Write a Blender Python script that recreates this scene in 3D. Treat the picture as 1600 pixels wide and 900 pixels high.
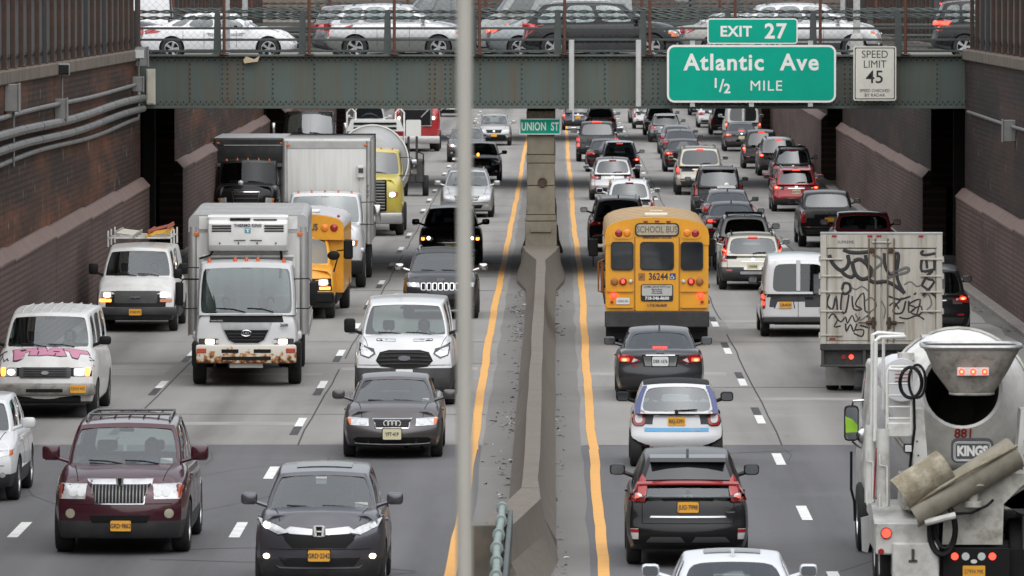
import bpy, bmesh, math, random
from mathutils import Vector, Matrix
from mathutils.bvhtree import BVHTree
R = math.radians
random.seed(7)
S = bpy.context.scene
for o in list(bpy.data.objects): bpy.data.objects.remove(o)
COL = S.collection

# ------------------------------------------------------------------ camera, world, sun, exposure
FPX, XV, YV, CH = 10800.0, 866.0, -25.0, 8.5      # focal length (px of a 1600 px frame), vanishing point, eye height
cam = bpy.data.objects.new('camera', bpy.data.cameras.new('camera')); COL.objects.link(cam)
cam.data.sensor_width = 36.0; cam.data.lens = FPX / 1600 * 36
cam.data.clip_start = 0.5; cam.data.clip_end = 6000
cam.location = (0, 0, CH)
cam.rotation_euler = (R(90) - math.atan((450 - YV) / FPX), 0, math.atan((XV - 800) / FPX))
cam.data.dof.use_dof = True; cam.data.dof.focus_distance = 145; cam.data.dof.aperture_fstop = 8.5
S.camera = cam

SUN_EL, SUN_AZ = R(52), R(172)
w = bpy.data.worlds.new('World'); S.world = w; w.use_nodes = True
nt = w.node_tree; nt.nodes.clear()
sky = nt.nodes.new('ShaderNodeTexSky'); sky.sky_type = 'NISHITA'; sky.sun_disc = False
sky.sun_elevation = SUN_EL; sky.sun_rotation = SUN_AZ; sky.dust_density = 1.0; sky.air_density = 1.0; sky.ozone_density = 1.0
hs = nt.nodes.new('ShaderNodeHueSaturation'); hs.inputs['Saturation'].default_value = 0.22
bg = nt.nodes.new('ShaderNodeBackground'); bg.inputs['Strength'].default_value = 0.15
ou = nt.nodes.new('ShaderNodeOutputWorld')
nt.links.new(sky.outputs[0], hs.inputs['Color']); # overcast: the cloud deck is brighter overhead than at the horizon
tcw = nt.nodes.new('ShaderNodeTexCoord'); spw = nt.nodes.new('ShaderNodeSeparateXYZ'); mrw = nt.nodes.new('ShaderNodeMapRange'); muw = nt.nodes.new('ShaderNodeMix'); muw.data_type = 'RGBA'; muw.blend_type = 'MULTIPLY'; muw.inputs['Factor'].default_value = 1.0
mrw.inputs['From Min'].default_value = 0.0; mrw.inputs['From Max'].default_value = 0.75; mrw.inputs['To Min'].default_value = 0.30; mrw.inputs['To Max'].default_value = 1.6
nt.links.new(tcw.outputs['Generated'], spw.inputs[0]); nt.links.new(spw.outputs['Z'], mrw.inputs['Value']); nt.links.new(hs.outputs[0], muw.inputs['A']); nt.links.new(mrw.outputs[0], muw.inputs['B'])
nt.links.new(muw.outputs['Result'], bg.inputs[0]); nt.links.new(bg.outputs[0], ou.inputs[0])
sl = bpy.data.lights.new('sun', 'SUN'); sl.energy = 1.5; sl.angle = R(150); sl.color = (1.0, 0.97, 0.92)
so = bpy.data.objects.new('sun', sl); COL.objects.link(so)
sd = Vector((math.sin(SUN_AZ) * math.cos(SUN_EL), math.cos(SUN_AZ) * math.cos(SUN_EL), math.sin(SUN_EL)))
so.rotation_euler = sd.to_track_quat('Z', 'Y').to_euler(); so.location = (0, -50, 80)
S.view_settings.view_transform = 'Standard'; S.view_settings.look = 'None'
S.view_settings.exposure = 0.66; S.view_settings.gamma = 1.0; S.view_settings.use_curve_mapping = False
S.cycles.max_bounces = 8; S.cycles.transparent_max_bounces = 16; S.cycles.caustics_reflective = False; S.cycles.caustics_refractive = False
S.cycles.sample_clamp_indirect = 6.0

def gp(px, py, z=0.0):
    """road point under a pixel of the 1600x900 frame"""
    s = (py - YV) / (CH - z)
    return (px - XV) / s, FPX / s

# ------------------------------------------------------------------ materials
MATS = {}
def mat(name, col, rough=0.5, metal=0.0, coat=0.0, var=0.0, vscale=3.0, bump=0.0, bscale=40.0, emit=None, estr=0.0, spec=0.5, dirt=None, dscale=1.2, damt=0.5, streak=False):
    if name in MATS: return MATS[name]
    m = bpy.data.materials.new(name); m.use_nodes = True; MATS[name] = m
    t = m.node_tree; b = t.nodes['Principled BSDF']
    c = tuple(col) + (1,)
    b.inputs['Base Color'].default_value = c; b.inputs['Roughness'].default_value = rough
    b.inputs['Metallic'].default_value = metal; b.inputs['Coat Weight'].default_value = coat
    b.inputs['Coat Roughness'].default_value = 0.06; b.inputs['Specular IOR Level'].default_value = spec
    if emit is not None:
        b.inputs['Emission Color'].default_value = tuple(emit) + (1,); b.inputs['Emission Strength'].default_value = estr
    L = t.links.new
    if var or bump or dirt:
        tc = t.nodes.new('ShaderNodeTexCoord')
    last = None
    if var:
        n = t.nodes.new('ShaderNodeTexNoise'); n.inputs['Scale'].default_value = vscale; n.inputs['Detail'].default_value = 6
        L(tc.outputs['Object'], n.inputs['Vector'])
        mx = t.nodes.new('ShaderNodeMix'); mx.data_type = 'RGBA'
        mx.inputs['A'].default_value = tuple(max(0, x * (1 - var)) for x in col) + (1,)
        mx.inputs['B'].default_value = tuple(min(1, x * (1 + var)) for x in col) + (1,)
        L(n.outputs['Fac'], mx.inputs['Factor']); last = mx.outputs['Result']
    if dirt:
        n = t.nodes.new('ShaderNodeTexNoise'); n.inputs['Scale'].default_value = dscale; n.inputs['Detail'].default_value = 8; n.inputs['Roughness'].default_value = 0.65
        if streak:
            mp = t.nodes.new('ShaderNodeMapping'); mp.inputs['Scale'].default_value = (6, 6, 0.35)
            L(tc.outputs['Object'], mp.inputs['Vector']); L(mp.outputs[0], n.inputs['Vector'])
        else: L(tc.outputs['Object'], n.inputs['Vector'])
        rp = t.nodes.new('ShaderNodeMapRange'); rp.inputs['From Min'].default_value = 0.45; rp.inputs['From Max'].default_value = 0.72
        rp.inputs['To Max'].default_value = damt
        L(n.outputs['Fac'], rp.inputs['Value'])
        mx = t.nodes.new('ShaderNodeMix'); mx.data_type = 'RGBA'
        mx.inputs['A'].default_value = c; mx.inputs['B'].default_value = tuple(dirt) + (1,)
        if last: L(last, mx.inputs['A'])
        L(rp.outputs[0], mx.inputs['Factor']); last = mx.outputs['Result']
    if last: L(last, b.inputs['Base Color'])
    if bump:
        n = t.nodes.new('ShaderNodeTexNoise'); n.inputs['Scale'].default_value = bscale; n.inputs['Detail'].default_value = 5
        L(tc.outputs['Object'], n.inputs['Vector'])
        bp = t.nodes.new('ShaderNodeBump'); bp.inputs['Strength'].default_value = bump; bp.inputs['Distance'].default_value = 0.02
        L(n.outputs['Fac'], bp.inputs['Height']); L(bp.outputs[0], b.inputs['Normal'])
    return m

def paint(name, col, metal=0.0, rough=0.32, dirt=0.25, coat=0.75, spec=0.3):
    dk = tuple(0.6 * x + 0.012 for x in col)
    return mat('paint_' + name, col, rough, metal, coat=coat, spec=spec, dirt=dk, dscale=1.7, damt=dirt)

def glassmat(name, tint, ior=1.75, rough=0.015):
    if name in MATS: return MATS[name]
    m = bpy.data.materials.new(name); m.use_nodes = True; MATS[name] = m
    t = m.node_tree; t.nodes.clear()
    o = t.nodes.new('ShaderNodeOutputMaterial'); mx = t.nodes.new('ShaderNodeMixShader')
    tr = t.nodes.new('ShaderNodeBsdfTransparent'); tr.inputs[0].default_value = tuple(tint) + (1,)
    gl = t.nodes.new('ShaderNodeBsdfGlossy'); gl.inputs['Roughness'].default_value = rough; gl.inputs['Color'].default_value = (0.93, 0.97, 1.0, 1)
    fr = t.nodes.new('ShaderNodeFresnel'); fr.inputs['IOR'].default_value = ior
    t.links.new(fr.outputs[0], mx.inputs[0]); t.links.new(tr.outputs[0], mx.inputs[1]); t.links.new(gl.outputs[0], mx.inputs[2])
    t.links.new(mx.outputs[0], o.inputs[0])
    return m

GLASS = glassmat('window_glass', (0.62, 0.70, 0.68), 1.9); TINT = glassmat('tinted_glass', (0.10, 0.11, 0.115))
DGLASS = mat('dark_glass', (0.012, 0.014, 0.016), 0.04, spec=0.9)
LENS = glassmat('lamp_lens', (0.9, 0.92, 0.92), 1.5)
TYRE = mat('tyre_rubber', (0.014, 0.014, 0.014), 0.85, var=0.3, vscale=9)
RIM = mat('rim_alloy', (0.42, 0.42, 0.43), 0.35, 0.8)
RIMD = mat('rim_steel_dark', (0.10, 0.10, 0.10), 0.5, 0.5)
RIMW = mat('rim_white', (0.5, 0.5, 0.48), 0.6, dirt=(0.12, 0.1, 0.09), dscale=5)
CHROME = mat('chrome', (0.50, 0.50, 0.51), 0.18, 1.0, var=0.25, vscale=9)
BLACK = mat('black_plastic', (0.008, 0.008, 0.0085), 0.6, var=0.25, spec=0.2)
BRIGHT = mat('bright_trim', (0.50, 0.50, 0.51), 0.34, 0.45, var=0.2, vscale=9)
GLOSSB = mat('gloss_black', (0.008, 0.008, 0.009), 0.15, coat=0.5)
CLAD = mat('dark_cladding', (0.028, 0.028, 0.03), 0.6, dirt=(0.09, 0.085, 0.08), dscale=3, damt=0.4)
INTER = mat('cabin_interior', (0.055, 0.055, 0.058), 0.8, var=0.3)
SEATM = mat('seat_fabric', (0.11, 0.11, 0.115), 0.85, var=0.25)
SEATT = mat('seat_tan', (0.14, 0.12, 0.10), 0.8, var=0.25)
REDL = mat('red_lens', (0.30, 0.012, 0.012), 0.18, coat=0.6)
REDON = mat('red_lamp_lit', (0.5, 0.02, 0.015), 0.3, emit=(1.0, 0.045, 0.025), estr=2.4)
REDHOT = mat('brake_lamp_core', (0.6, 0.05, 0.03), 0.3, emit=(1.0, 0.13, 0.05), estr=4.5)
AMBER = mat('amber_lens', (0.55, 0.13, 0.015), 0.2, coat=0.5)
AMBON = mat('amber_lamp_lit', (0.7, 0.2, 0.02), 0.3, emit=(1.0, 0.36, 0.05), estr=2.2)
HEADON = mat('headlamp_lit', (0.9, 0.85, 0.75), 0.3, emit=(1.0, 0.86, 0.66), estr=4.5)
HEADM = mat('headlamp_reflector', (0.50, 0.51, 0.52), 0.22, 0.35, coat=0.5, var=0.55, vscale=12)
HEADY = mat('headlamp_yellowed', (0.42, 0.40, 0.30), 0.3, 0.3, var=0.4, vscale=14)
WLENS = mat('clear_lens', (0.55, 0.56, 0.56), 0.2, coat=0.6)
PLY = mat('plate_yellow', (0.75, 0.36, 0.03), 0.5)
PLW = mat('plate_white', (0.62, 0.64, 0.62), 0.5)
PLC = mat('plate_cream', (0.60, 0.56, 0.36), 0.5)
PLT = mat('plate_ink', (0.03, 0.03, 0.05), 0.6)
MIRR = mat('mirror_glass', (0.35, 0.37, 0.38), 0.06, 1.0)
WHITE = mat('white_enamel', (0.60, 0.60, 0.585), 0.4, coat=0.3, dirt=(0.34, 0.31, 0.27), dscale=2.2, damt=0.45)
STEEL = mat('galvanised_steel', (0.40, 0.41, 0.41), 0.45, 0.6, var=0.3, vscale=6)
DSTEEL = mat('dark_steel', (0.05, 0.05, 0.052), 0.6, 0.3, dirt=(0.10, 0.08, 0.06), dscale=3)

# ------------------------------------------------------------------ mesh helpers
def mesh_from(name, verts, faces, mats, mis=None, smooth=35, recalc=True):
    me = bpy.data.meshes.new(name)
    me.from_pydata([tuple(v) for v in verts], [], faces)
    for m in mats: me.materials.append(m)
    if mis: me.polygons.foreach_set('material_index', mis)
    if recalc:
        bm = bmesh.new(); bm.from_mesh(me); bmesh.ops.recalc_face_normals(bm, faces=bm.faces); bm.to_mesh(me); bm.free()
    if smooth:
        me.polygons.foreach_set('use_smooth', [True] * len(me.polygons)); me.set_sharp_from_angle(angle=R(smooth))
    me.update()
    return me

def link(name, me, parent=None, loc=(0, 0, 0)):
    o = bpy.data.objects.new(name, me); COL.objects.link(o); o.location = loc
    if parent: o.parent = parent
    return o

class MB:
    def __init__(s): s.v = []; s.f = []; s.m = []
    def add(s, vs, fs, mi=0, M=None):
        n = len(s.v)
        s.v += [(M @ Vector(p)) if M else Vector(p) for p in vs]
        s.f += [tuple(i + n for i in f) for f in fs]; s.m += [mi] * len(fs)
        return s
    def box(s, x0, x1, y0, y1, z0, z1, b=0.0, mi=0, M=None, seg=1):
        if x0 > x1: x0, x1 = x1, x0
        if y0 > y1: y0, y1 = y1, y0
        if z0 > z1: z0, z1 = z1, z0
        if b <= 0:
            vs = [(x, y, z) for x in (x0, x1) for y in (y0, y1) for z in (z0, z1)]
            return s.add(vs, [(0, 1, 3, 2), (4, 6, 7, 5), (0, 4, 5, 1), (2, 3, 7, 6), (0, 2, 6, 4), (1, 5, 7, 3)], mi, M)
        bm = bmesh.new(); bmesh.ops.create_cube(bm, size=1)
        for v in bm.verts: v.co = Vector(((x0 + x1) / 2 + v.co.x * (x1 - x0), (y0 + y1) / 2 + v.co.y * (y1 - y0), (z0 + z1) / 2 + v.co.z * (z1 - z0)))
        bmesh.ops.bevel(bm, geom=bm.edges[:], offset=min(b, 0.49 * min(x1 - x0, y1 - y0, z1 - z0)), segments=seg, profile=0.5, affect='EDGES')
        bm.verts.index_update()
        s.add([v.co.copy() for v in bm.verts], [tuple(v.index for v in f.verts) for f in bm.faces], mi, M); bm.free(); return s
    def cyl(s, p0, p1, r0, r1=None, n=12, mi=0, caps=True, M=None):
        p0, p1 = Vector(p0), Vector(p1); r1 = r0 if r1 is None else r1
        q = (p1 - p0).to_track_quat('Z', 'Y'); vs = []
        for p, r in ((p0, r0), (p1, r1)):
            vs += [p + q @ Vector((r * math.cos(2 * math.pi * i / n), r * math.sin(2 * math.pi * i / n), 0)) for i in range(n)]
        fs = [(i, (i + 1) % n, n + (i + 1) % n, n + i) for i in range(n)]
        if caps: fs += [tuple(range(n))[::-1], tuple(range(n, 2 * n))]
        return s.add(vs, fs, mi, M)
    def tube(s, pts, r, n=8, mi=0, closed=False, M=None):
        pts = [Vector(p) for p in pts]; k = len(pts); vs = []
        up = Vector((0.013, 0.021, 1)).normalized(); pr = None
        for i, p in enumerate(pts):
            a = pts[(i - 1) % k] if (closed or i > 0) else p; c = pts[(i + 1) % k] if (closed or i < k - 1) else p
            d = (c - a).normalized()
            if pr is None:
                x = d.cross(up)
                if x.length < 0.05: x = d.cross(Vector((1, 0, 0)))
            else: x = pr - d * pr.dot(d)
            x.normalize(); pr = x; y = d.cross(x)
            vs += [p + (x * math.cos(2 * math.pi * j / n) + y * math.sin(2 * math.pi * j / n)) * r for j in range(n)]
        fs = []
        for i in range(k if closed else k - 1):
            a, b = i * n, ((i + 1) % k) * n
            fs += [(a + j, a + (j + 1) % n, b + (j + 1) % n, b + j) for j in range(n)]
        if not closed: fs += [tuple(range(n))[::-1], tuple(range((k - 1) * n, k * n))]
        return s.add(vs, fs, mi, M)
    def lathe(s, prof, n=24, mi=0, M=None, mis=None):
        vs = []; fs = []
        for r, h in prof: vs += [(r * math.cos(2 * math.pi * i / n), r * math.sin(2 * math.pi * i / n), h) for i in range(n)]
        for k in range(len(prof) - 1):
            fs += [(k * n + i, k * n + (i + 1) % n, (k + 1) * n + (i + 1) % n, (k + 1) * n + i) for i in range(n)]
        s.add(vs, fs, mi, M)
        if mis:
            q = len(s.m) - len(fs)
            for k in range(len(prof) - 1):
                for i in range(n): s.m[q + k * n + i] = mis[k]
        return s
    def prism(s, poly, d0, d1, plane='xz', mi=0, M=None):
        def P(a, b, d): return (a, d, b) if plane == 'xz' else ((d, a, b) if plane == 'yz' else (a, b, d))
        n = len(poly); vs = [P(a, b, d0) for a, b in poly] + [P(a, b, d1) for a, b in poly]
        return s.add(vs, [tuple(range(n)), tuple(range(n, 2 * n))[::-1]] + [(i, n + i, n + (i + 1) % n, (i + 1) % n) for i in range(n)], mi, M)
    def ball(s, c, rx, ry=None, rz=None, nu=14, nv=8, mi=0, M=None):
        ry = rx if ry is None else ry; rz = rx if rz is None else rz; vs = []; fs = []
        for j in range(nv + 1):
            th = math.pi * j / nv
            vs += [(c[0] + rx * math.sin(th) * math.cos(2 * math.pi * i / nu), c[1] + ry * math.sin(th) * math.sin(2 * math.pi * i / nu), c[2] + rz * math.cos(th)) for i in range(nu)]
        for j in range(nv): fs += [(j * nu + i, j * nu + (i + 1) % nu, (j + 1) * nu + (i + 1) % nu, (j + 1) * nu + i) for i in range(nu)]
        return s.add(vs, fs, mi, M)
    def grid(s, fn, us, vs_, mi=0, M=None):
        nu, nv = len(us), len(vs_)
        return s.add([fn(u, v) for v in vs_ for u in us], [(j * nu + i, j * nu + i + 1, (j + 1) * nu + i + 1, (j + 1) * nu + i) for j in range(nv - 1) for i in range(nu - 1)], mi, M)
    def mesh(s, name, mats, smooth=35, weld=False):
        if not isinstance(mats, (list, tuple)): mats = [mats]
        me = mesh_from(name, s.v, s.f, mats, s.m, 0, False)
        bm = bmesh.new(); bm.from_mesh(me)
        if weld: bmesh.ops.remove_doubles(bm, verts=bm.verts, dist=1e-4)
        bmesh.ops.recalc_face_normals(bm, faces=bm.faces); bm.to_mesh(me); bm.free()
        if smooth:
            me.polygons.foreach_set('use_smooth', [True] * len(me.polygons)); me.set_sharp_from_angle(angle=R(smooth))
        return me
    def obj(s, name, mats, parent=None, loc=(0, 0, 0), smooth=35, weld=False):
        return link(name, s.mesh(name, mats, smooth, weld), parent, loc)

def tag(o, label, cat, group=None):
    o['label'] = label; o['category'] = cat
    if group: o['group'] = group
    return o
def thing(name, label, cat, loc=(0, 0, 0), rz=0.0, group=None):
    o = bpy.data.objects.new(name, None); COL.objects.link(o); o.empty_display_size = 0.3
    o.location = loc; o.rotation_euler = (0, 0, rz)
    return tag(o, label, cat, group)
def struct(o, kind='structure'): o['kind'] = kind; return o
def evaluated(o):
    dg = bpy.context.evaluated_depsgraph_get(); e = o.evaluated_get(dg)
    return bpy.data.meshes.new_from_object(e, depsgraph=dg)

_T = {}
def text_mesh(txt, size, m, extrude=0.004, bold=0.0, align='CENTER', spacing=1.0, sx=1.0):
    key = (txt, round(size, 4), m.name, extrude, bold, align, spacing, sx)
    if key in _T: return _T[key]
    cu = bpy.data.curves.new('lettering', 'FONT'); cu.body = txt; cu.size = size; cu.extrude = extrude; cu.offset = bold
    cu.align_x = align; cu.align_y = 'CENTER'; cu.space_character = spacing; cu.resolution_u = 3
    o = bpy.data.objects.new('tmp', cu); COL.objects.link(o); bpy.context.view_layer.update()
    me = evaluated(o); bpy.data.objects.remove(o); bpy.data.curves.remove(cu)
    if sx != 1.0:
        for v in me.vertices: v.co.x *= sx
    me.materials.clear(); me.materials.append(m); _T[key] = me
    return me
def lettering(txt, size, m, parent, loc, facing='B', name='lettering', **k):
    """facing B: read from -y ; F: read from +y ; R: read from +x ; T: read from above, top toward +y"""
    o = link(name, text_mesh(txt, size, m, **k), parent, loc)
    o.rotation_euler = {'B': (R(90), 0, 0), 'F': (R(90), 0, R(180)), 'R': (R(90), 0, R(90)), 'L': (R(90), 0, R(-90)), 'T': (0, 0, 0)}[facing]
    return o
def rrect(cx, cz, w, h, r, n=4):
    p = []
    for sx, sz, a0 in ((1, 1, 0), (-1, 1, 90), (-1, -1, 180), (1, -1, 270)):
        for i in range(n + 1):
            a = R(a0 + 90 * i / n); p.append((cx + sx * (w / 2 - r) + r * math.cos(a), cz + sz * (h / 2 - r) + r * math.sin(a)))
    return p
def ell(cx, cz, rx, rz=None, n=16):
    rz = rx if rz is None else rz
    return [(cx + rx * math.cos(2 * math.pi * i / n), cz + rz * math.sin(2 * math.pi * i / n)) for i in range(n)]
def lerp(a, b, t): return a + (b - a) * t
def interp(pts, x):
    if x <= pts[0][0]: return pts[0][1]
    for (a, p), (b, q) in zip(pts, pts[1:]):
        if x <= b: return lerp(p, q, (x - a) / (b - a) if b > a else 0)
    return pts[-1][1]
# ------------------------------------------------------------------ setting materials
def brickmat(name, c1, c2, mortar, stain, light, sc=1.0, lightamt=0.5, stainamt=0.6, swz='yz', bump=0.35):
    m = bpy.data.materials.new(name); m.use_nodes = True; MATS[name] = m
    t = m.node_tree; b = t.nodes['Principled BSDF']; b.inputs['Roughness'].default_value = 0.85; b.inputs['Specular IOR Level'].default_value = 0.3; L = t.links.new
    tc = t.nodes.new('ShaderNodeTexCoord'); sx = t.nodes.new('ShaderNodeSeparateXYZ'); cx = t.nodes.new('ShaderNodeCombineXYZ')
    L(tc.outputs['Object'], sx.inputs[0]); L(sx.outputs['Y' if swz == 'yz' else 'X'], cx.inputs['X']); L(sx.outputs['Z'], cx.inputs['Y'])
    br = t.nodes.new('ShaderNodeTexBrick'); br.inputs['Scale'].default_value = sc
    br.inputs['Brick Width'].default_value = 0.42; br.inputs['Row Height'].default_value = 0.135; br.inputs['Mortar Size'].default_value = 0.026
    br.inputs['Color1'].default_value = tuple(c1) + (1,); br.inputs['Color2'].default_value = tuple(c2) + (1,); br.inputs['Mortar'].default_value = tuple(mortar) + (1,)
    L(cx.outputs[0], br.inputs['Vector'])
    col = br.outputs['Color']
    def noise(scale, detail, vec, lo, hi, amt):
        n = t.nodes.new('ShaderNodeTexNoise'); n.inputs['Scale'].default_value = scale; n.inputs['Detail'].default_value = detail; n.inputs['Roughness'].default_value = 0.6
        L(vec, n.inputs['Vector']); r = t.nodes.new('ShaderNodeMapRange'); r.inputs['From Min'].default_value = lo; r.inputs['From Max'].default_value = hi; r.inputs['To Max'].default_value = amt
        L(n.outputs['Fac'], r.inputs['Value']); return r.outputs[0]
    def mixin(col, c, fac):
        mx = t.nodes.new('ShaderNodeMix'); mx.data_type = 'RGBA'; mx.inputs['B'].default_value = tuple(c) + (1,)
        L(col, mx.inputs['A']); L(fac, mx.inputs['Factor']); return mx.outputs['Result']
    mp0 = t.nodes.new('ShaderNodeMapping'); mp0.inputs['Scale'].default_value = (0.10, 0.62, 1); L(cx.outputs[0], mp0.inputs['Vector'])
    col = mixin(col, stain, noise(0.9, 7, mp0.outputs[0], 0.46, 0.66, stainamt))
    mp1 = t.nodes.new('ShaderNodeMapping'); mp1.inputs['Scale'].default_value = (0.13, 0.8, 1); mp1.inputs['Location'].default_value = (3, 9, 0); L(cx.outputs[0], mp1.inputs['Vector'])
    col = mixin(col, tuple(x * 0.42 for x in c2), noise(0.8, 6, mp1.outputs[0], 0.46, 0.64, 0.75))
    mp = t.nodes.new('ShaderNodeMapping'); mp.inputs['Scale'].default_value = (0.55, 0.55, 1); L(cx.outputs[0], mp.inputs['Vector'])
    col = mixin(col, light, noise(2.6, 10, mp.outputs[0], 0.60, 0.74, lightamt))
    mp2 = t.nodes.new('ShaderNodeMapping'); mp2.inputs['Scale'].default_value = (0.9, 0.09, 1); mp2.inputs['Location'].default_value = (7, 3, 0); L(cx.outputs[0], mp2.inputs['Vector'])
    col = mixin(col, tuple(x * 0.35 for x in c1), noise(1.3, 8, mp2.outputs[0], 0.5, 0.72, 0.5))
    L(col, b.inputs['Base Color'])
    bp = t.nodes.new('ShaderNodeBump'); bp.inputs['Strength'].default_value = bump; bp.inputs['Distance'].default_value = 0.015
    inv = t.nodes.new('ShaderNodeMath'); inv.operation = 'SUBTRACT'; inv.inputs[0].default_value = 1.0; L(br.outputs['Fac'], inv.inputs[1])
    L(inv.outputs[0], bp.inputs['Height']); L(bp.outputs[0], b.inputs['Normal'])
    return m
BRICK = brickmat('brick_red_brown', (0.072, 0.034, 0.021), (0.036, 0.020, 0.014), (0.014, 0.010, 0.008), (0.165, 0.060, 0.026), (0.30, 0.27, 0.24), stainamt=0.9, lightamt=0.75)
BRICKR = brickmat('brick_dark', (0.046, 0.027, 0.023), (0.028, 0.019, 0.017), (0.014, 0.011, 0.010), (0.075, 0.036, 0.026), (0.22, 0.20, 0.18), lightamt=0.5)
MAUVE = brickmat('lower_wall_block', (0.130, 0.083, 0.070), (0.114, 0.073, 0.062), (0.062, 0.042, 0.036), (0.075, 0.050, 0.043), (0.19, 0.145, 0.125), lightamt=0.4, stainamt=0.75, bump=0.2)
COPING = mat('coping_stone', (0.125, 0.10, 0.078), 0.85, var=0.35, vscale=1.5, bump=0.3, dirt=(0.05, 0.04, 0.032), dscale=2.0, damt=0.7)
CAPM = mat('lower_wall_cap', (0.155, 0.106, 0.090), 0.85, var=0.25, vscale=1.3, bump=0.3, dirt=(0.11, 0.078, 0.068), dscale=2.5, damt=0.6)
RUST = mat('rusty_steel', (0.050, 0.032, 0.024), 0.8, var=0.5, vscale=5, dirt=(0.12, 0.045, 0.022), dscale=2.0, damt=0.6)
RUSTR = mat('rusty_red_pipe', (0.085, 0.03, 0.018), 0.75, var=0.4, vscale=7)
PANEL = mat('fence_panel', (0.070, 0.066, 0.063), 0.8, var=0.25, vscale=2.2, dirt=(0.035, 0.03, 0.027), dscale=1.2, damt=0.6, streak=True)
GREENP = mat('bridge_green_paint', (0.062, 0.084, 0.075), 0.6, var=0.3, vscale=0.45, dirt=(0.088, 0.058, 0.030), dscale=0.8, damt=0.8, streak=True)
GREEND = mat('railing_green_paint', (0.05, 0.065, 0.062), 0.6, var=0.3, vscale=4, dirt=(0.05, 0.03, 0.02), dscale=3, damt=0.5)
CONCP = mat('pier_concrete', (0.205, 0.180, 0.135), 0.9, var=0.3, vscale=1.3, bump=0.4, bscale=18, dirt=(0.085, 0.075, 0.055), dscale=1.7, damt=0.55)
CONCB = mat('barrier_concrete', (0.150, 0.130, 0.108), 0.9, var=0.2, vscale=1.1, bump=0.3, bscale=25, dirt=(0.098, 0.080, 0.062), dscale=1.3, damt=0.6, streak=True)
CONCD = mat('deck_concrete', (0.22, 0.21, 0.19), 0.9, var=0.25, vscale=1.0)
CONDUIT = mat('conduit_metal', (0.17, 0.17, 0.165), 0.55, 0.4, var=0.3, vscale=2, dirt=(0.09, 0.075, 0.06), dscale=2.5, damt=0.6)
BOXM = mat('junction_box_grey', (0.20, 0.20, 0.195), 0.6, 0.2, var=0.25, vscale=4)

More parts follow.
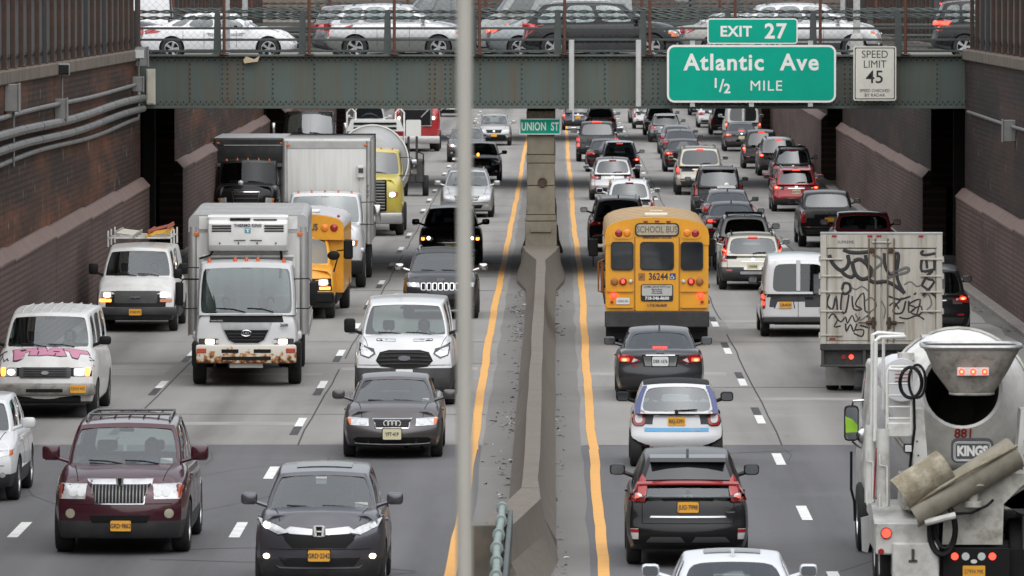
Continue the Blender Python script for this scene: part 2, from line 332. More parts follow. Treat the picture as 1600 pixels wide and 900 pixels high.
def roadmat(name, col, var, tyre, crack=True):
    m = bpy.data.materials.new(name); m.use_nodes = True
    t = m.node_tree; b = t.nodes['Principled BSDF']; b.inputs['Roughness'].default_value = 0.82; b.inputs['Specular IOR Level'].default_value = 0.35; L = t.links.new
    tc = t.nodes.new('ShaderNodeTexCoord'); vec = tc.outputs['Object']
    def noise(scale, sc3, lo, hi, amt, det=6):
        mp = t.nodes.new('ShaderNodeMapping'); mp.inputs['Scale'].default_value = sc3; L(vec, mp.inputs['Vector'])
        n = t.nodes.new('ShaderNodeTexNoise'); n.inputs['Scale'].default_value = scale; n.inputs['Detail'].default_value = det; n.inputs['Roughness'].default_value = 0.62
        L(mp.outputs[0], n.inputs['Vector']); r = t.nodes.new('ShaderNodeMapRange'); r.inputs['From Min'].default_value = lo; r.inputs['From Max'].default_value = hi; r.inputs['To Max'].default_value = amt
        L(n.outputs['Fac'], r.inputs['Value']); return r.outputs[0], n.outputs['Fac']
    cur = None
    def mixin(c, fac):
        nonlocal cur
        mx = t.nodes.new('ShaderNodeMix'); mx.data_type = 'RGBA'; mx.inputs['B'].default_value = tuple(c) + (1,)
        if cur is None: mx.inputs['A'].default_value = tuple(col) + (1,)
        else: L(cur, mx.inputs['A'])
        L(fac, mx.inputs['Factor']); cur = mx.outputs['Result']
    mixin(tuple(x * (1 - var) for x in col), noise(0.35, (1, 0.25, 1), 0.35, 0.7, 1.0)[0])           # worn areas
    mixin(tuple(x * 0.62 for x in col), noise(0.8, (1, 0.045, 1), 0.50, 0.72, tyre)[0])                # long wheel tracks
    mixin(tuple(min(1, x * 1.3) for x in col), noise(0.5, (0.2, 0.35, 1), 0.55, 0.75, 0.5)[0])
    sp, raw = noise(22, (1, 0.6, 1), 0.55, 0.75, 0.35, 3)
    mixin(tuple(x * 0.55 for x in col), sp)
    mixin(tuple(x * 0.4 for x in col), noise(1.1, (0.9, 0.3, 1), 0.66, 0.74, 0.55)[0])                 # oil spots
    # oil strip down the middle of each lane, broken up by noise
    sp_ = t.nodes.new('ShaderNodeSeparateXYZ'); L(vec, sp_.inputs[0])
    def mth(op, a, b_=None):
        n = t.nodes.new('ShaderNodeMath'); n.operation = op
        for i, v in enumerate((a, b_)):
            if v is None: continue
            if isinstance(v, (int, float)): n.inputs[i].default_value = v
            else: L(v, n.inputs[i])
        return n.outputs[0]
    ph = mth('MULTIPLY', mth('GREATER_THAN', sp_.outputs['X'], 0.0), 0.88)
    dd = mth('PINGPONG', mth('ADD', mth('SUBTRACT', mth('ABSOLUTE', sp_.outputs['X']), 3.25), ph), 1.7)
    mr_ = t.nodes.new('ShaderNodeMapRange'); mr_.inputs['From Min'].default_value = 0.62; mr_.inputs['From Max'].default_value = 0.05; mr_.inputs['To Max'].default_value = 1.0; L(dd, mr_.inputs['Value'])
    mixin(tuple(x * 0.52 for x in col), mth('MULTIPLY', mr_.outputs[0], noise(0.5, (1, 0.08, 1), 0.30, 0.72, tyre * 1.9)[0]))
    wt = t.nodes.new('ShaderNodeMapRange'); wt.inputs['From Min'].default_value = 0.35; wt.inputs['From Max'].default_value = 0.0; L(mth('ABSOLUTE', mth('SUBTRACT', dd, 0.85)), wt.inputs['Value'])
    mixin(tuple(min(1, x * 1.12) for x in col), mth('MULTIPLY', wt.outputs[0], noise(0.6, (1, 0.06, 1), 0.35, 0.7, tyre)[0]))
    L(cur, b.inputs['Base Color'])
    bp = t.nodes.new('ShaderNodeBump'); bp.inputs['Strength'].default_value = 0.25; bp.inputs['Distance'].default_value = 0.01
    L(raw, bp.inputs['Height']); L(bp.outputs[0], b.inputs['Normal'])
    return m
ASPH = roadmat('asphalt', (0.120, 0.119, 0.123), 0.20, 0.8)
CONR = roadmat('concrete_paving', (0.255, 0.246, 0.231), 0.20, 0.7)
MEDM = roadmat('median_paving', (0.185, 0.178, 0.168), 0.22, 0.35)
SHLD = roadmat('shoulder_paving', (0.14, 0.13, 0.12), 0.4, 0.5)
WPAINT = mat('road_paint_white', (0.72, 0.72, 0.70), 0.7, dirt=(0.40, 0.39, 0.37), dscale=4, damt=0.75)
BPAINT = mat('road_paint_black', (0.030, 0.030, 0.031), 0.8, dirt=(0.12, 0.12, 0.12), dscale=5, damt=0.8)
YPAINT = mat('road_paint_yellow', (0.66, 0.335, 0.075), 0.7, dirt=(0.50, 0.30, 0.12), dscale=2.5, damt=0.7)
TAR = mat('joint_tar', (0.035, 0.034, 0.033), 0.8)

# ------------------------------------------------------------------ ground and roads
def strip(name, x0, x1, y0, y1, z, m, ny=1, jag=0.0, kind='structure'):
    b = MB(); vs = []; fs = []
    for i in range(ny + 1):
        y = lerp(y0, y1, i / ny); vs += [(x0 + (random.uniform(-jag, jag)), y, z), (x1 + random.uniform(-jag, jag), y, z)]
    fs = [(2 * i, 2 * i + 1, 2 * i + 3, 2 * i + 2) for i in range(ny)]
    b.add(vs, fs); return struct(b.obj(name, m, smooth=0), kind)
sec = [(-3000, 6.2), (-14.6, 6.2), (-14.6, -0.03), (14.6, -0.03), (14.6, 6.2), (3000, 6.2)]
gb = MB(); gb.add([(x, y, z) for y in (-400, 4000) for x, z in sec], [(i, i + 1, i + 7, i + 6) for i in range(5)])
struct(gb.obj('ground', mat('ground_soil', (0.10, 0.09, 0.075), 0.95, var=0.4, vscale=0.3), smooth=0))
YJ = 127.2                                           # where the asphalt ends and the concrete slabs begin
struct(strip('asphalt_road', -12.0, 11.9, -60, YJ, 0.0, ASPH))
struct(strip('concrete_road', -12.0, 11.9, YJ, 900, 0.0, CONR))
strip('median_strip', -1.30, 0.52, -60, 900, 0.004, MEDM, 300, 0.035)
strip('shoulder', 10.95, 11.9, -60, 900, 0.004, SHLD, 300, 0.12)
strip('shoulder', -12.0, -11.2, -60, 900, 0.004, SHLD, 300, 0.10)
mk = MB()
def dash(x, y0, y1, w, z, mi): mk.add([(x - w / 2, y0, z), (x + w / 2, y0, z), (x + w / 2, y1, z), (x - w / 2, y1, z)], [(0, 1, 2, 3)], mi)
for lx, ph in ((4.02, 110.9), (7.45, 112.0), (-4.92, 107.4), (-8.33, 107.4)):
    n = -10
    while ph + 12.6 * n < 560:
        yc = ph + 12.6 * n; n += 1
        if yc < -40: continue
        if yc > YJ - 1.0:
            a, c = (yc, yc + 2.6) if lx < 0 else (yc - 2.6, yc)
            dash(lx, a, c, 0.16, 0.006, 0); dash(lx, (a - 2.5) if lx < 0 else c, a if lx < 0 else (c + 2.5), 0.16, 0.006, 1)
        else: dash(lx, yc - 1.5, yc + 1.5, 0.17, 0.006, 0)
for xs, off in ((-1.50, 1), (0.70, -1)):              # yellow edge lines, hand-painted wobble
    pts = [(xs + 0.018 * math.sin(y * 0.07) + 0.012 * math.sin(y * .31 + xs) + random.uniform(-0.010, 0.010) + 0.07 * max(0, 1 - abs(y - 190) / 60) * -off, y) for y in range(-60, 560, 2)]
    for (a, y0), (c, y1) in zip(pts, pts[1:]):
        if YJ - 2 < y0 < YJ: a += 0.02
        mk.add([(a - 0.085, y0, 0.009), (a + 0.085, y0, 0.009), (c + 0.085, y1, 0.009), (c - 0.085, y1, 0.009)], [(0, 1, 2, 3)], 2)
struct(mk.obj('road_markings', [WPAINT, BPAINT, YPAINT], smooth=0))
jt = MB()                                             # slab joints and sealed cracks
for y in [YJ] + [YJ + 9.2 * i for i in range(1, 46)]:
    for x0, x1 in ((-12, -1.35), (0.55, 11.9)):
        wd = 0.05 if y == YJ else random.uniform(0.02, 0.06)
        if y != YJ and random.random() < 0.25: continue
        jt.add([(x0, y, .003), (x1, y + random.uniform(-.3, .3), .003), (x1, y + wd, .003), (x0, y + wd, .003)], [(0, 1, 2, 3)])
for lx in (-4.76, 4.19, -8.2, 7.6):
    px_ = None
    y = YJ
    while y < 420:
        p = (lx + random.uniform(-.022, .022), y)
        if px_ and random.random() < 0.9: jt.add([(px_[0], px_[1], .0035), (px_[0] + .032, px_[1], .0035), (p[0] + .032, p[1], .0035), (p[0], p[1], .0035)], [(0, 1, 2, 3)])
        px_ = p; y += random.uniform(2, 6)
for k in range(16):                                   # sealed cracks wandering over the asphalt
    x, y = random.choice((-10, -7, -5.4, -3, 2.2, 5, 8.5)) + random.uniform(-1, 1), random.uniform(82, YJ - 2); a = random.choice((0, 0, 1.57)) + random.uniform(-.3, .3)
    for j in range(random.randint(6, 14)):
        st = .35 if abs(math.cos(a)) > .6 else 1.6; nx, ny = x + math.cos(a) * st, y + math.sin(a) * st
        if not (-11 < nx < -1.7 or .9 < nx < 10.8) or ny > YJ - .2: break
        wd = .012 if st > 1 else .05
        jt.add([(x, y, .0035), (x + (wd if st > 1 else 0), y + (0 if st > 1 else wd), .0035), (nx + (wd if st > 1 else 0), ny + (0 if st > 1 else wd), .0035), (nx, ny, .0035)], [(0, 1, 2, 3)])
        x, y = nx, ny; a += random.uniform(-.35, .35)
struct(jt.obj('road_joint_lines', TAR, smooth=0))
pt = MB()                                             # lighter slab repairs
for x, y, wx, wy in ((-6.2, 133, 2.6, 1.0), (-3.2, 152, 3, 1.2), (-6.6, 150, 3.1, .8), (2.2, 150, 3.1, 1.3), (5.6, 141, 3, 1.0), (5.8, 170, 3, 5), (2.3, 196, 3, 2.5), (-3.3, 205, 3, 2), (9.0, 160, 3, 6), (-10, 150, 3, 4)):
    pt.add([(x - wx / 2, y, .002), (x + wx / 2, y, .002), (x + wx / 2, y + wy, .002), (x - wx / 2, y + wy, .002)], [(0, 1, 2, 3)])
struct(pt.obj('road_slab_patches', mat('patch_concrete', (0.29, 0.28, 0.26), 0.85, var=0.2, vscale=1.5, dirt=(0.2, 0.195, 0.185), dscale=.8, damt=.8), smooth=0))
# litter and leaves along the barrier (uncountable)
lb = MB(); DRIFTS = [random.uniform(84, 190) for _ in range(16)]
for i in range(620):
    side = random.random()
    x = -0.76 - abs(random.gauss(0, .20)) if side < .6 else (0.03 + abs(random.gauss(0, .13)) if side < .86 else random.uniform(11.0, 11.4))
    y = random.choice(DRIFTS) + random.gauss(0, 1.6) if random.random() < .6 else random.uniform(80, 210); s_ = random.choice((.015, .02, .03, .03, .05)); a = random.uniform(0, 6.28); el = random.uniform(.5, 2.5)
    dx, dy = math.cos(a) * s_ * el, math.sin(a) * s_ * el; nx, ny = -math.sin(a) * s_ * .6, math.cos(a) * s_ * .6; h = random.uniform(.008, .03)
    lb.add([(x - dx, y - dy, .012), (x + nx, y + ny, .012 + h), (x + dx, y + dy, .012), (x - nx, y - ny, .012 + h * .3)], [(0, 1, 2, 3)], random.choice((0, 0, 0, 1, 1, 2)))
struct(lb.obj('litter', [mat('dead_leaf', (0.07, 0.058, 0.045), 0.9), mat('grit', (0.20, 0.18, 0.15), 0.9), mat('paper_scrap', (0.6, 0.59, 0.56), 0.8)], smooth=0), 'stuff')

# ------------------------------------------------------------------ retaining walls
BR = [(200.0, 218.0), (285.0, 301.0), (372.0, 388.0)]             # the street bridges
WSEG = [(20.0, 200.0), (218.0, 285.0), (301.0, 372.0), (388.0, 560.0)]
def ledge_top(y, side):
    base = 2.85 if side < 0 else 2.55
    k = 12.5; i = math.floor((y - 200) / k); return base + 0.075 * i * 0.4 + 0.075 * (((y - 200) / k) - i)
def wall(side, k, seg, label):
    y0, y1 = seg; xf = 11.72 if side < 0 else 11.62; t = thing('retaining_wall', label, 'wall', (side * xf, y0, 0))
    lo = MB(); cp = MB(); n0 = math.floor((y0 - 200) / 12.5); yy = y0
    while yy < y1 - .01:
        ye = min(y1, 200 + 12.5 * (math.floor((yy - 200) / 12.5 + 1e-6) + 1)); za, zb = ledge_top(yy + .01, side), ledge_top(ye - .01, side)
        A, B = yy - y0 + .012, ye - y0 - .012
        prof = lambda z: [(0, -.03), (0, z - .22), (side * .20, z), (side * .75, z), (side * .75, -.03)]
        pa, pb = prof(za - .05), prof(zb - .05); n = 5
        lo.add([(a, A, z) for a, z in pa] + [(a, B, z) for a, z in pb], [tuple(range(n)), tuple(range(n, 2 * n))[::-1]] + [(i, (i + 1) % n, n + (i + 1) % n, n + i) for i in range(n)])
        ca = lambda z: [(-side * .02, z - .26), (-side * .02, z - .215), (side * .19, z + .012), (side * .26, z + .012), (side * .26, z - .08), (side * .0, z - .26)]
        qa, qb = ca(za), ca(zb); n = 6
        cp.add([(a, A, z) for a, z in qa] + [(a, B, z) for a, z in qb], [tuple(range(n)), tuple(range(n, 2 * n))[::-1]] + [(i, (i + 1) % n, n + (i + 1) % n, n + i) for i in range(n)])
        yy = ye
    # object coordinates are kept in world metres for the brick texture
    lo.obj('lower_wall', MAUVE, t, smooth=0); cp.obj('ledge_cap', CAPM, t, smooth=0)
    br = MB(); br.box(side * .26, side * 2.9, 0, y1 - y0, ledge_top(y0, side) - .5, 6.30)
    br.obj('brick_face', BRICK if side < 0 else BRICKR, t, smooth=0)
    co = MB(); yy = 0
    while yy < y1 - y0 - .1:
        e = min(yy + 3.1, y1 - y0); co.box(side * .16, side * 2.8, yy + .01, e - .01, 6.31, 6.62, .03); yy = e
    co.obj('coping', COPING, t)
    return t
WL = ['brick retaining wall on the left with pipes running along it before the bridge', 'left brick retaining wall just beyond the green bridge', 'left retaining wall between the second and third bridges far away', 'farthest left retaining wall behind the last bridge']
WR = ['dark brick retaining wall on the right beside the cement mixer', 'right retaining wall just beyond the green bridge', 'right retaining wall between the second and third bridges far away', 'farthest right retaining wall behind the last bridge']
for k, sg in enumerate(WSEG): wall(-1, k, sg, WL[k]); wall(1, k, sg, WR[k])
# kerb / gutter at the foot of the right wall
kb = MB(); kb.box(11.30, 11.70, 20, 560, -.02, .13, .03); struct(kb.obj('kerb', mat('kerb_concrete', (.19, .17, .155), .9, var=.3, vscale=1.5, dirt=(.1, .09, .08), dscale=2)))
kb = MB(); kb.box(-11.85, -11.5, 20, 560, -.02, .12, .03); struct(kb.obj('kerb', MATS['kerb_concrete']))
# fences on the walls
def fence(side, y0, y1, label, h=3.1):
    t = thing('wall_fence', label, 'fence', (side * 12.05, y0, 6.62)); n = int((y1 - y0) / 2.4)
    pb = MB(); pb.box(side * .16, side * .19, 0, y1 - y0, 0.02, h); pb.obj('fence_panel', PANEL, t, smooth=0)
    pm = {}
    for i in range(n + 1):
        wv = random.choice((0, 1, 2)); 
        if wv not in pm:
            b = MB(); b.box(-.055, .055, -.055, .055, 0, h + .1, .012); b.cyl((0, 0, h + .1), (0, 0, h + .16), .03, .02, 8)
            b.box(-.09, .09, -.09, .09, 0, .03); pm[wv] = b.mesh('fence_post', RUST if wv else DSTEEL)
        o = link('fence_post', pm[wv], t, (0, i * (y1 - y0) / n, 0))
    for z in (.25, 1.6, 2.95):
        r = MB(); r.box(side * .06, side * .155, 0, y1 - y0, z, z + .05); r.obj('fence_rail', DSTEEL, t, smooth=0)
fence(-1, 60, 199.6, 'tall dark fence of rusty posts on top of the left brick wall')
fence(1, 60, 199.6, 'tall dark fence of rusty posts on top of the right brick wall')
fence(-1, 218.4, 284.6, 'tall dark fence on the left wall beyond the green bridge')
fence(1, 218.4, 284.6, 'tall dark fence on the right wall beyond the green bridge')

# conduits, boxes and lamps on the left wall
XL = -11.72 - .26
def conduit(z, r, y0, y1, sag, label, group='conduits along the left wall', x=XL, col=CONDUIT, end=None):
    b = MB(); pts = []; sgn = 1 if x < 0 else -1
    yy = y0
    while yy <= y1: pts.append((sgn * (r + .05), yy, sag * math.sin(yy * .16 + r * 25))); yy += 1.0
    if end: pts += [(sgn * (r + .05), y1 + .3, end * .4), (sgn * (r + .05), y1 + .5, end)]
    b.tube(pts, r, 10)
    yy = y0 + 1.2
    while yy < y1 - 1:
        i = int(yy - y0); p = pts[min(i, len(pts) - 1)]
        b.cyl((p[0], p[1] - .08, p[2]), (p[0], p[1] + .08, p[2]), r * 1.10, None, 10)
        yy += 5.2
    return tag(b.obj('conduit_pipe', col, None, (x, 0, z)), label, 'pipe', group)
conduit(5.22, .105, 60, 199.0, .035, 'thick topmost conduit of the bundle on the left brick wall')
conduit(4.90, .095, 60, 199.0, .04, 'thick middle conduit of the bundle on the left brick wall')
conduit(4.62, .055, 60, 197.0, .05, 'thin lowest conduit of the bundle on the left brick wall', end=.9)
conduit(5.62, .055, 60, 196.0, .02, 'thin single conduit running above the bundle on the left wall')
conduit(4.85, .045, 60, 197.0, .015, 'thin grey conduit along the dark right brick wall', 'conduit on the right wall', x=11.62 + .26)
def wbox(x, y, z, wy, h, d, label, stem=0.0, lamp=None):
    t = thing('junction_box', label, 'junction box', (x, y, z)); sg = 1 if x < 0 else -1
    b = MB(); b.box(0, sg * d, -wy / 2, wy / 2, 0, h, .015); b.box(sg * d, sg * (d + .02), -wy / 2 - .02, wy / 2 + .02, -.02, h + .02, .008); b.obj('box_body', BOXM, t)
    if stem: MB().cyl((sg * d * .6, 0, h if stem > 0 else 0), (sg * d * .6, 0, h + stem if stem > 0 else stem), .028, None, 8).obj('stem_pipe', CONDUIT, t)
    if lamp: 
        c = MB(); c.box(sg * .05, sg * .35, -.16, .16, h + stem, h + stem + .30, .03); c.obj('floodlight_head', BOXM, t)
        MB().box(sg * .06, sg * .34, -.17, -.162, h + stem + .03, h + stem + .26).obj('floodlight_glass', lamp, t)
def wy(px, z, x=11.98): s = (XV - px) / x if px < XV else (px - XV) / x; return FPX / s
wbox(XL, wy(8, 0), 5.72, .5, .6, .30, 'grey junction box at the left edge on the brick wall, on a pole', stem=-1.2)
wbox(XL, wy(86, 0), 5.25, .45, .5, .28, 'grey junction box with a dark floodlight above the pipes on the left wall', stem=.55, lamp=DGLASS)
wbox(XL, wy(207, 0), 5.45, .45, .42, .30, 'small grey junction box close to the bridge with a white lamp above', stem=.5, lamp=WLENS)
wbox(XL, wy(212, 0), 6.15, .5, .55, .35, 'grey box under the fence at the left end of the bridge')
wbox(11.88, wy(1482, 0), 4.7, .5, .5, .32, 'grey junction box beside the right end of the bridge')
wbox(11.88, wy(1592, 0), 4.45, .5, .55, .32, 'grey junction box at the right edge on the dark wall', stem=0)
# ------------------------------------------------------------------ bridges
def rivet(b, x, z, y=0.0, r=.028):
    n = 6; vs = [(x + r * math.cos(R(60 * i)), y, z + r * math.sin(R(60 * i))) for i in range(n)] + [(x + r * .6 * math.cos(R(60 * i)), y - r * .8, z + r * .6 * math.sin(R(60 * i))) for i in range(n)]
    b.add(vs, [(i, (i + 1) % n, n + (i + 1) % n, n + i) for i in range(n)] + [tuple(range(n, 2 * n))], 1)
def make_bridge(k, y0, y1, label):
    t = thing('road_bridge', label, 'bridge', (0, y0, 0)); d = y1 - y0
    for side, yy in ((-1, 0.0), (1, d)):
        b = MB(); f = -1 if side < 0 else 1
        b.box(-13.0, 13.0, yy - .02, yy + .02, 4.98, 6.40)                        # web plate
        b.box(-13.0, 13.0, yy - .20, yy + .20, 4.90, 4.975, .008); b.box(-13.0, 13.0, yy - .22, yy + .22, 6.405, 6.46, .008)
        for z in (4.98, 6.25): b.box(-13, 13, yy + f * .021, yy + f * .035, z, z + .15)
        if side < 0:
            x = -12.9; i = 0
            while x < 12.95:
                wide = i % 5 == 3
                b.box(x - (.36 if wide else .06), x + (.36 if wide else .06), yy - .036, yy - .0215, 5.135, 6.245)
                for j in range(8):
                    for dx in ((-.3, -.15, .15, .3) if wide else (-.035, )): rivet(b, x + dx, 5.2 + j * .14, yy - .036)
                x += 1.2; i += 1
            x = -12.95
            while x < 12.95:
                rivet(b, x, 5.03, yy - .035); rivet(b, x + .08, 5.10, yy - .035); rivet(b, x, 6.30, yy - .035); rivet(b, x + .08, 6.365, yy - .035); x += .165
        b.obj('girder', [GREENP, mat('rivet_rust_shadow', (.028, .034, .030), .7)], t, smooth=30)  # rivet colour darkened to hold both rust and the heads' own shadow
    b = MB(); b.box(-14.5, 14.5, .25, d - .25, 5.78, 6.22); b.obj('deck_slab', CONCD, t, smooth=0)
    b = MB(); b.box(-14.5, 14.5, .25, 3.0, 6.225, 6.36, .02); b.box(-14.5, 14.5, d - 3.0, d - .25, 6.225, 6.36, .02); b.obj('footway', CONCD, t)
    b = MB(); b.box(-14.5, 14.5, 3.0, d - 3.0, 6.221, 6.232); b.obj('road_surface', ASPH, t, smooth=0)
    for j in range(1, 7):
        b = MB(); y = d * j / 7; b.box(-13, 13, y - .02, y + .02, 5.1, 5.775); b.box(-13, 13, y - .16, y + .16, 5.02, 5.095); b.obj('inner_beam', GREENP, t, smooth=0)
    for sx in (-1, 1):
        b = MB(); b.box(sx * 13.2, sx * 14.4, .02, d - .02, -.02, 5.75); b.obj('abutment', mat('abutment_dark', (.07, .062, .056), .9, var=.3, vscale=1), t, smooth=0)
        for y in (.6, d / 2, d - .6):
            b = MB(); b.box(sx * 12.55, sx * 12.95, y - .2, y + .2, -.02, 4.895, .01); b.obj('steel_column', DSTEEL, t)
    return t
make_bridge(0, *BR[0], 'long green riveted steel bridge crossing over the expressway with parked cars on it')
make_bridge(1, *BR[1], 'second green steel bridge seen behind the first one')
make_bridge(2, *BR[2], 'third and farthest steel bridge over the expressway')
tag(MB().box(-11.78, -11.52, -.14, -.05, 5.02, 6.05, .01).box(-11.75, -11.55, -.16, -.141, 5.06, 6.0, .004).obj('bridge_end_plate', mat('cream_panel', (.46, .44, .37), .6, dirt=(.25, .22, .17), dscale=2), None, (0, 199.75, 0)), 'cream metal panel at the left end of the green bridge', 'panel')
tag(MB().prism([(-.20, 0), (.18, .05), (.24, .22), (.08, .12), (-.16, .20), (-.24, .09)], -.012, .012).obj('torn_card', mat('card_tan', (.45, .36, .24), .8, var=.2), None, (-8.75, 199.78, 6.21)), 'torn tan cardboard scrap stuck at the top edge of the bridge girder', 'cardboard')

def railing(y, label, zbase=6.46, near=True):
    t = thing('bridge_railing', label, 'railing', (0, y, zbase)); pm = None
    xs = [-12.2 + 2.46 * i for i in range(11)]
    b = MB(); b.prism([(-.115, 0), (.115, 0), (.085, 1.15), (.05, 1.27), (-.05, 1.27), (-.085, 1.15)], -.06, .06); b.box(-.16, .16, -.1, .1, 0, .03)
    me = b.mesh('railing_post', GREEND)
    for x in xs: link('railing_post', me, t, (x, 0, 0))
    for z in (.10, .43, .76):
        MB().box(-12.9, 12.9, -.035, .035, z - .035, z + .035, .01).obj('railing_bar', GREEND, t, smooth=0)
    for z in (1.06, 1.24):                             # twisted cable rails
        b = MB()
        for ph in (0, math.pi):
            b.tube([(-12.9 + .06 * i, .032 * math.cos(i * .5 + ph), z + .032 * math.sin(i * .5 + ph)) for i in range(431)], .028, 5)
        b.obj('cable_rail', GREEND, t)
    return t
railing(199.95, 'green railing with twisted cable rails along the near side of the bridge')
railing(217.9, 'green railing along the far side of the first bridge')
railing(285.0, 'green railing on the second bridge in the background', near=False)
railing(372.0, 'green railing on the third bridge in the background', near=False)
def chainlink(y, label, h=3.0, z=6.47):
    t = thing('chain_link_fence', label, 'fence', (0, y, z))
    b = MB(); b.cyl((0, 0, 0), (0, 0, h), .045, None, 10); b.box(-.13, .13, -.13, .13, 0, .03); me = b.mesh('fence_post', RUSTR)
    for i in range(11): link('fence_post', me, t, (-12.0 + 2.46 * i, 0, 0))
    w = MB(); g = .20; n = int(25.6 / g); r = .0022
    for dr in (1, -1):                                 # woven wire, real strands
        for i in range(-int(h / g), n + int(h / g) + 1):
            x = -12.8 + i * g; xa, xb = x, x + dr * h; za, zb = 0.05, h
            lo, hi = min(xa, xb), max(xa, xb)
            if hi < -12.8 or lo > 12.8: continue
            def clipx(px_): return za + (zb - za) * (px_ - xa) / (xb - xa)
            p, q = (xa, za), (xb, zb)
            if p[0] < -12.8: p = (-12.8, clipx(-12.8))
            if p[0] > 12.8: p = (12.8, clipx(12.8))
            if q[0] < -12.8: q = (-12.8, clipx(-12.8))
            if q[0] > 12.8: q = (12.8, clipx(12.8))
            w.cyl((p[0], .05 + dr * .004, p[1]), (q[0], .05 + dr * .004, q[1]), r, None, 4, caps=False)
    w.obj('wire_mesh', mat('wire_grey', (.05, .052, .05), .6, .2), t)
    return t
chainlink(199.75, 'chain link fence with rusty red posts standing on the near girder')
chainlink(218.05, 'chain link fence on the far side of the first bridge', z=6.5)
# lamp standards / posts on the bridge
def post(px, y, w_, h, m, label, base=True, z0=6.36):
    x = (px - XV) * y / FPX; b = MB(); b.cyl((0, 0, 0), (0, 0, h), w_ / 2, w_ / 2 * .9, 14)
    if base: b.lathe([(.0, 0), (w_ * .95, 0), (w_ * .95, .5), (w_ * .8, .62), (w_ * .5, .7), (0, .7)], 14)
    o = b.obj('lamp_post', m, None, (x, y, z0)); tag(o, label, 'post'); return o
GALV = STEEL
post(355, 202.4, .17, 4, mat('post_grey', (.30, .31, .30), .6, var=.2), 'grey post on the bridge in front of the white sedan doors', False)
post(1338, 202.6, .21, 4, mat('post_pale', (.38, .38, .36), .6, var=.2), 'pale lamp post with a round base in front of the silver crossover nose')
post(1316, 216.6, .16, 4, MATS['post_grey'], 'grey post on the far footway behind the silver crossover windshield', False)
post(383, 216.6, .19, 4, MATS['post_grey'], 'grey post on the far footway behind the white sedan hood', False)

# signs hung on the bridge
SGREEN = mat('sign_green', (0.0, 0.30, 0.205), 0.6, spec=0.15, var=.06, vscale=1.5, dirt=(0.004, .24, .165), dscale=1.0, damt=.5)
SWHITE = mat('sign_white', (0.66, 0.66, 0.63), 0.5, var=.1, vscale=3); SINK = mat('sign_ink', (.012, .012, .012), .6)
SCREAM = mat('sign_offwhite', (0.56, 0.55, 0.49), 0.55, dirt=(.42, .40, .34), dscale=1.5, damt=.6)
SY = 199.2
def spx(px, y=SY): return (px - XV) * y / FPX
def spz(py, y=SY): return CH - (py - YV) * y / FPX
def sign_panel(name, label, px0, px1, py0, py1, face, edge, texts, y=SY, r=.22, bw=.06, ink=SWHITE, extra=None):
    x0, x1, z1, z0 = spx(px0, y), spx(px1, y), spz(py0, y), spz(py1, y); cx, cz = (x0 + x1) / 2, (z0 + z1) / 2; W_, H_ = x1 - x0, z1 - z0
    t = thing(name, label, 'sign', (cx, y, cz))
    MB().prism(rrect(0, 0, W_, H_, r, 6), 0, .025).obj('sign_border', edge, t, smooth=0)
    MB().prism(rrect(0, 0, W_ - 2 * bw, H_ - 2 * bw, max(.01, r - bw), 6), -.004, 0).obj('sign_face', face, t, smooth=0)
    for txt, tx, tz, sz, kw in texts:
        lettering(txt, sz, ink, t, (tx, -.006, tz), extrude=.001, **kw)
    return t, cx, cz, W_, H_
t, cx, cz, W_, H_ = sign_panel('exit_sign', 'big green sign for Atlantic Ave half a mile ahead hung on the bridge', 1042, 1306, 70, 160, SGREEN, SWHITE,
    [('Atlantic  Ave', 0, .31, .66, dict(bold=.016, spacing=1.12, sx=.98)), ('1', -1.03, -.28, .38, dict(bold=.01)), ('/', -.86, -.36, .52, dict(bold=.006)), ('2', -.70, -.44, .38, dict(bold=.01)), ('MILE', .42, -.36, .42, dict(spacing=1.12, sx=1.03))])
for x in (-1.7, 0, 1.7): MB().box(x - .07, x + .07, .026, .14, -.95, .95).obj('back_beam', STEEL, t, smooth=0)
t, *_ = sign_panel('exit_number_sign', 'small green EXIT 27 panel mounted on top of the big green sign', 1105, 1246, 28.5, 68.5, SGREEN, SWHITE,
    [('EXIT', -.48, -.02, .42, dict(bold=.012, spacing=1.08)), ('27', .66, -.02, .60, dict(bold=.016, spacing=1.1))], r=.10, bw=.035)
for x in (-.8, .8): MB().box(x - .05, x + .05, .026, .12, -.6, .35).obj('back_beam', STEEL, t, smooth=0)
t, *_ = sign_panel('speed_limit_sign', 'white SPEED LIMIT 45 sign hung at the right end of the bridge', 1333, 1400, 72, 157, SINK, SCREAM, [], r=.07, bw=.04)
MB().prism(rrect(0, 0, 1.235 - .13, 1.567 - .13, .04, 4), -.007, -.0045).obj('sign_panel', SCREAM, t, smooth=0)
for txt, z, sz, kw in (('SPEED', .54, .31, dict(sx=.92)), ('LIMIT', .255, .31, dict(sx=.92)), ('45', -.12, .52, dict(bold=.004)), ('SPEED CHECKED', -.50, .125, dict(bold=.001, sx=.93)), ('BY RADAR', -.63, .125, dict(bold=.001))):
    lettering(txt, sz, SINK, t, (0, -.009, z), extrude=.001, **kw)
for x in (-.3, .3): MB().box(x - .04, x + .04, .026, .16, -.8, .8).obj('back_beam', STEEL, t, smooth=0)
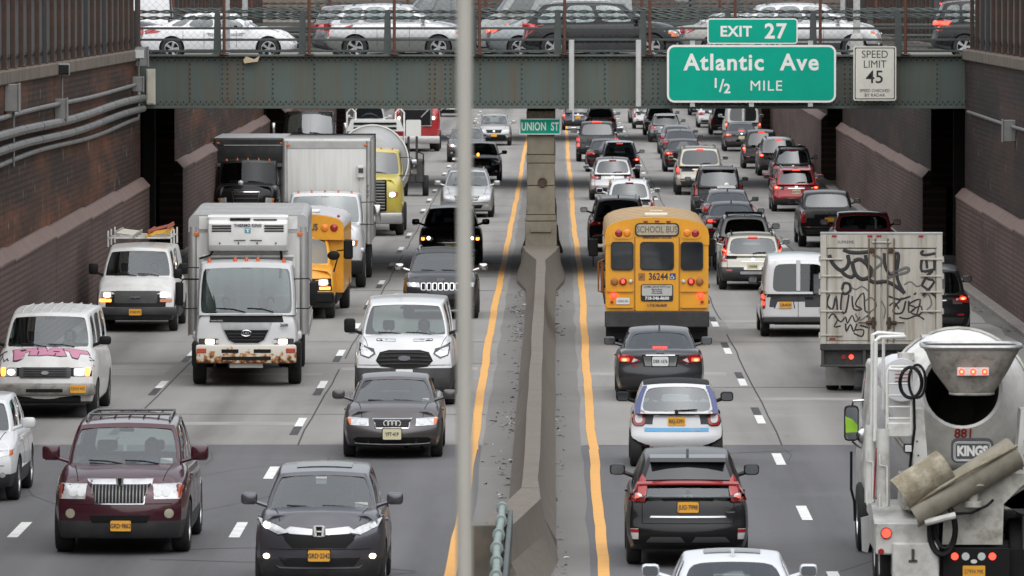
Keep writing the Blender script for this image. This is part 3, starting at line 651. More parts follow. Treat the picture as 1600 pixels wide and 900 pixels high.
for px, y1, lb in ((893, 172, 'left one of two upright metal channels on the girder beside the green sign'), (997.5, 166, 'right one of two upright metal channels on the girder beside the green sign')):
    b = MB(); x0, x1 = spx(px - 4, 199.5), spx(px + 4, 199.5); z1, z0 = spz(62, 199.5), spz(y1, 199.5)
    b.prism([(x0, 199.46), (x0 + .04, 199.46), (x0 + .04, 199.42), (x1 - .04, 199.42), (x1 - .04, 199.46), (x1, 199.46), (x1, 199.51), (x0, 199.51)], z0, z1, 'xy')
    if px < 900: b.box(x1 - .05, x1 + .0, 199.44, 199.50, z0 - .32, z0)
    o = b.obj('sign_channel', mat('channel_metal', (.46, .46, .45), .5, .4, var=.2, vscale=4)); tag(o, lb, 'bracket', 'empty sign channels')
sign_panel('street_sign', 'green UNION ST street sign fixed to the concrete bridge pier', 811.5, 876, 185, 210, SGREEN, SWHITE, [('UNION  ST', 0, -.01, .33, dict(bold=.007, sx=.64, spacing=1.05))], y=200.35, r=.03, bw=.03)

# ------------------------------------------------------------------ pier, median barrier, pipes
PX, PW = -.385, .80
t = thing('bridge_pier', 'stacked concrete pier under the middle of the bridge carrying the street sign', 'pier', (PX, 200.5, 0))
zs = [(.0, 1.62, .46), (1.62, 1.80, .44), (1.80, 2.65, .415), (2.65, 3.30, .405), (3.30, 3.55, .42), (3.55, 4.80, .40)]
b = MB()
for i, (a, c, hw) in enumerate(zs): b.box(-hw, hw, 0 + (.0 if i % 2 else .015), 17.0, a + .006, c - .006, .02)
b.obj('pier_wall', CONCP, t)
MB().box(-.42, .42, -.02, 17.0, 4.3, 4.83, .02).obj('pier_cap', mat('cap_mottled', (.20, .185, .14), .9, var=.7, vscale=14, bump=.5), t)
for x in (-.22, .22): MB().box(x - .1, x + .1, .3, .7, 4.83, 4.92).obj('bearing', DSTEEL, t, smooth=0)
b = MB(); b.lathe([(.10, -.03), (.14, -.03), (.14, .01), (.10, .01), (.09, .0), (0, .0)], 16, M=Matrix.Translation((.04, -.02, 2.75)) @ Matrix.Rotation(R(90), 4, 'X')); b.obj('drain_pipe', RUST, t)
MB().box(-.30, .30, -.035, .012, 1.30, 1.40, .01).obj('cast_band', CONCP, t)
# barrier: Jersey section swept along the median, widening at the piers
def jersey(name, ys, prof, label, m=CONCB):
    b = MB(); n = None
    rows = []
    for y, cx, top, base, h in ys:
        rows.append([(cx - base, y, 0), (cx - base, y, .10), (cx - (top + (base - top) * .30), y, h * .48), (cx - top, y, h), (cx + top, y, h), (cx + (top + (base - top) * .30), y, h * .48), (cx + base, y, .10), (cx + base, y, 0)])
    n = 8; vs = [p for r in rows for p in r]
    b.add(vs, [(i * n + j, i * n + j + 1, (i + 1) * n + j + 1, (i + 1) * n + j) for i in range(len(rows) - 1) for j in range(n - 1)] + [tuple(range(n)), tuple(range((len(rows) - 1) * n, len(rows) * n))[::-1]])
    return tag(b.obj(name, m, smooth=20), label, 'barrier')
ys = [(104.2, -.36, .135, .40, .9)] + [(y, -.36 + random.uniform(-.012, .012), .125 + random.uniform(-.008, .008), .38, .90 + random.uniform(-.01, .01)) for y in range(106, 190, 6)] + [(190.5, -.37, .12, .42, .90), (196.0, -.385, .42, .66, .92), (199.9, -.385, .53, .70, .93)]
jersey('median_barrier', ys, None, 'long concrete barrier down the median from the pier toward the camera')
jersey('median_barrier', [(218.2, -.385, .50, .66, .9), (221, -.385, .4, .6, .9), (227, -.37, .125, .40, .9)] + [(y, -.36, .125, .38, .9) for y in range(235, 285, 12)], None, 'concrete median barrier beyond the bridge pier')
# flared end block near the camera
b = MB()
top = [(-.495, 104.15), (-.225, 104.15), (-.20, 101.9), (-.62, 96.5), (-.98, 96.5), (-.90, 98.6)]
bot = [(-.76, 104.15), (.04, 104.15), (.05, 100.5), (-.02, 97.0), (-.30, 94.2), (-1.00, 96.45), (-1.05, 98.6)]
vs = [(x, y, .9) for x, y in top] + [(x, y, 0) for x, y in [(-.76, 104.15), (.04, 104.15), (.06, 101.5), (-.28, 93.6), (-.98, 96.4), (-1.05, 98.6)]]
mid = [(-.58, 104.15), (-.14, 104.15), (-.10, 101.8), (-.60, 96.35), (-.98, 96.45), (-.95, 98.6)]
vs = vs[:6] + [(x, y, .42) for x, y in mid] + vs[6:]
fs = [tuple(range(6)), tuple(range(12, 18))[::-1]] + [(k * 6 + i, k * 6 + (i + 1) % 6, (k + 1) * 6 + (i + 1) % 6, (k + 1) * 6 + i) for k in (0, 1) for i in range(6)]
b.add(vs, fs); tag(b.obj('barrier_end', CONCB, smooth=20), 'flared concrete end block of the median barrier beside the green pipe', 'barrier')
t = thing('guide_rail', 'green pipe guide rail with couplings at the near end of the barrier', 'rail', (-.75, 86, 0))
pts = [(.02, 11.2, 1.16), (.025, 8, 1.17), (.0, 4, 1.18), (.03, 0, 1.2), (.05, -8, 1.2), (.05, -30, 1.2)]
gp_ = mat('green_pipe_paint', (.20, .25, .235), .5, dirt=(.09, .10, .09), dscale=4)
MB().tube(pts, .055, 12).obj('pipe', gp_, t)
for y in (10.6, 8.2, 5.8, 3.5, 1.2, -1.0, -3.2):
    x = interp([(p[1], p[0]) for p in pts[::-1]], y); z = interp([(p[1], p[2]) for p in pts[::-1]], y)
    b = MB(); b.cyl((x, y - .10, z), (x, y + .10, z), .085, None, 14); b.obj('coupling', gp_, t)
MB().box(.10, .17, -30, 10.9, .78, 1.12, .01).obj('rail_plate', mat('green_dark_plate', (.07, .085, .08), .6, dirt=(.04, .04, .035), dscale=3), t)
for y in (10.2, 4, -2, -8):
    MB().box(.05, .12, y - .05, y + .05, 0, 1.12, .005).obj('rail_post', DSTEEL, t)
MB().box(-.40, .04, 9.6, 9.66, .05, 1.0, .01).obj('end_plate', mat('brown_plate', (.10, .088, .072), .8, var=.4, vscale=3, dirt=(.16, .12, .08), dscale=3), t)
# out-of-focus light pole in the median close to the camera
b = MB(); b.cyl((0, 0, 0.0), (0, 0, 12.5), .032, .031, 20); b.lathe([(0, 0), (.14, 0), (.14, .04), (.06, .3), (.033, .34)], 16)
tag(b.obj('light_pole', mat('pole_galvanised', (.34, .33, .295), .5, .25, var=.15, vscale=2), None, ((725.5 - XV) / 400, 27.0, 0)), 'blurred grey metal pole standing upright close to the camera', 'pole')
# brick houses beyond the last bridge
hb = [(-44, 22, 16, (0.12, .06, .045)), (-21, 20, 13, (.16, .12, .09)), (0, 21, 15, (.10, .055, .042)), (22, 21, 14, (.13, .09, .07)), (44, 22, 17, (.09, .05, .04))]
for i, (x, wd, h, c) in enumerate(hb):
    t = thing('apartment_house', ['leftmost', 'second from left', 'middle', 'second from right', 'rightmost'][i] + ' brick house across the end of the expressway', 'house', (x, 590, 0))
    MB().box(-wd / 2 + .2, wd / 2 - .2, 0, 12, 0, h).obj('wall', mat('house_%d' % i, c, .9, var=.2, vscale=.8), t, smooth=0)
    MB().box(-wd / 2, wd / 2, -.4, 12.2, h, h + .5, .05).obj('cornice', COPING, t)
    me = MB().box(-.6, .6, -.03, .02, 0, 1.9).mesh('window', DGLASS, 0)
    for f in range(int(h / 3.3)):
        for j in range(6): link('window', me, t, (-wd / 2 + 2 + j * (wd - 4) / 5, 0, 1.2 + 3.3 * f))
# ------------------------------------------------------------------ vehicle builder
def preset(kind, **k):
    d = dict(kind=kind, L=4.8, W=1.82, H=1.46, r=.33, tw=.215, fo=.93, ro=1.05, gc=.20, hf=.72, cowl=.96, belt=.95, deck=1.02, tail=.98,
             a0=1.28, a1=2.05, d1=1.55, d0=.72, wa0=.83, wa1=.62, wd1=.62, wd0=.80, rise=.06, crown=.045, clad=0.0,
             win=[(.09, .40), (.45, .74), (.78, .93)], rear_u=.88, roofrails=False, hi=True, ffront=.20, frear=.13, cA=.16, plan=.10, bed=None, rearglass=True, side='glass')
    if kind == 'suv': d.update(L=4.6, W=1.85, H=1.69, r=.36, fo=.92, ro=1.0, gc=.22, hf=.93, cowl=1.12, belt=1.10, deck=1.10, tail=1.06, a0=1.10, a1=1.83, d1=.42, d0=.14, wa0=.85, wa1=.66, wd1=.63, wd0=.80, clad=.42, win=[(.08, .36), (.40, .68), (.72, .93)])
    if kind == 'minivan': d.update(L=5.1, W=1.97, H=1.76, r=.34, fo=.98, ro=1.08, hf=.88, cowl=1.12, belt=1.10, deck=1.10, tail=1.05, a0=.95, a1=1.95, d1=.36, d0=.12, wa0=.85, wa1=.66, wd1=.64, wd0=.80, win=[(.10, .34), (.38, .64), (.68, .93)])
    if kind == 'van': d.update(L=5.6, W=2.01, H=2.10, r=.37, fo=.86, ro=1.25, gc=.26, hf=1.10, cowl=1.30, belt=1.26, deck=1.26, tail=1.20, a0=.78, a1=1.42, d1=.10, d0=.03, wa0=.86, wa1=.74, wd1=.76, wd0=.88, rise=.05, crown=.05, win=[(.05, .22)], ffront=.14, frear=.05, plan=.07, cA=.20)
    if kind == 'pickup': d.update(L=5.85, W=2.03, H=1.92, r=.40, tw=.26, fo=.95, ro=1.2, gc=.32, hf=1.14, cowl=1.26, belt=1.24, deck=1.24, tail=1.22, a0=1.35, a1=1.95, d1=2.62, d0=2.36, wa0=.85, wa1=.68, wd1=.68, wd0=.82, win=[(.08, .46), (.52, .92)], bed=(.12, 2.1, .5), frear=.06, ffront=.12)
    if kind == 'hatch': d.update(L=4.2, W=1.78, H=1.55, r=.33, fo=.86, ro=.75, hf=.82, cowl=1.0, belt=1.0, deck=1.0, tail=.98, a0=1.05, a1=1.75, d1=.5, d0=.18, clad=.34)
    d.update(k); return d

def boxgrid(us, ts, vs, fn):
    idx = {}; V = []
    nu, ntt, nv = len(us), len(ts), len(vs)
    def vi(i, j, k):
        if (i, j, k) not in idx: idx[(i, j, k)] = len(V); V.append(fn(us[i], ts[j], vs[k]))
        return idx[(i, j, k)]
    F = []
    for i in range(nu - 1):
        for j in range(ntt - 1):
            for k in (0, nv - 1): F.append((vi(i, j, k), vi(i + 1, j, k), vi(i + 1, j + 1, k), vi(i, j + 1, k)))
        for k in range(nv - 1):
            for j in (0, ntt - 1): F.append((vi(i, j, k), vi(i + 1, j, k), vi(i + 1, j, k + 1), vi(i, j, k + 1)))
    for j in range(ntt - 1):
        for k in range(nv - 1):
            for i in (0, nu - 1): F.append((vi(i, j, k), vi(i, j + 1, k), vi(i, j + 1, k + 1), vi(i, j, k + 1)))
    return V, F

def smoothstep(x): x = max(0, min(1, x)); return x * x * (3 - 2 * x)
PROF_F = {'sedan': [(0, .12), (.16, .03), (.42, 0), (.62, .05), (.80, .11), (.92, .20), (1, .34)], 'suv': [(0, .12), (.16, .03), (.40, 0), (.65, .02), (.82, .06), (.93, .13), (1, .26)],
          'van': [(0, .08), (.12, 0), (.36, .0), (.45, .05), (.7, .08), (.85, .14), (1, .30)], 'box': [(0, .03), (.2, 0), (.8, 0), (1, .03)]}
PROF_R = {'sedan': [(0, .10), (.16, .02), (.40, 0), (.50, .05), (.75, .08), (.93, .06), (1, .12)], 'suv': [(0, .10), (.16, .02), (.38, 0), (.46, .07), (.7, .09), (.9, .13), (1, .17)],
          'van': [(0, .05), (.14, .02), (.28, .02), (.32, .04), (1, .06)], 'box': [(0, .03), (.2, 0), (.8, 0), (1, .03)]}

class Car: pass
def build_car(root, sp, pm, glass=GLASS, trim=None, clad=CLAD, interior=True, seatm=SEATM, wheels=True, rimmat=RIM, mirrors=True, mirror_mat=None, sub=1, rimstyle=5):
    """body shell + cabin + glass + wheels + seats + mirrors under root; +y is the front"""
    c = Car(); c.sp = sp; c.root = root; c.pm = pm; hi = sp['hi']
    L, W, H = sp['L'], sp['W'], sp['H']; h = L / 2; kind = sp['kind']
    pf = PROF_F.get(sp.get('pf', kind), PROF_F['suv']); pr = PROF_R.get(sp.get('pr', kind), PROF_R['suv'])
    A0, A1, D1, D0 = h - sp['a0'], h - sp['a1'], -h + sp['d1'], -h + sp['d0']
    zA0, zD0 = sp['cowl'], sp['deck']
    zA1, zD1 = H - sp['rise'] - sp['crown'], H - sp['rise'] - sp['crown'] - (.02 if kind != 'van' else 0)
    top = [(-h, sp['tail'] - .03), (-h + .10, sp['tail'])]
    if D0 > -h + .25: top += [(D0, sp['deck'])]
    top += [(lerp(D0, A0, .5), sp['belt']), (A0, sp['cowl']), (lerp(A0, h, .5), lerp(sp['cowl'], sp['hf'], .36)), (h - .18, sp['hf'] + .03), (h, sp['hf'])]
    top = sorted(top)
    gc = sp['gc']; bot = [(-h, gc + .12), (-h + .5, gc + .02), (-h + .9, gc), (h - .7, gc), (h, gc + .04)]
    wv = [(0, .93), (.12, .965), (.32, .995), (.5, 1.0), (.70, .985), (.86, .955), (.95, .92), (1, .86)]
    ys = sorted(set([round(y, 3) for y in [-h, -h + .06, -h + .25, -h + .6, D0, D0 + .12, lerp(D0, A0, .25), lerp(D0, A0, .5), lerp(D0, A0, .75), A0 - .45, A0, lerp(A0, h, .35), lerp(A0, h, .7), h - .18, h - .05, h] if -h <= y <= h]))
    if sp['bed']: ys = sorted(set(ys + [round(-h + sp['bed'][0], 3), round(-h + sp['bed'][0] + .05, 3), round(-h + sp['bed'][1], 3), round(-h + sp['bed'][1] - .05, 3)]))
    us = [-1, -.93, -.84, -.55, -.2, .2, .55, .84, .93, 1]; vs = [0, .05, .12, .32, .5, .70, .86, .95, 1]
    dep = []
    if interior and hi: dep.append((D0 + .05, A0 - .5, .28))
    if sp['bed']: dep.append((-h + sp['bed'][0] + .04, -h + sp['bed'][1] - .04, sp['bed'][2]))
    def f(u, t, v):
        y0 = t * h; zt = interp(top, y0); zb = interp(bot, y0)
        z = zb + (zt - zb) * v
        pl = 1 - sp['plan'] * (smoothstep((t - .62) / .38) ** 1.5 if t > 0 else 0) - .6 * sp['plan'] * (smoothstep((-t - .62) / .38) ** 1.5 if t < 0 else 0)
        tw_ = interp(wv, v)
        if v >= .95 and y0 > A0: tw_ -= (.07 if v >= 1 else .022) * smoothstep((y0 - A0) / .5)
        x = u * W / 2 * tw_ * pl
        if v >= 1:
            z += (.055 if y0 > A0 else .02) * (1 - u * u)
            if y0 > A0 + .1 and abs(u) < .6 and kind != 'box': z += .016
            if abs(u) < .9:
                for a, b_, dz in dep:
                    if a <= y0 <= b_: z -= dz
        p = interp(pf, v) if t > 0 else interp(pr, v); cc = sp['ffront'] if t > 0 else sp['frear']
        y = y0 - math.copysign(1, t) * abs(t) ** 6 * (p + cc * abs(u) ** 2.6)
        return (x, y, z)
    V, F = boxgrid(us, [y / h for y in ys], vs, f)
    clz = sp['clad']; mi = []
    for fa in F:
        cx = sum(V[i][0] for i in fa) / 4; cy = sum(V[i][1] for i in fa) / 4; cz = sum(V[i][2] for i in fa) / 4
        q = 0
        zmin = min(V[i][2] for i in fa); zmx = max(V[i][2] for i in fa)
        if cz < clz or zmx < gc + .10: q = 1
        flat = all(V[i][2] > interp(top, V[i][1]) - .40 and abs(V[i][0]) < W / 2 * .86 for i in fa) and (D0 + .02) < cy < (A0 - .12)
        if flat and zmx - zmin < .35 and abs(cx) < W * .42: q = 2
        if sp['bed'] and -h + sp['bed'][0] < cy < -h + sp['bed'][1] and abs(cx) < W * .42 and cz > gc + .3 and cz < sp['tail'] + .1 and zmx < sp['tail'] + .06 and cz > sp['tail'] - .7: q = 1
        mi.append(q)
    me = mesh_from('body', V, F, [pm, clad, INTER], mi, 0)
    tmp = bpy.data.objects.new('tmp', me); COL.objects.link(tmp)
    ss = tmp.modifiers.new('s', 'SUBSURF'); ss.levels = sub; ss.render_levels = sub
    fy, ry, r = h - sp['fo'], -h + sp['ro'], sp['r']; c.fy, c.ry = fy, ry
    cut = None
    if hi and wheels:
        b = MB()
        for y in (fy, ry):
            for sx in (-1, 1): b.cyl((sx * (W / 2 - .36), y, r), (sx * (W / 2 + .1), y, r), r + .055, None, 28)
        cut = b.obj('cut', [CLAD]); bo = tmp.modifiers.new('b', 'BOOLEAN'); bo.operation = 'DIFFERENCE'; bo.object = cut; bo.solver = 'EXACT'
        bo.material_mode = 'TRANSFER'
    bpy.context.view_layer.update()
    bm_ = evaluated(tmp); bpy.data.objects.remove(tmp)
    if cut: bpy.data.objects.remove(cut)
    bm_.name = 'body'; bm_.polygons.foreach_set('use_smooth', [True] * len(bm_.polygons)); bm_.set_sharp_from_angle(angle=R(42))
    c.body = link('body', bm_, root)
    # ---- cabin
    wa0, wa1, wd1, wd0 = [W / 2 * sp[q] for q in ('wa0', 'wa1', 'wd1', 'wd0')]; crown = sp['crown']; cA0, cA1 = sp['cA'], sp['cA'] * .6; cD0, cD1 = sp['frear'] * .7, sp['frear'] * .55
    def side(a, b):
        x0 = lerp(wa0, wd0, a) + .035 * 4 * a * (1 - a); y0 = lerp(A0, D0, a); z0 = interp(top, y0) - .03
        x1 = lerp(wa1, wd1, a) + .04 * 4 * a * (1 - a); y1 = lerp(A1, D1, a); z1 = lerp(zA1, zD1, a) + sp['rise'] * 4 * a * (1 - a) ** (1.0)
        return Vector((lerp(x0, x1, b) + .03 * 4 * b * (1 - b), lerp(y0, y1, b), lerp(z0, z1, b)))
    def wind(u, b):
        p = side(0, b); return Vector((u * p.x, p.y + lerp(cA0, cA1, b) * (1 - abs(u) ** 2.2), p.z + b * crown * (1 - u * u)))
    def rear(u, b):
        p = side(1, b); return Vector((u * p.x, p.y - lerp(cD0, cD1, b) * (1 - u * u), p.z + b * crown * (1 - u * u)))
    def roof(u, a):
        p = side(a, 1); return Vector((u * p.x, p.y + lerp(cA1, -cD1, a) * (1 - u * u), p.z + crown * (1 - u * u)))
    c.side, c.wind, c.rear, c.roof = side, wind, rear, roof
    bl, bh = sp.get('bl', .07), sp.get('bh', .90)
    wu = sp.get('wu', .925); ru = sp['rear_u']
    U = sorted(set([-1, -wu, -ru, -.5, 0, .5, ru, wu, 1])); B = [0, bl, lerp(bl, bh, .33), lerp(bl, bh, .67), bh, 1]
    Aset = sorted(set([0, 1] + [x for w_ in sp['win'] for x in w_] + [lerp(w_[0], w_[1], .5) for w_ in sp['win']]))
    g = MB()
    def patch(fn, P, Q, hole, mi=0):
        for i in range(len(P) - 1):
            for j in range(len(Q) - 1):
                if hole(.5 * (P[i] + P[i + 1]), .5 * (Q[j] + Q[j + 1])): continue
                g.add([fn(P[i], Q[j]), fn(P[i + 1], Q[j]), fn(P[i + 1], Q[j + 1]), fn(P[i], Q[j + 1])], [(0, 1, 2, 3)], mi)
    inb = lambda b: bl < b < bh
    patch(wind, U, B, lambda u, b: abs(u) < wu and inb(b))
    patch(rear, U, B, lambda u, b: sp['rearglass'] and abs(u) < ru and inb(b))
    sw = lambda a, b: inb(b) and any(p < a < q for p, q in sp['win'])
    patch(side, Aset, B, sw)
    patch(lambda a, b: Vector((-side(a, b).x, side(a, b).y, side(a, b).z)), Aset, B, sw)
    patch(roof, U, Aset, lambda u, a: False, 1 if sp.get('darkroof') else 0)
    bm0 = g.mesh('cabin_frame', [pm, trim or GLOSSB], 0, weld=True)
    tmp = bpy.data.objects.new('tmp', bm0); COL.objects.link(tmp)
    ss = tmp.modifiers.new('s', 'SUBSURF'); ss.levels = sub; ss.render_levels = sub
    so_ = tmp.modifiers.new('o', 'SOLIDIFY'); so_.thickness = .018; so_.offset = -1
    bpy.context.view_layer.update(); m2 = evaluated(tmp); bpy.data.objects.remove(tmp)
    m2.name = 'cabin_frame'; m2.polygons.foreach_set('use_smooth', [True] * len(m2.polygons)); m2.set_sharp_from_angle(angle=R(48))
    c.cabin = link('cabin_frame', m2, root)
    cen = Vector((0, (A1 + D1) / 2, zA0 + .15))
    def gpane(name, fn, p0, p1, q0, q1, gm, inset=.014, n=5):
        dp, dq = (p1 - p0) * .03, (q1 - q0) * .04
        P = [lerp(p0 - dp, p1 + dp, i / n) for i in range(n + 1)]; Q = [lerp(q0 - dq, q1 + dq, i / 4) for i in range(5)]
        b = MB(); b.grid(lambda u, v: (lambda p: p + (cen - p).normalized() * inset)(fn(u, v)), P, Q); return b.obj(name, gm, root, smooth=60)
    rg = sp.get('rg', glass)
    c.windshield = gpane('windshield', wind, -wu, wu, bl, bh, glass)
    if sp['rearglass']: c.rearwin = gpane('rear_window', rear, -ru, ru, bl, bh, rg)
    for (p, q) in sp['win']:
        gm = sp.get('sg', glass)
        gpane('side_window', side, p, q, bl, bh, gm)
        gpane('side_window', lambda a, b: Vector((-side(a, b).x, side(a, b).y, side(a, b).z)), p, q, bl, bh, gm)
    # ---- seats
    if hi and interior:
        zb = sp['belt'] - .25; fyy = lerp(A0, A1, .9) - .55
        def seat(x, y, wd, nm='seat'):
            b = MB(); b.box(x - wd / 2, x + wd / 2, y - .1, y + .08, zb - .1, zb + .34, .05, seg=2)
            if wd < .7: b.box(x - .12, x + .12, y - .08, y + .03, zb + .38, zb + .58, .04, seg=2); b.cyl((x - .05, y - .02, zb + .3), (x - .05, y - .02, zb + .4), .012); b.cyl((x + .05, y - .02, zb + .3), (x + .05, y - .02, zb + .4), .012)
            b.obj(nm, seatm, root)
        for x in (-.36, .36): seat(x, fyy, .5)
        if kind != 'van' and kind != 'pickup' and L > 3.2: 
            seat(0, max(fyy - .95, D1 + .35), 1.2, 'rear_bench')
            for x in (-.36, .36):
                b = MB(); b.box(x - .13, x + .13, max(fyy - .95, D1 + .35) - .05, max(fyy - .95, D1 + .35) + .05, zb + .36, zb + .52, .04, seg=2); b.obj('headrest', seatm, root)
        b = MB(); b.box(-wa0 + .06, wa0 - .06, A0 - .55, A0 - .02, zA0 - .22, zA0 - .04, .04); b.obj('dashboard', INTER, root)
        b = MB(); b.tube([(-.36 + .18 * math.cos(R(a)), A0 - .66 - .06 * math.sin(R(a)), zA0 - .07 + .17 * math.sin(R(a))) for a in range(0, 360, 24)], .016, 6, closed=True); b.obj('steering_wheel', BLACK, root)
        b = MB(); b.box(-.11, .11, A1 - .02, A1 + .01, zA1 - .10, zA1 - .04, .012); b.obj('rear_view_mirror', BLACK, root)
    # ---- wheels
    if wheels:
        for y in (fy, ry):
            for sx in (-1, 1): wheel(root, sx * (W / 2 - sp['tw'] / 2 - (.015 if hi else -.01)), y, r, sp['tw'], sx, rimmat, rimstyle, detail=hi)
    # ---- mirrors
    if mirrors:
        mm = mirror_mat or pm; mz = zA0 + .04; my = A0 - .30; mw = sp.get('mw', 1.0)
        for sx in (-1, 1):
            x0 = side(.1, .08).x; mx = max(W / 2 + .10, x0 + .16); b = MB(); q = -sx
            b.box(sx * (mx - .115 * mw), sx * (mx + .115 * mw), my - .05, my + .10, mz + .0, mz + .17 * sp.get('mh', 1), .05, seg=2)
            b.cyl((sx * (x0 - .03), my + .03, mz - .02), (sx * (mx - .06), my + .02, mz + .05), .032, None, 8)
            o = b.obj('wing_mirror', mm, root)
            g2 = MB(); g2.prism(rrect(sx * mx, mz + .085 * sp.get('mh', 1), .19 * mw, .125 * sp.get('mh', 1), .04), my - .054, my - .051); g2.obj('mirror_glass', MIRR, o)
    # ---- surface for decals
    vs_, fs_ = [], []
    for o in (c.body, c.cabin):
        n = len(vs_); vs_ += [v.co.copy() for v in o.data.vertices]; fs_ += [[i + n for i in p.vertices] for p in o.data.polygons]
    c.bvh = BVHTree.FromPolygons(vs_, fs_); c.h = h; c.hw = W / 2
    c.A0, c.A1, c.D0, c.D1, c.zA1, c.zD1 = A0, A1, D0, D1, zA1, zD1
    return c

_W = {}
def wheel(root, x, y, r, w, sx, rm, style=5, detail=True, dual=False):
    key = (round(r, 3), round(w, 3), rm.name, style, detail)
    if key not in _W:
        hw = w / 2; ri = r * .66 if style != 'truck' else r * .58; n = 28 if detail else 18
        M = Matrix.Rotation(R(90), 4, 'Y')
        b = MB(); b.lathe([(ri, -hw * .9), (r * .9, -hw), (r * .985, -hw * .8), (r, -hw * .4), (r, hw * .4), (r * .985, hw * .8), (r * .9, hw), (ri, hw * .9), (ri, -hw * .9)], n, M=M)
        t = b.mesh('wheel', TYRE, 50)
        b = MB()
        b.lathe([(ri + .004, hw * .86), (ri * .93, hw * .9), (ri * .9, hw * .55), (ri * .88, hw * .25), (0, hw * .25)], n, M=M, mis=[0, 0, 0, 1])
        k = style if isinstance(style, int) else 0
        for i in range(k):
            a = 2 * math.pi * i / k
            for da in ((-.10, .10) if k == 5 else (0,)):
                ca, sa = math.cos(a + da), math.sin(a + da); ww = ri * .10; px_, pz_ = -sa, ca
                p0, p1 = ri * .12, ri * .94
                vs = []
                for (q, xx) in ((p0, hw * .80), (p1, hw * .86)):
                    for sgn in (-1, 1):
                        for dx in (0, -.03): vs.append((xx + dx, q * ca + sgn * ww * px_, q * sa + sgn * ww * pz_))
                b.add(vs, [(0, 2, 6, 4), (1, 5, 7, 3), (0, 4, 5, 1), (2, 3, 7, 6), (0, 1, 3, 2), (4, 6, 7, 5)])
        if style == 'truck':
            b.lathe([(ri * .9, hw * .5), (ri * .5, hw * .3), (ri * .42, hw * .75), (ri * .2, hw * .95), (0, hw * .95)], n, M=M)
            for i in range(8):
                a = R(45 * i); b.cyl((hw * .4, ri * .62 * math.cos(a), ri * .62 * math.sin(a)), (hw * .7, ri * .62 * math.cos(a), ri * .62 * math.sin(a)), .02, None, 6)
        else: b.lathe([(ri * .2, hw * .7), (ri * .2, hw * .86), (0, hw * .88)], 12, M=M)
        rr = b.mesh('rim', [rm, BLACK], 40); _W[key] = (t, rr)
    t, rr = _W[key]
    o = link('wheel', t, root, (x, y, r)); q = link('rim', rr, o)
    if sx < 0: q.rotation_euler = (0, 0, R(180))
    return o

def decal(c, poly, side, m, name, off=.006, parent=None, nx=8, nz=4, both=False, thick=.02, label=None):
    """a raised patch lying on the vehicle's skin: poly in (x,z) for F/B, (y,z) for L/R, (x,y) for T"""
    polys = [poly] + ([[(-a, b) for a, b in poly]] if both else [])
    out = []
    for P in polys:
        xs0, xs1 = min(p[0] for p in P), max(p[0] for p in P)
        xs = sorted(set([round(p[0], 5) for p in P] + [round(lerp(xs0, xs1, i / nx), 5) for i in range(nx + 1)]))
        xs = [x for i, x in enumerate(xs) if i == 0 or x - xs[i - 1] > 1e-4]
        cols = []
        e = (xs1 - xs0) * 1e-4
        for x in xs:
            xx = min(max(x, xs0 + e), xs1 - e); zz = []
            for i in range(len(P)):
                (a, b), (p, q) = P[i], P[(i + 1) % len(P)]
                if (a - xx) * (p - xx) <= 0 and abs(a - p) > 1e-9: zz.append(b + (q - b) * (xx - a) / (p - a))
            if len(zz) < 2: zz = [P[0][1], P[0][1]]
            cols.append((x, min(zz), max(zz)))
        if side in 'FB': dr = Vector((0, -1 if side == 'F' else 1, 0)); mk_ = lambda a, b: Vector((a, 20 if side == 'F' else -20, b))
        elif side in 'LR': dr = Vector((1 if side == 'L' else -1, 0, 0)); mk_ = lambda a, b: Vector((-20 if side == 'L' else 20, a, b))
        else: dr = Vector((0, 0, -1)); mk_ = lambda a, b: Vector((a, b, 20))
        pts = []; hits = []
        for (x, z0, z1) in cols:
            for k in range(nz + 1):
                o_ = mk_(x, lerp(z0, z1, k / nz)); hit = c.bvh.ray_cast(o_, dr, 60)[0]
                if hit is not None and side in 'FB' and abs(hit.y) < c.h - c.sp.get('reach', 1.0): hit = None
                if hit is not None and side in 'LR' and abs(hit.x) < c.hw * .66: hit = None
                pts.append(o_); hits.append(hit)
        ax = 1 if side in 'FB' else (0 if side in 'LR' else 2)
        good = [h_ for h_ in hits if h_ is not None]
        if not good: continue
        res = []
        for o_, h_ in zip(pts, hits):
            if h_ is None: h_ = min(good, key=lambda g_: (g_ - o_)[0 if ax else 1] ** 2 + (g_.z - o_.z) ** 2); p = o_.copy(); p[ax] = h_[ax]
            else: p = h_.copy()
            res.append(p - dr * off)
        nc, nr = len(cols), nz + 1; n = len(res)
        V = res + [p + dr * (off + thick) for p in res]
        F = [(i * nr + j, i * nr + j + 1, (i + 1) * nr + j + 1, (i + 1) * nr + j) for i in range(nc - 1) for j in range(nr - 1)]
        B_ = [i * nr for i in range(nc)] + [(nc - 1) * nr + j for j in range(1, nr)] + [i * nr + nr - 1 for i in range(nc - 2, -1, -1)] + [j for j in range(nr - 2, 0, -1)]
        F += [(B_[i], B_[(i + 1) % len(B_)], B_[(i + 1) % len(B_)] + n, B_[i] + n) for i in range(len(B_))]
        b = MB(); b.add(V, F); o = b.obj(name, m, parent or c.root, smooth=50); out.append(o)
        if label: o['label'] = label
    return out if both else (out[0] if out else None)

def skin(c, side, a, b):
    if side in 'FB': o_, dr = Vector((a, 20 if side == 'F' else -20, b)), Vector((0, -1 if side == 'F' else 1, 0))
    elif side in 'LR': o_, dr = Vector((-20 if side == 'L' else 20, a, b)), Vector((1 if side == 'L' else -1, 0, 0))
    else: o_, dr = Vector((a, b, 20)), Vector((0, 0, -1))
    h_ = c.bvh.ray_cast(o_, dr, 60)[0]
    return h_ if h_ is not None else Vector((a, c.h if side == 'F' else -c.h, b))

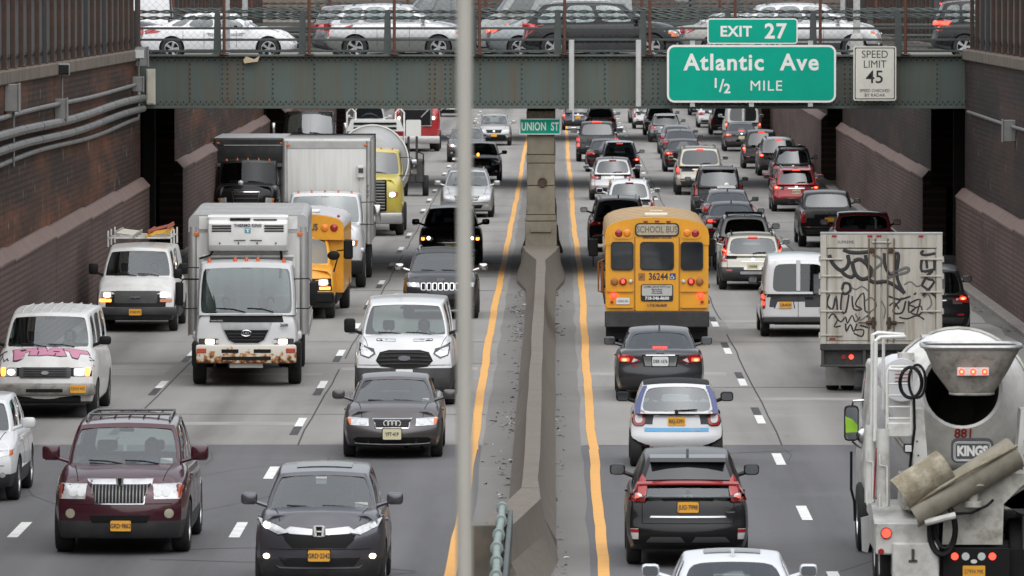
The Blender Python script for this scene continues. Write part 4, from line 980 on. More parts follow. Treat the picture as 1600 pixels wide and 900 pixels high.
def plate(c, side, x, z, txt, m=PLY, frame=None, w=.305, h=.155, ink=PLT):
    p = skin(c, side, x, z); s_ = 1 if side == 'F' else -1
    t = MB().prism(rrect(x, z, w, h, .02, 2), p.y + s_ * .03, p.y + s_ * .012).obj('license_plate', m, c.root, smooth=0)
    if frame: MB().prism(rrect(x, z, w + .03, h + .03, .02, 2), p.y + s_ * .025, p.y - s_ * .02).obj('plate_frame', frame, t, smooth=0)
    if txt: lettering(txt, .095, ink, t, (x, p.y + s_ * .033, z - .004), facing=side, name='plate_number', extrude=.0015, bold=.002, sx=.74, align='CENTER')
    return t

# ---- trim kits
def hoodlines(c, k=.64, zf=None):
    w = c.hw
    for s_ in (-1, 1):
        pts = [(lerp(c.A0 + .10, c.h - .34, i / 6), s_ * w * lerp(k + .10, k, i / 6)) for i in range(7)]
        b = MB(); P = []
        for y, x in pts:
            h_ = c.bvh.ray_cast(Vector((x, y, 20)), Vector((0, 0, -1)), 60)[0]
            if h_ is not None: P.append(h_ + Vector((0, 0, .001)))
        if len(P) > 2: b.tube(P, .007, 4); b.obj('hood_gap', BLACK, c.root)
    if zf: 
        b = MB(); b.tube([skin(c, 'F', x * w, zf) + Vector((0, .001, 0)) for x in [-.9 + .15 * i for i in range(13)]], .007, 4); b.obj('bumper_gap', BLACK, c.root)
def gatelines(c, k=.76, z0=None, z1=None):
    w = c.hw; z0 = z0 or c.sp['gc'] + .36; z1 = z1 or c.sp['deck'] - .04; b = MB()
    for s_ in (-1, 1): b.tube([skin(c, 'B', s_ * w * k, lerp(z0, z1, i / 5)) for i in range(6)], .007, 4)
    b.tube([skin(c, 'B', x * w * k, z0) for x in [-1 + .2 * i for i in range(11)]], .007, 4); b.obj('tailgate_gap', BLACK, c.root)
def front_kit(c, lit=False, amber=True, style='std', lampm=None, plate_txt=None, plate_m=PLY, grille_m=BLACK, chrome=True):
    sp = c.sp; w = c.hw; hf = sp['hf']; hz = hf - .12; lm = lampm or HEADM
    hp = {'std': [(.52, hz - .06), (.60, hz - .11), (.86, hz - .06), (.93, hz + .05), (.80, hz + .075), (.55, hz + .01)],
          'tall': [(.56, hz - .12), (.86, hz - .12), (.93, hz - .02), (.88, hz + .07), (.62, hz + .06)],
          'slim': [(.45, hz - .02), (.60, hz - .08), (.90, hz - .02), (.93, hz + .06), (.75, hz + .05)],
          'rect': [(.60, hz - .10), (.90, hz - .10), (.91, hz + .05), (.60, hz + .05)]}[style]
    lamps = decal(c, [(a * w, b) for a, b in hp], 'F', lm, 'headlight', both=True, off=.008)
    cx = sum(a for a, b in hp) / len(hp) * w; cz = sum(b for a, b in hp) / len(hp)
    for o, s_ in zip(lamps, (1, -1)):
        decal(c, ell(s_ * (cx - .03), cz, .05, n=12), 'F', HEADON if lit else CHROME, 'bulb', off=.016, parent=o, nx=6, nz=3)
        if amber: decal(c, [(s_ * w * .86, cz - .05), (s_ * w * .915, cz - .02), (s_ * w * .90, cz + .05), (s_ * w * .85, cz + .05)], 'F', AMBER, 'turn_signal', off=.014, parent=o, nx=3, nz=3)
    if chrome: decal(c, [(-.50 * w, hz + .05), (-.42 * w, hz - .15), (.42 * w, hz - .15), (.50 * w, hz + .05)], 'F', CHROME, 'grille_surround', off=.006)
    g = decal(c, [(-.47 * w, hz + .035), (-.40 * w, hz - .135), (.40 * w, hz - .135), (.47 * w, hz + .035)], 'F', grille_m, 'grille', off=.012)
    for k in range(3):
        z = hz - .10 + k * .05; decal(c, [(-.42 * w, z), (-.42 * w, z + .012), (.42 * w, z + .012), (.42 * w, z)], 'F', CHROME if chrome else CLAD, 'grille_bar', off=.018, parent=g, nz=1)
    decal(c, ell(0, hz - .045, .06, .045, 12), 'F', CHROME, 'emblem', off=.03, nx=6, nz=2)
    zl = sp['gc'] + .14
    decal(c, [(-.60 * w, zl + .13), (-.52 * w, zl), (.52 * w, zl), (.60 * w, zl + .13)], 'F', BLACK, 'lower_intake', off=.006)
    decal(c, ell(.74 * w, zl + .10, .055, .045, 12), 'F', HEADM, 'fog_lamp', both=True, off=.01, nx=6, nz=3)
    if plate_txt is not None: plate(c, 'F', 0, zl + .20, plate_txt, plate_m)
    wipers(c)
    if sp['hi']: hoodlines(c, .64, sp['hf'] - .32)
def wipers(c, both=True):
    for x in ((-.30, .34) if both else (.0,)):
        p = [c.wind(-(x + .28) / c.sp['W'] * 2 / .8 * .8, .05), c.wind((-x + .0) * 1.0, .11), c.wind((-x + .32) * 1.0, .125)]
        b = MB(); b.tube([q + Vector((0, .015, .012)) for q in p], .012, 5); b.obj('wiper', BLACK, c.root)
def kind_ok(c): return c.sp['kind'] in ('suv', 'sedan', 'hatch', 'minivan')
def rear_kit(c, style='sedan', lit=True, plate_txt=None, plate_m=PLY, chm=True, wiper=False, spoiler=False, hot=True, bumper=None, plz=None, high=True, exhaust=False):
    sp = c.sp; w = c.hw; dk = sp['deck']; tz = dk - .17
    P = {'sedan': [(.50, tz + .03), (.56, tz - .07), (.93, tz - .10), (.965, tz + .03), (.90, tz + .09), (.60, tz + .08)],
         'wide': [(.40, tz + .04), (.48, tz - .05), (.90, tz - .09), (.95, tz + .06), (.88, tz + .10), (.45, tz + .09)],
         'tall': [(.80, tz - .26), (.93, tz - .26), (.95, tz + .08), (.90, tz + .12), (.80, tz + .12)],
         'high': [(.76, dk - .22), (.94, dk - .22), (.90, dk + .03), (.80, dk + .40), (.73, dk + .40), (.78, dk + .02)],
         'wrap': [(.54, tz - .02), (.70, tz - .12), (.95, tz - .06), (.95, tz + .09), (.75, tz + .07)],
         'round': ell(.80, tz, .14 / w, .14, 14)}[style]
    lamps = decal(c, [(a * w, b) for a, b in P], 'B', REDL, 'tail_light', both=True, off=.010)
    cx = sum(a for a, b in P) / len(P) * w; cz = sum(b for a, b in P) / len(P)
    for o, s_ in zip(lamps, (1, -1)):
        if lit: decal(c, rrect(s_ * (cx + .02), cz, .16, .07, .03, 2) if style not in ('tall', 'high') else rrect(s_ * cx, cz - .02, .09, .16, .03, 2), 'B', REDON, 'brake_lamp', off=.014, parent=o, nx=4, nz=3)
        if lit and hot: decal(c, ell(s_ * (cx + .02), cz - .005, .045, .03, 10), 'B', REDHOT, 'lamp_core', off=.018, parent=o, nx=4, nz=2)
        if style not in ('tall',): decal(c, rrect(s_ * (cx - .12), cz - .02, .07, .045, .015, 2), 'B', WLENS, 'reversing_lamp', off=.014, parent=o, nx=3, nz=2)
    if high:
        p = c.rear(0, .93) if sp['kind'] != 'sedan' else c.rear(0, .10)
        b = MB(); b.box(-.14, .14, p.y - .035, p.y - .005, p.z - .02, p.z + .015, .006); b.obj('high_brake_light', REDON if lit else REDL, c.root)
    pz = plz if plz is not None else (dk - .30 if sp['kind'] in ('sedan',) else dk - .34)
    if chm: decal(c, rrect(0, pz + .13, .62, .03, .012, 2), 'B', CHROME, 'trunk_trim', off=.012, nz=1)
    if plate_txt is not None:
        decal(c, rrect(0, pz, .50, .20, .03, 2), 'B', BLACK if bumper else c.pm, 'plate_recess', off=.004)
        plate(c, 'B', 0, pz, plate_txt, plate_m)
    decal(c, ell(0, pz + .19, .055, .04, 12), 'B', CHROME, 'emblem', off=.014, nx=6, nz=2)
    zl = sp['gc'] + .18
    decal(c, [(-.80 * w, zl + .10), (-.74 * w, zl - .10), (.74 * w, zl - .10), (.80 * w, zl + .10)], 'B', CLAD, 'bumper_insert', off=.006)
    decal(c, rrect(.70 * w, zl + .17, .16, .04, .01, 2), 'B', REDL, 'reflector', both=True, off=.008, nx=3, nz=1)
    if wiper:
        b = MB(); b.tube([c.rear(0, .1) + Vector((0, -.02, 0)), c.rear(.18, .16) + Vector((0, -.02, 0)), c.rear(.5, .17) + Vector((0, -.02, 0))], .012, 5); b.obj('wiper', BLACK, c.root)
    if spoiler:
        p = c.roof(0, .97); wd = c.roof(.9, .97).x; b = MB(); b.prism([(p.y + .12, p.z + .015), (p.y - .2, p.z - .01), (p.y - .22, p.z - .05), (p.y + .1, p.z - .06)], -wd, wd, 'yz'); b.obj('spoiler', c.pm, c.root)
    if sp['hi'] and kind_ok(c): gatelines(c)
    if exhaust: MB().cyl((.62 * w, -c.h + .25, sp['gc'] + .05), (.62 * w, -c.h + .02, sp['gc'] + .05), .035, None, 10).obj('exhaust_pipe', CHROME, c.root)
def rails(c, m=STEEL, cross=False):
    for s_ in (-1, 1):
        pts = [c.roof(s_ * .86, a) + Vector((0, 0, .05 if 0 < i < 5 else .0)) for i, a in enumerate((.12, .16, .35, .6, .84, .9))]
        MB().tube(pts, .018, 6).obj('roof_rail', m, c.root)
    if cross:
        for a in (.3, .7):
            p, q = c.roof(-.86, a), c.roof(.86, a); MB().tube([p + Vector((0, 0, .055)), q + Vector((0, 0, .055))], .02, 6).obj('roof_crossbar', m, c.root)
def fin(c, m=None):
    p = c.roof(0, .9); b = MB(); b.prism([(p.y + .12, p.z - .02), (p.y - .08, p.z - .02), (p.y - .07, p.z + .07), (p.y - .04, p.z + .08)], -.02, .02, 'yz'); b.obj('antenna_fin', m or GLOSSB, c.root)
def seams(c, doors=((.42, .5),), handles=True):
    """door shut lines and handles on both flanks"""
    sp = c.sp
    for s_ in 'LR':
        for k, y in enumerate(doors):
            decal(c, [(y - .006, sp['gc'] + .16), (y + .006, sp['gc'] + .16), (y + .006, sp['belt'] - .03), (y - .006, sp['belt'] - .03)], s_, BLACK, 'door_gap', off=.002, nx=1, nz=8)
        if handles:
            for y in doors[:-1] if len(doors) > 1 else doors: decal(c, rrect(y + .16, sp['belt'] - .14, .2, .035, .012, 2), s_, c.pm, 'door_handle', off=.03, nx=4, nz=1)
def vehicle(name, label, cat, px, py, away, axle, group=None, dx=0.0, y=None, yaw=0.0):
    """root of a vehicle whose nearest tyres touch the road at pixel row py; axle = |local y| of that axle"""
    X, Y = gp(px, py); Y += axle
    return thing(name, label, cat, (X + dx, Y, 0), (0 if away else math.pi) + R(yaw), group)
# ------------------------------------------------------------------ traffic
GO, GI = 'vehicles heading away on the right road', 'vehicles coming toward the camera on the left road'
SILVER = paint('silver', (.40, .40, .40), .55, .30); WHT = paint('white', (.60, .605, .61), 0, .35, .18); BLK = paint('black', (.008, .008, .009), 0, .3, .25, .35, .15); DGREY = paint('dark_grey', (.034, .035, .039), .4, .3, .25, .5, .25); MGREY = paint('mid_grey', (.12, .122, .125), .5, .3)
GUN = paint('gunmetal_violet', (.095, .093, .106), .6, .28, .25, .5); MAROON = paint('maroon', (.050, .010, .017), .25, .28, .3); AUDIG = paint('brown_grey', (.085, .078, .080), .5, .3, .25, .5); BEIGE = paint('champagne', (.42, .40, .34), .4, .34); REDP = paint('red', (.26, .012, .016), .3, .28); WINE = paint('wine_red', (.13, .018, .022), .2, .32); NAVY = paint('navy', (.03, .04, .065), .3, .3); BROWNG = paint('warm_grey', (.17, .165, .155), .45, .3)

def car(kind, label, cat, px, py, away, pmat, name='car', over=None, group=None, yaw=0.0, **kw):
    sp = preset(kind, **(over or {}))
    ax = (sp['L'] / 2 - sp['fo']) if not away else (sp['L'] / 2 - sp['ro'])
    root = vehicle(name, label, cat, px, py, away, ax, group or (GO if away else GI), yaw=yaw)
    return build_car(root, sp, pmat, **kw)
LO = dict(hi=False)

# ---- left road, inner lane
C_CRV = c = car('suv', 'dark violet grey crossover with a chrome winged grille at the bottom of the picture', 'car', 501, 926, False, GUN, 'crossover', dict(hf=1.06, cowl=1.15, a0=1.06, a1=1.88, clad=.44, ffront=.30))
w = c.hw; hz = .985
for o, s_ in zip(decal(c, [(.40 * w, hz - .10), (.62 * w, hz - .14), (.90 * w, hz - .02), (.955 * w, hz + .10), (.88 * w, hz + .095), (.62 * w, hz + .005)], 'F', GLOSSB, 'headlight', both=True, off=.008), (1, -1)):
    decal(c, [(s_ * .44 * w, hz - .088), (s_ * .62 * w, hz - .125), (s_ * .88 * w, hz - .02), (s_ * .935 * w, hz + .08), (s_ * .62 * w, hz - .012)], 'F', HEADM, 'reflector_bowl', off=.012, parent=o)
    decal(c, ell(s_ * .80 * w, hz - .005, .05, .045, 12), 'F', HEADON if s_ > 0 else CHROME, 'bulb', off=.02, parent=o, nx=6, nz=3)
decal(c, [(-.66 * w, hz - .08), (-.40 * w, hz - .31), (.40 * w, hz - .31), (.66 * w, hz - .08), (.3 * w, hz - .03), (-.3 * w, hz - .03)], 'F', BLACK, 'grille', off=.005)
hoodlines(c, .60, .66)
decal(c, [(-.52 * w, hz - .06), (-.45 * w, hz - .11), (-.14 * w, hz - .125), (.14 * w, hz - .125), (.45 * w, hz - .11), (.52 * w, hz - .06), (.44 * w, hz - .015), (.14 * w, hz - .04), (-.14 * w, hz - .04), (-.44 * w, hz - .015)], 'F', BRIGHT, 'chrome_wing', off=.016)
p = skin(c, 'F', 0, hz - .08); em = MB(); em.prism(rrect(0, hz - .075, .17, .15, .03), p.y + .035, p.y + .01)
o = em.obj('emblem', BLACK, c.root)
b = MB()
for s_ in (-1, 1): b.prism([(s_ * .075, hz - .005), (s_ * .045, hz - .005), (s_ * .032, hz - .14), (s_ * .062, hz - .14)], p.y + .05, p.y + .036)
b.box(-.05, .05, p.y + .036, p.y + .05, hz - .085, hz - .065); b.obj('emblem_letter', SWHITE, o, smooth=0); MB().tube([(x, p.y + .04, z) for x, z in rrect(0, hz - .075, .165, .145, .03)], .009, 4, closed=True).obj('emblem_rim', BRIGHT, o)
decal(c, [(-.62 * w, .54), (-.52 * w, .42), (.52 * w, .42), (.62 * w, .54)], 'F', GLOSSB, 'lower_intake', off=.006)
decal(c, [(-.66 * w, .44), (-.60 * w, .39), (.60 * w, .39), (.66 * w, .44), (.58 * w, .41), (-.58 * w, .41)], 'F', CHROME, 'lower_trim', off=.012)
decal(c, ell(.80 * w, .555, .045, .036, 14), 'F', HEADON, 'fog_lamp', both=True, off=.012, nx=6, nz=3)
plate(c, 'F', 0, .575, 'GRD·2342', frame=BLACK); wipers(c); rear_kit(c, 'tall', lit=False, plate_txt='GRD 2342'); seams(c, (.45, -.55)); fin(c)
b = MB(); b.grid(lambda u, v: c.roof(u, v) + Vector((0, 0, .006)), [-.62 + i * .31 for i in range(5)], [.18 + .1 * i for i in range(4)]); b.obj('sunroof', DGLASS, c.root)
pp = c.wind(-.06, .80); MB().box(-.075, .075, -.012, 0, -.05, .05).obj('sticker', PLW, c.root, (.02, pp.y - .03, pp.z - .02), 0)
pp = c.wind(-.72, .16); MB().box(-.09, .09, -.012, 0, -.035, .035).obj('sticker', PLW, c.root, (pp.x, pp.y - .04, pp.z), 0)

C_AUDI = c = car('sedan', 'dark brown grey sedan with four linked rings on its grille', 'car', 614, 714, False, AUDIG, 'sedan', dict(L=4.8, W=1.81, H=1.45, hf=.79, ffront=.26))
w = c.hw; hz = .685
for o, s_ in zip(decal(c, [(.46 * w, hz - .085), (.84 * w, hz - .075), (.92 * w, hz + .03), (.88 * w, hz + .06), (.47 * w, hz + .045)], 'F', HEADM, 'headlight', both=True, off=.01), (1, -1)):
    decal(c, ell(s_ * .58 * w, hz - .015, .055, .05, 12), 'F', WLENS, 'bulb', off=.016, parent=o, nx=5, nz=3)
    decal(c, [(s_ * .82 * w, hz - .07), (s_ * .845 * w, hz - .065), (s_ * .915 * w, hz + .03), (s_ * .82 * w, hz + .045)], 'F', AMBER, 'turn_signal', off=.015, parent=o, nx=4)
decal(c, [(-.40 * w, hz + .055), (-.34 * w, hz - .125), (.34 * w, hz - .125), (.40 * w, hz + .055)], 'F', CHROME, 'grille_surround', off=.008)
g = decal(c, [(-.375 * w, hz + .035), (-.32 * w, hz - .105), (.32 * w, hz - .105), (.375 * w, hz + .035)], 'F', BLACK, 'grille', off=.014)
for k in range(4): decal(c, [(-.34 * w, hz - .085 + .03 * k), (-.34 * w, hz - .079 + .03 * k), (.34 * w, hz - .079 + .03 * k), (.34 * w, hz - .085 + .03 * k)], 'F', CLAD, 'grille_bar', off=.018, parent=g, nz=1)
p = skin(c, 'F', 0, hz - .03); b = MB()
for k in range(4): b.tube([(-.105 + .07 * k + .047 * math.cos(R(a)), p.y + .035, hz - .035 + .047 * math.sin(R(a))) for a in range(0, 360, 30)], .0095, 5, closed=True)
b.obj('emblem', SWHITE, c.root)
decal(c, [(-.78 * w, .36), (-.70 * w, .27), (.70 * w, .27), (.78 * w, .36), (.70 * w, .40), (-.70 * w, .40)], 'F', BLACK, 'lower_intake', off=.006)
b = MB(); b.tube([skin(c, 'F', x * w, .275 + .05 * abs(x) ** 4) + Vector((0, .012, 0)) for x in (-.74, -.6, -.3, 0, .3, .6, .74)], .010, 5); b.obj('bumper_trim', STEEL, c.root)
hoodlines(c, .60); plate(c, 'F', 0, .46, 'YFT·41P', PLC, BLACK, .33, .19); wipers(c); rear_kit(c, 'sedan', lit=False); seams(c, (.5, -.45)); 
pp = c.wind(-.78, .14); MB().box(-.06, .06, -.012, 0, -.035, .035).obj('sticker', PLW, c.root, (pp.x, pp.y - .04, pp.z), 0)

C_VAN = c = car('van', 'white passenger van with a big black oval grille behind the dark ringed sedan', 'van', 633, 632, False, WHT, 'passenger_van', dict(L=5.6, W=2.06, H=2.10, hf=1.26, cowl=1.40, belt=1.32, deck=1.32, a0=.95, a1=1.62, wa1=.70, fo=1.02, clad=.84, wa0=.86, win=[(.06, .26), (.30, .62), (.66, .95)], bh=.93, mh=1.7, mw=1.0, wu=.93), mirror_mat=BLACK)
w = c.hw
for o, s_ in zip(decal(c, [(.56 * w, 1.06), (.70 * w, .97), (.86 * w, 1.03), (.92 * w, 1.27), (.885 * w, 1.28), (.72 * w, 1.20), (.60 * w, 1.17)], 'F', GLOSSB, 'headlight', both=True, off=.008), (1, -1)):
    decal(c, [(s_ * .60 * w, 1.08), (s_ * .70 * w, 1.00), (s_ * .84 * w, 1.05), (s_ * .89 * w, 1.22), (s_ * .73 * w, 1.17)], 'F', HEADM, 'reflector_bowl', off=.014, parent=o)
    decal(c, ell(s_ * .72 * w, 1.085, .07, .065, 12), 'F', CHROME, 'bulb', off=.02, parent=o, nx=6, nz=3)
gpoly = [(-.56 * w, .93), (-.46 * w, .815), (-.2 * w, .785), (.2 * w, .785), (.46 * w, .815), (.56 * w, .93), (.48 * w, 1.10), (.30 * w, 1.145), (-.30 * w, 1.145), (-.48 * w, 1.10)]
g = decal(c, gpoly, 'F', BLACK, 'grille', off=.012, nx=12)
for k in range(4):
    z = .86 + k * .075; ww = interp([(.77, .44), (.93, .52), (1.12, .36)], z); b = MB(); b.tube([skin(c, 'F', x * w, z + .012 * (1 - (x / ww) ** 2)) + Vector((0, .022, 0)) for x in [ww * (-1 + i / 5) for i in range(11)]], .014, 5); b.obj('grille_bar', CLAD, g)
p = skin(c, 'F', 0, .985); MB().prism(ell(0, .985, .125, .055, 18), p.y + .05, p.y + .02).obj('emblem', CHROME, c.root); MB().prism(ell(0, .985, .112, .044, 18), p.y + .054, p.y + .05).obj('emblem_face', mat('emblem_grey', (.2, .21, .24), .3, .5), c.root)
for s_ in (-1, 1): decal(c, rrect(s_ * .36 * w, 1.335, .40, .045, .02, 2), 'F', BLACK, 'hood_vent', off=.008, nx=4, nz=1)
decal(c, rrect(0, .52, 1.2, .14, .03, 2), 'F', BLACK, 'lower_intake', off=.006); decal(c, rrect(0, .72, .34, .08, .01, 2), 'F', PLW, 'license_plate', off=.03, nz=1)
hoodlines(c, .72, .84); wipers(c); rear_kit(c, 'tall', lit=False)
VAN1 = c
c = car('suv', 'dark grey off-roader with a slotted chrome grille behind the white passenger van', 'car', 689, 497, False, DGREY, 'off_roader', dict(W=1.94, H=1.76, hf=1.02, cowl=1.17), mirror_mat=CHROME)
w = c.hw; hz = .88
for o, s_ in zip(decal(c, [(.54 * w, hz - .06), (.86 * w, hz - .05), (.93 * w, hz + .06), (.56 * w, hz + .055)], 'F', HEADM, 'headlight', both=True, off=.01), (1, -1)):
    decal(c, ell(s_ * .70 * w, hz, .05, .045, 10), 'F', HEADON if s_ > 0 else CHROME, 'bulb', off=.016, parent=o, nx=5, nz=2)
for k in range(7):
    x = (-.45 + .15 * k) * w; s1 = decal(c, rrect(x, hz - .04, .125 * w, .19, .03, 2), 'F', CHROME, 'grille_slot', off=.012, nx=3, nz=2); decal(c, rrect(x, hz - .04, .085 * w, .155, .02, 2), 'F', BLACK, 'slot_mesh', off=.018, parent=s1, nx=3, nz=2)
lettering('JEEP', .10, CHROME, c.root, (0, skin(c, 'F', 0, 1.0).y + .02, 1.005), 'F', 'emblem', bold=.003)
decal(c, rrect(0, .42, 1.2, .2, .05, 2), 'F', BLACK, 'lower_intake', off=.006); plate(c, 'F', 0, .52, 'JBT 4471'); wipers(c); rails(c); seams(c, (.45, -.5))

c = car('suv', 'black crossover with amber lamps beside its headlights behind the slotted-grille off-roader', 'car', 704, 413, False, BLK, 'crossover', dict(W=1.93, H=1.76, hf=.96, cowl=1.16, a0=.98, a1=1.8), glass=TINT)
front_kit(c, lit=True, style='std', plate_txt='HKD 9083', chrome=True)
for s_ in (-1, 1): decal(c, rrect(s_ * .86 * c.hw, .80, .10, .09, .02, 2), 'F', AMBON, 'side_lamp', off=.02, nx=3, nz=2)
c = car('minivan', 'silver minivan with wide clear headlights partly behind the blurred pole', 'minivan', 730, 339, False, SILVER, 'minivan', dict(W=1.97))
front_kit(c, style='std', amber=False, plate_txt=''); rails(c)
c = car('suv', 'black crossover with one amber lamp lit behind the silver minivan', 'car', 750, 283, False, BLK, 'crossover', dict(W=1.90), glass=TINT); front_kit(c, lit=False, plate_txt='')
b = decal(c, ell(.30 * c.hw * 0 + .08, 1.16, .06, .07, 10), 'F', AMBON, 'amber_lamp', off=.03, nx=4, nz=2)
c = car('suv', 'silver grey crossover with dark lower body and headlights on behind the black crossover', 'car', 729, 253, False, MGREY, 'crossover', dict(W=1.9, clad=.6)); front_kit(c, lit=True, plate_txt='', style='slim'); rails(c)
c = car('suv', 'silver crossover farthest back in the inner oncoming lane beside the pier', 'car', 772, 227, False, SILVER, 'crossover', dict(W=1.85, clad=.5)); front_kit(c, style='slim', amber=False, plate_txt='', chrome=False)
decal(c, [(-.75 * c.hw, .42), (-.6 * c.hw, .30), (.6 * c.hw, .30), (.75 * c.hw, .42), (.6 * c.hw, .58), (-.6 * c.hw, .58)], 'F', BLACK, 'lower_grille', off=.015); rails(c)
c = car('sedan', 'black car under the bridge beyond the red truck', 'car', 706, 182, False, BLK, 'sedan', LO); front_kit(c, plate_txt='')

# ---- left road, middle and outer lanes
C_NAV = c = car('suv', 'maroon full size luxury off-roader with a toothed chrome grille and roof rack', 'car', 191, 863, False, MAROON, 'off_roader', dict(L=5.23, W=2.04, H=1.94, r=.40, tw=.27, hf=1.10, cowl=1.29, belt=1.25, deck=1.25, tail=1.2, a0=1.25, a1=1.92, d1=.30, clad=.52, fo=.98, wa1=.71, wa0=.84, ffront=.16, win=[(.07, .33), (.37, .64), (.68, .95)], mh=1.35, mw=1.15), seatm=SEATT)
w = c.hw; hz = .97
for o, s_ in zip(decal(c, [(.50 * w, hz - .12), (.885 * w, hz - .12), (.92 * w, hz + .05), (.87 * w, hz + .10), (.475 * w, hz + .10)], 'F', HEADY if False else HEADM, 'headlight', both=True, off=.01), (1, -1)):
    for k in (.56, .68): decal(c, ell(s_ * k * w, hz - .01, .07, .075, 12), 'F', WLENS, 'bulb', off=.018, parent=o, nx=5, nz=3)
    decal(c, [(s_ * .85 * w, hz - .10), (s_ * .88 * w, hz - .105), (s_ * .912 * w, hz + .04), (s_ * .87 * w, hz + .085), (s_ * .845 * w, hz + .085)], 'F', mat('orange_lens', (.42, .06, .02), .2, coat=.5), 'turn_signal', off=.016, parent=o, nx=4)
decal(c, [(-.48 * w, hz + .175), (-.47 * w, hz + .095), (-.36 * w, hz - .195), (.36 * w, hz - .195), (.47 * w, hz + .095), (.48 * w, hz + .175)], 'F', CHROME, 'grille_surround', off=.010)
g = decal(c, [(-.45 * w, hz + .095), (-.345 * w, hz - .18), (.345 * w, hz - .18), (.45 * w, hz + .095)], 'F', BLACK, 'grille', off=.018)
for k in range(17):
    x = (-.40 + .05 * k) * w; zb = hz - .175 if abs(x) < .34 * w else hz - .175 + (abs(x) - .34 * w) * 2.2
    decal(c, [(x - .008, zb), (x + .008, zb), (x + .008, hz + .09), (x - .008, hz + .09)], 'F', mat('grille_tooth_grey', (.13, .13, .13), .35, .6), 'grille_tooth', off=.026, parent=g, nx=1, nz=3)
p = skin(c, 'F', 0, hz + .14); MB().prism([(-.065, hz + .20), (.065, hz + .20), (.04, hz + .06), (-.04, hz + .06)], p.y + .07, p.y + .02).obj('emblem', CHROME, c.root); MB().prism([(-.03, hz + .185), (.03, hz + .185), (.018, hz + .075), (-.018, hz + .075)], p.y + .075, p.y + .07).obj('emblem_face', BLACK, c.root)
decal(c, [(-.45 * w, .61), (-.40 * w, .50), (.40 * w, .50), (.45 * w, .61)], 'F', BLACK, 'lower_intake', off=.006)
decal(c, ell(.72 * w, .635, .07, .07, 14), 'F', HEADY, 'fog_lamp', both=True, off=.012, nx=6, nz=3)
hoodlines(c, .62, .78); plate(c, 'F', -.02, .455, 'GRD·9862', frame=None); wipers(c); rails(c, DGREY, True); seams(c, (.62, -.45))
pp = c.wind(-.74, .13); MB().box(-.09, .09, -.012, 0, -.04, .04).obj('sticker', PLW, c.root, (pp.x, pp.y - .04, pp.z), 0)
pp = c.wind(.02, .72); MB().box(-.03, .03, -.012, 0, -.17, .02).obj('hanging_card', PLW, c.root, (pp.x, pp.y - .10, pp.z - .08), 0)
for a in range(5): 
    pa, pb = c.roof(-.6 + .3 * a, .2), c.roof(-.6 + .3 * a, .85); MB().tube([pa + Vector((0, 0, .012)), pb + Vector((0, 0, .012))], .014, 5).obj('roof_rib', MAROON, c.root)

c = car('suv', 'white crossover cut off by the left edge of the picture', 'car', -58, 782, False, WHT, 'crossover', dict(W=1.86, clad=.42)); front_kit(c, style='slim', plate_txt='JKL 2210'); seams(c, (.45, -.55))

C_ECO = c = car('van', 'old white cargo van with pink bubble graffiti on its hood', 'van', 73, 652, False, WHITE, 'cargo_van', dict(L=5.5, W=2.02, H=2.08, hf=1.14, cowl=1.36, belt=1.30, deck=1.30, a0=.92, a1=1.50, fo=.80, ro=1.2, clad=.0, wa1=.72, win=[(.05, .20), (.24, .50), (.54, .80)]), mirror_mat=BLACK, rimmat=RIMD, glass=GLASS)
w = c.hw
decal(c, [(-.93 * w, .83), (-.90 * w, 1.00), (.90 * w, 1.00), (.93 * w, .83)], 'F', BLACK, 'grille_panel', off=.006)
g = decal(c, rrect(0, .905, 1.02, .21, .05, 3), 'F', CLAD, 'grille', off=.016)
for k in range(4): decal(c, [(-.42, .835 + .045 * k), (-.42, .848 + .045 * k), (.42, .848 + .045 * k), (.42, .835 + .045 * k)], 'F', BLACK, 'grille_bar', off=.026, parent=g, nz=1)
p = skin(c, 'F', 0, .905); MB().prism(ell(0, .905, .075, .035, 14), p.y + .05, p.y + .02).obj('emblem', STEEL, c.root)
for o, s_ in zip(decal(c, rrect(.66 * w, .915, .21, .155, .02, 2), 'F', HEADM, 'headlight', both=True, off=.014), (1, -1)):
    decal(c, ell(s_ * .66 * w, .915, .075, .055, 12), 'F', HEADON, 'bulb', off=.020, parent=o, nx=5, nz=2)
    decal(c, rrect(s_ * .815 * w, .92, .09, .16, .015, 2), 'F', AMBON, 'turn_signal', off=.016, parent=o, nx=3, nz=2)
BUMP = mat('scuffed_bumper', (.26, .25, .23), .5, .3, dirt=(.05, .045, .04), dscale=3.5, damt=.8)
b = MB(); b.box(-.99, .99, c.h - .12, c.h + .10, .47, .70, .05, seg=2); b.box(-.34, .34, c.h + .095, c.h + .106, .54, .59, .015); b.obj('bumper', [BUMP], c.root)
MB().box(-.36, .36, c.h + .103, c.h + .112, .535, .60, .01).obj('bumper_slot', BLACK, c.root)
MB().box(-.7, .7, c.h - .2, c.h - .02, .32, .46, .03).obj('air_dam', BLACK, c.root)
plate_y = c.h + .12
t_ = MB().prism(rrect(-.66, .60, .305, .155, .02, 2), plate_y, plate_y - .01).obj('license_plate', PLY, c.root, smooth=0); lettering('5591E MD', .085, PLT, t_, (-.66, plate_y + .004, .60), 'F', 'plate_number', sx=.75, extrude=.001)
wipers(c)
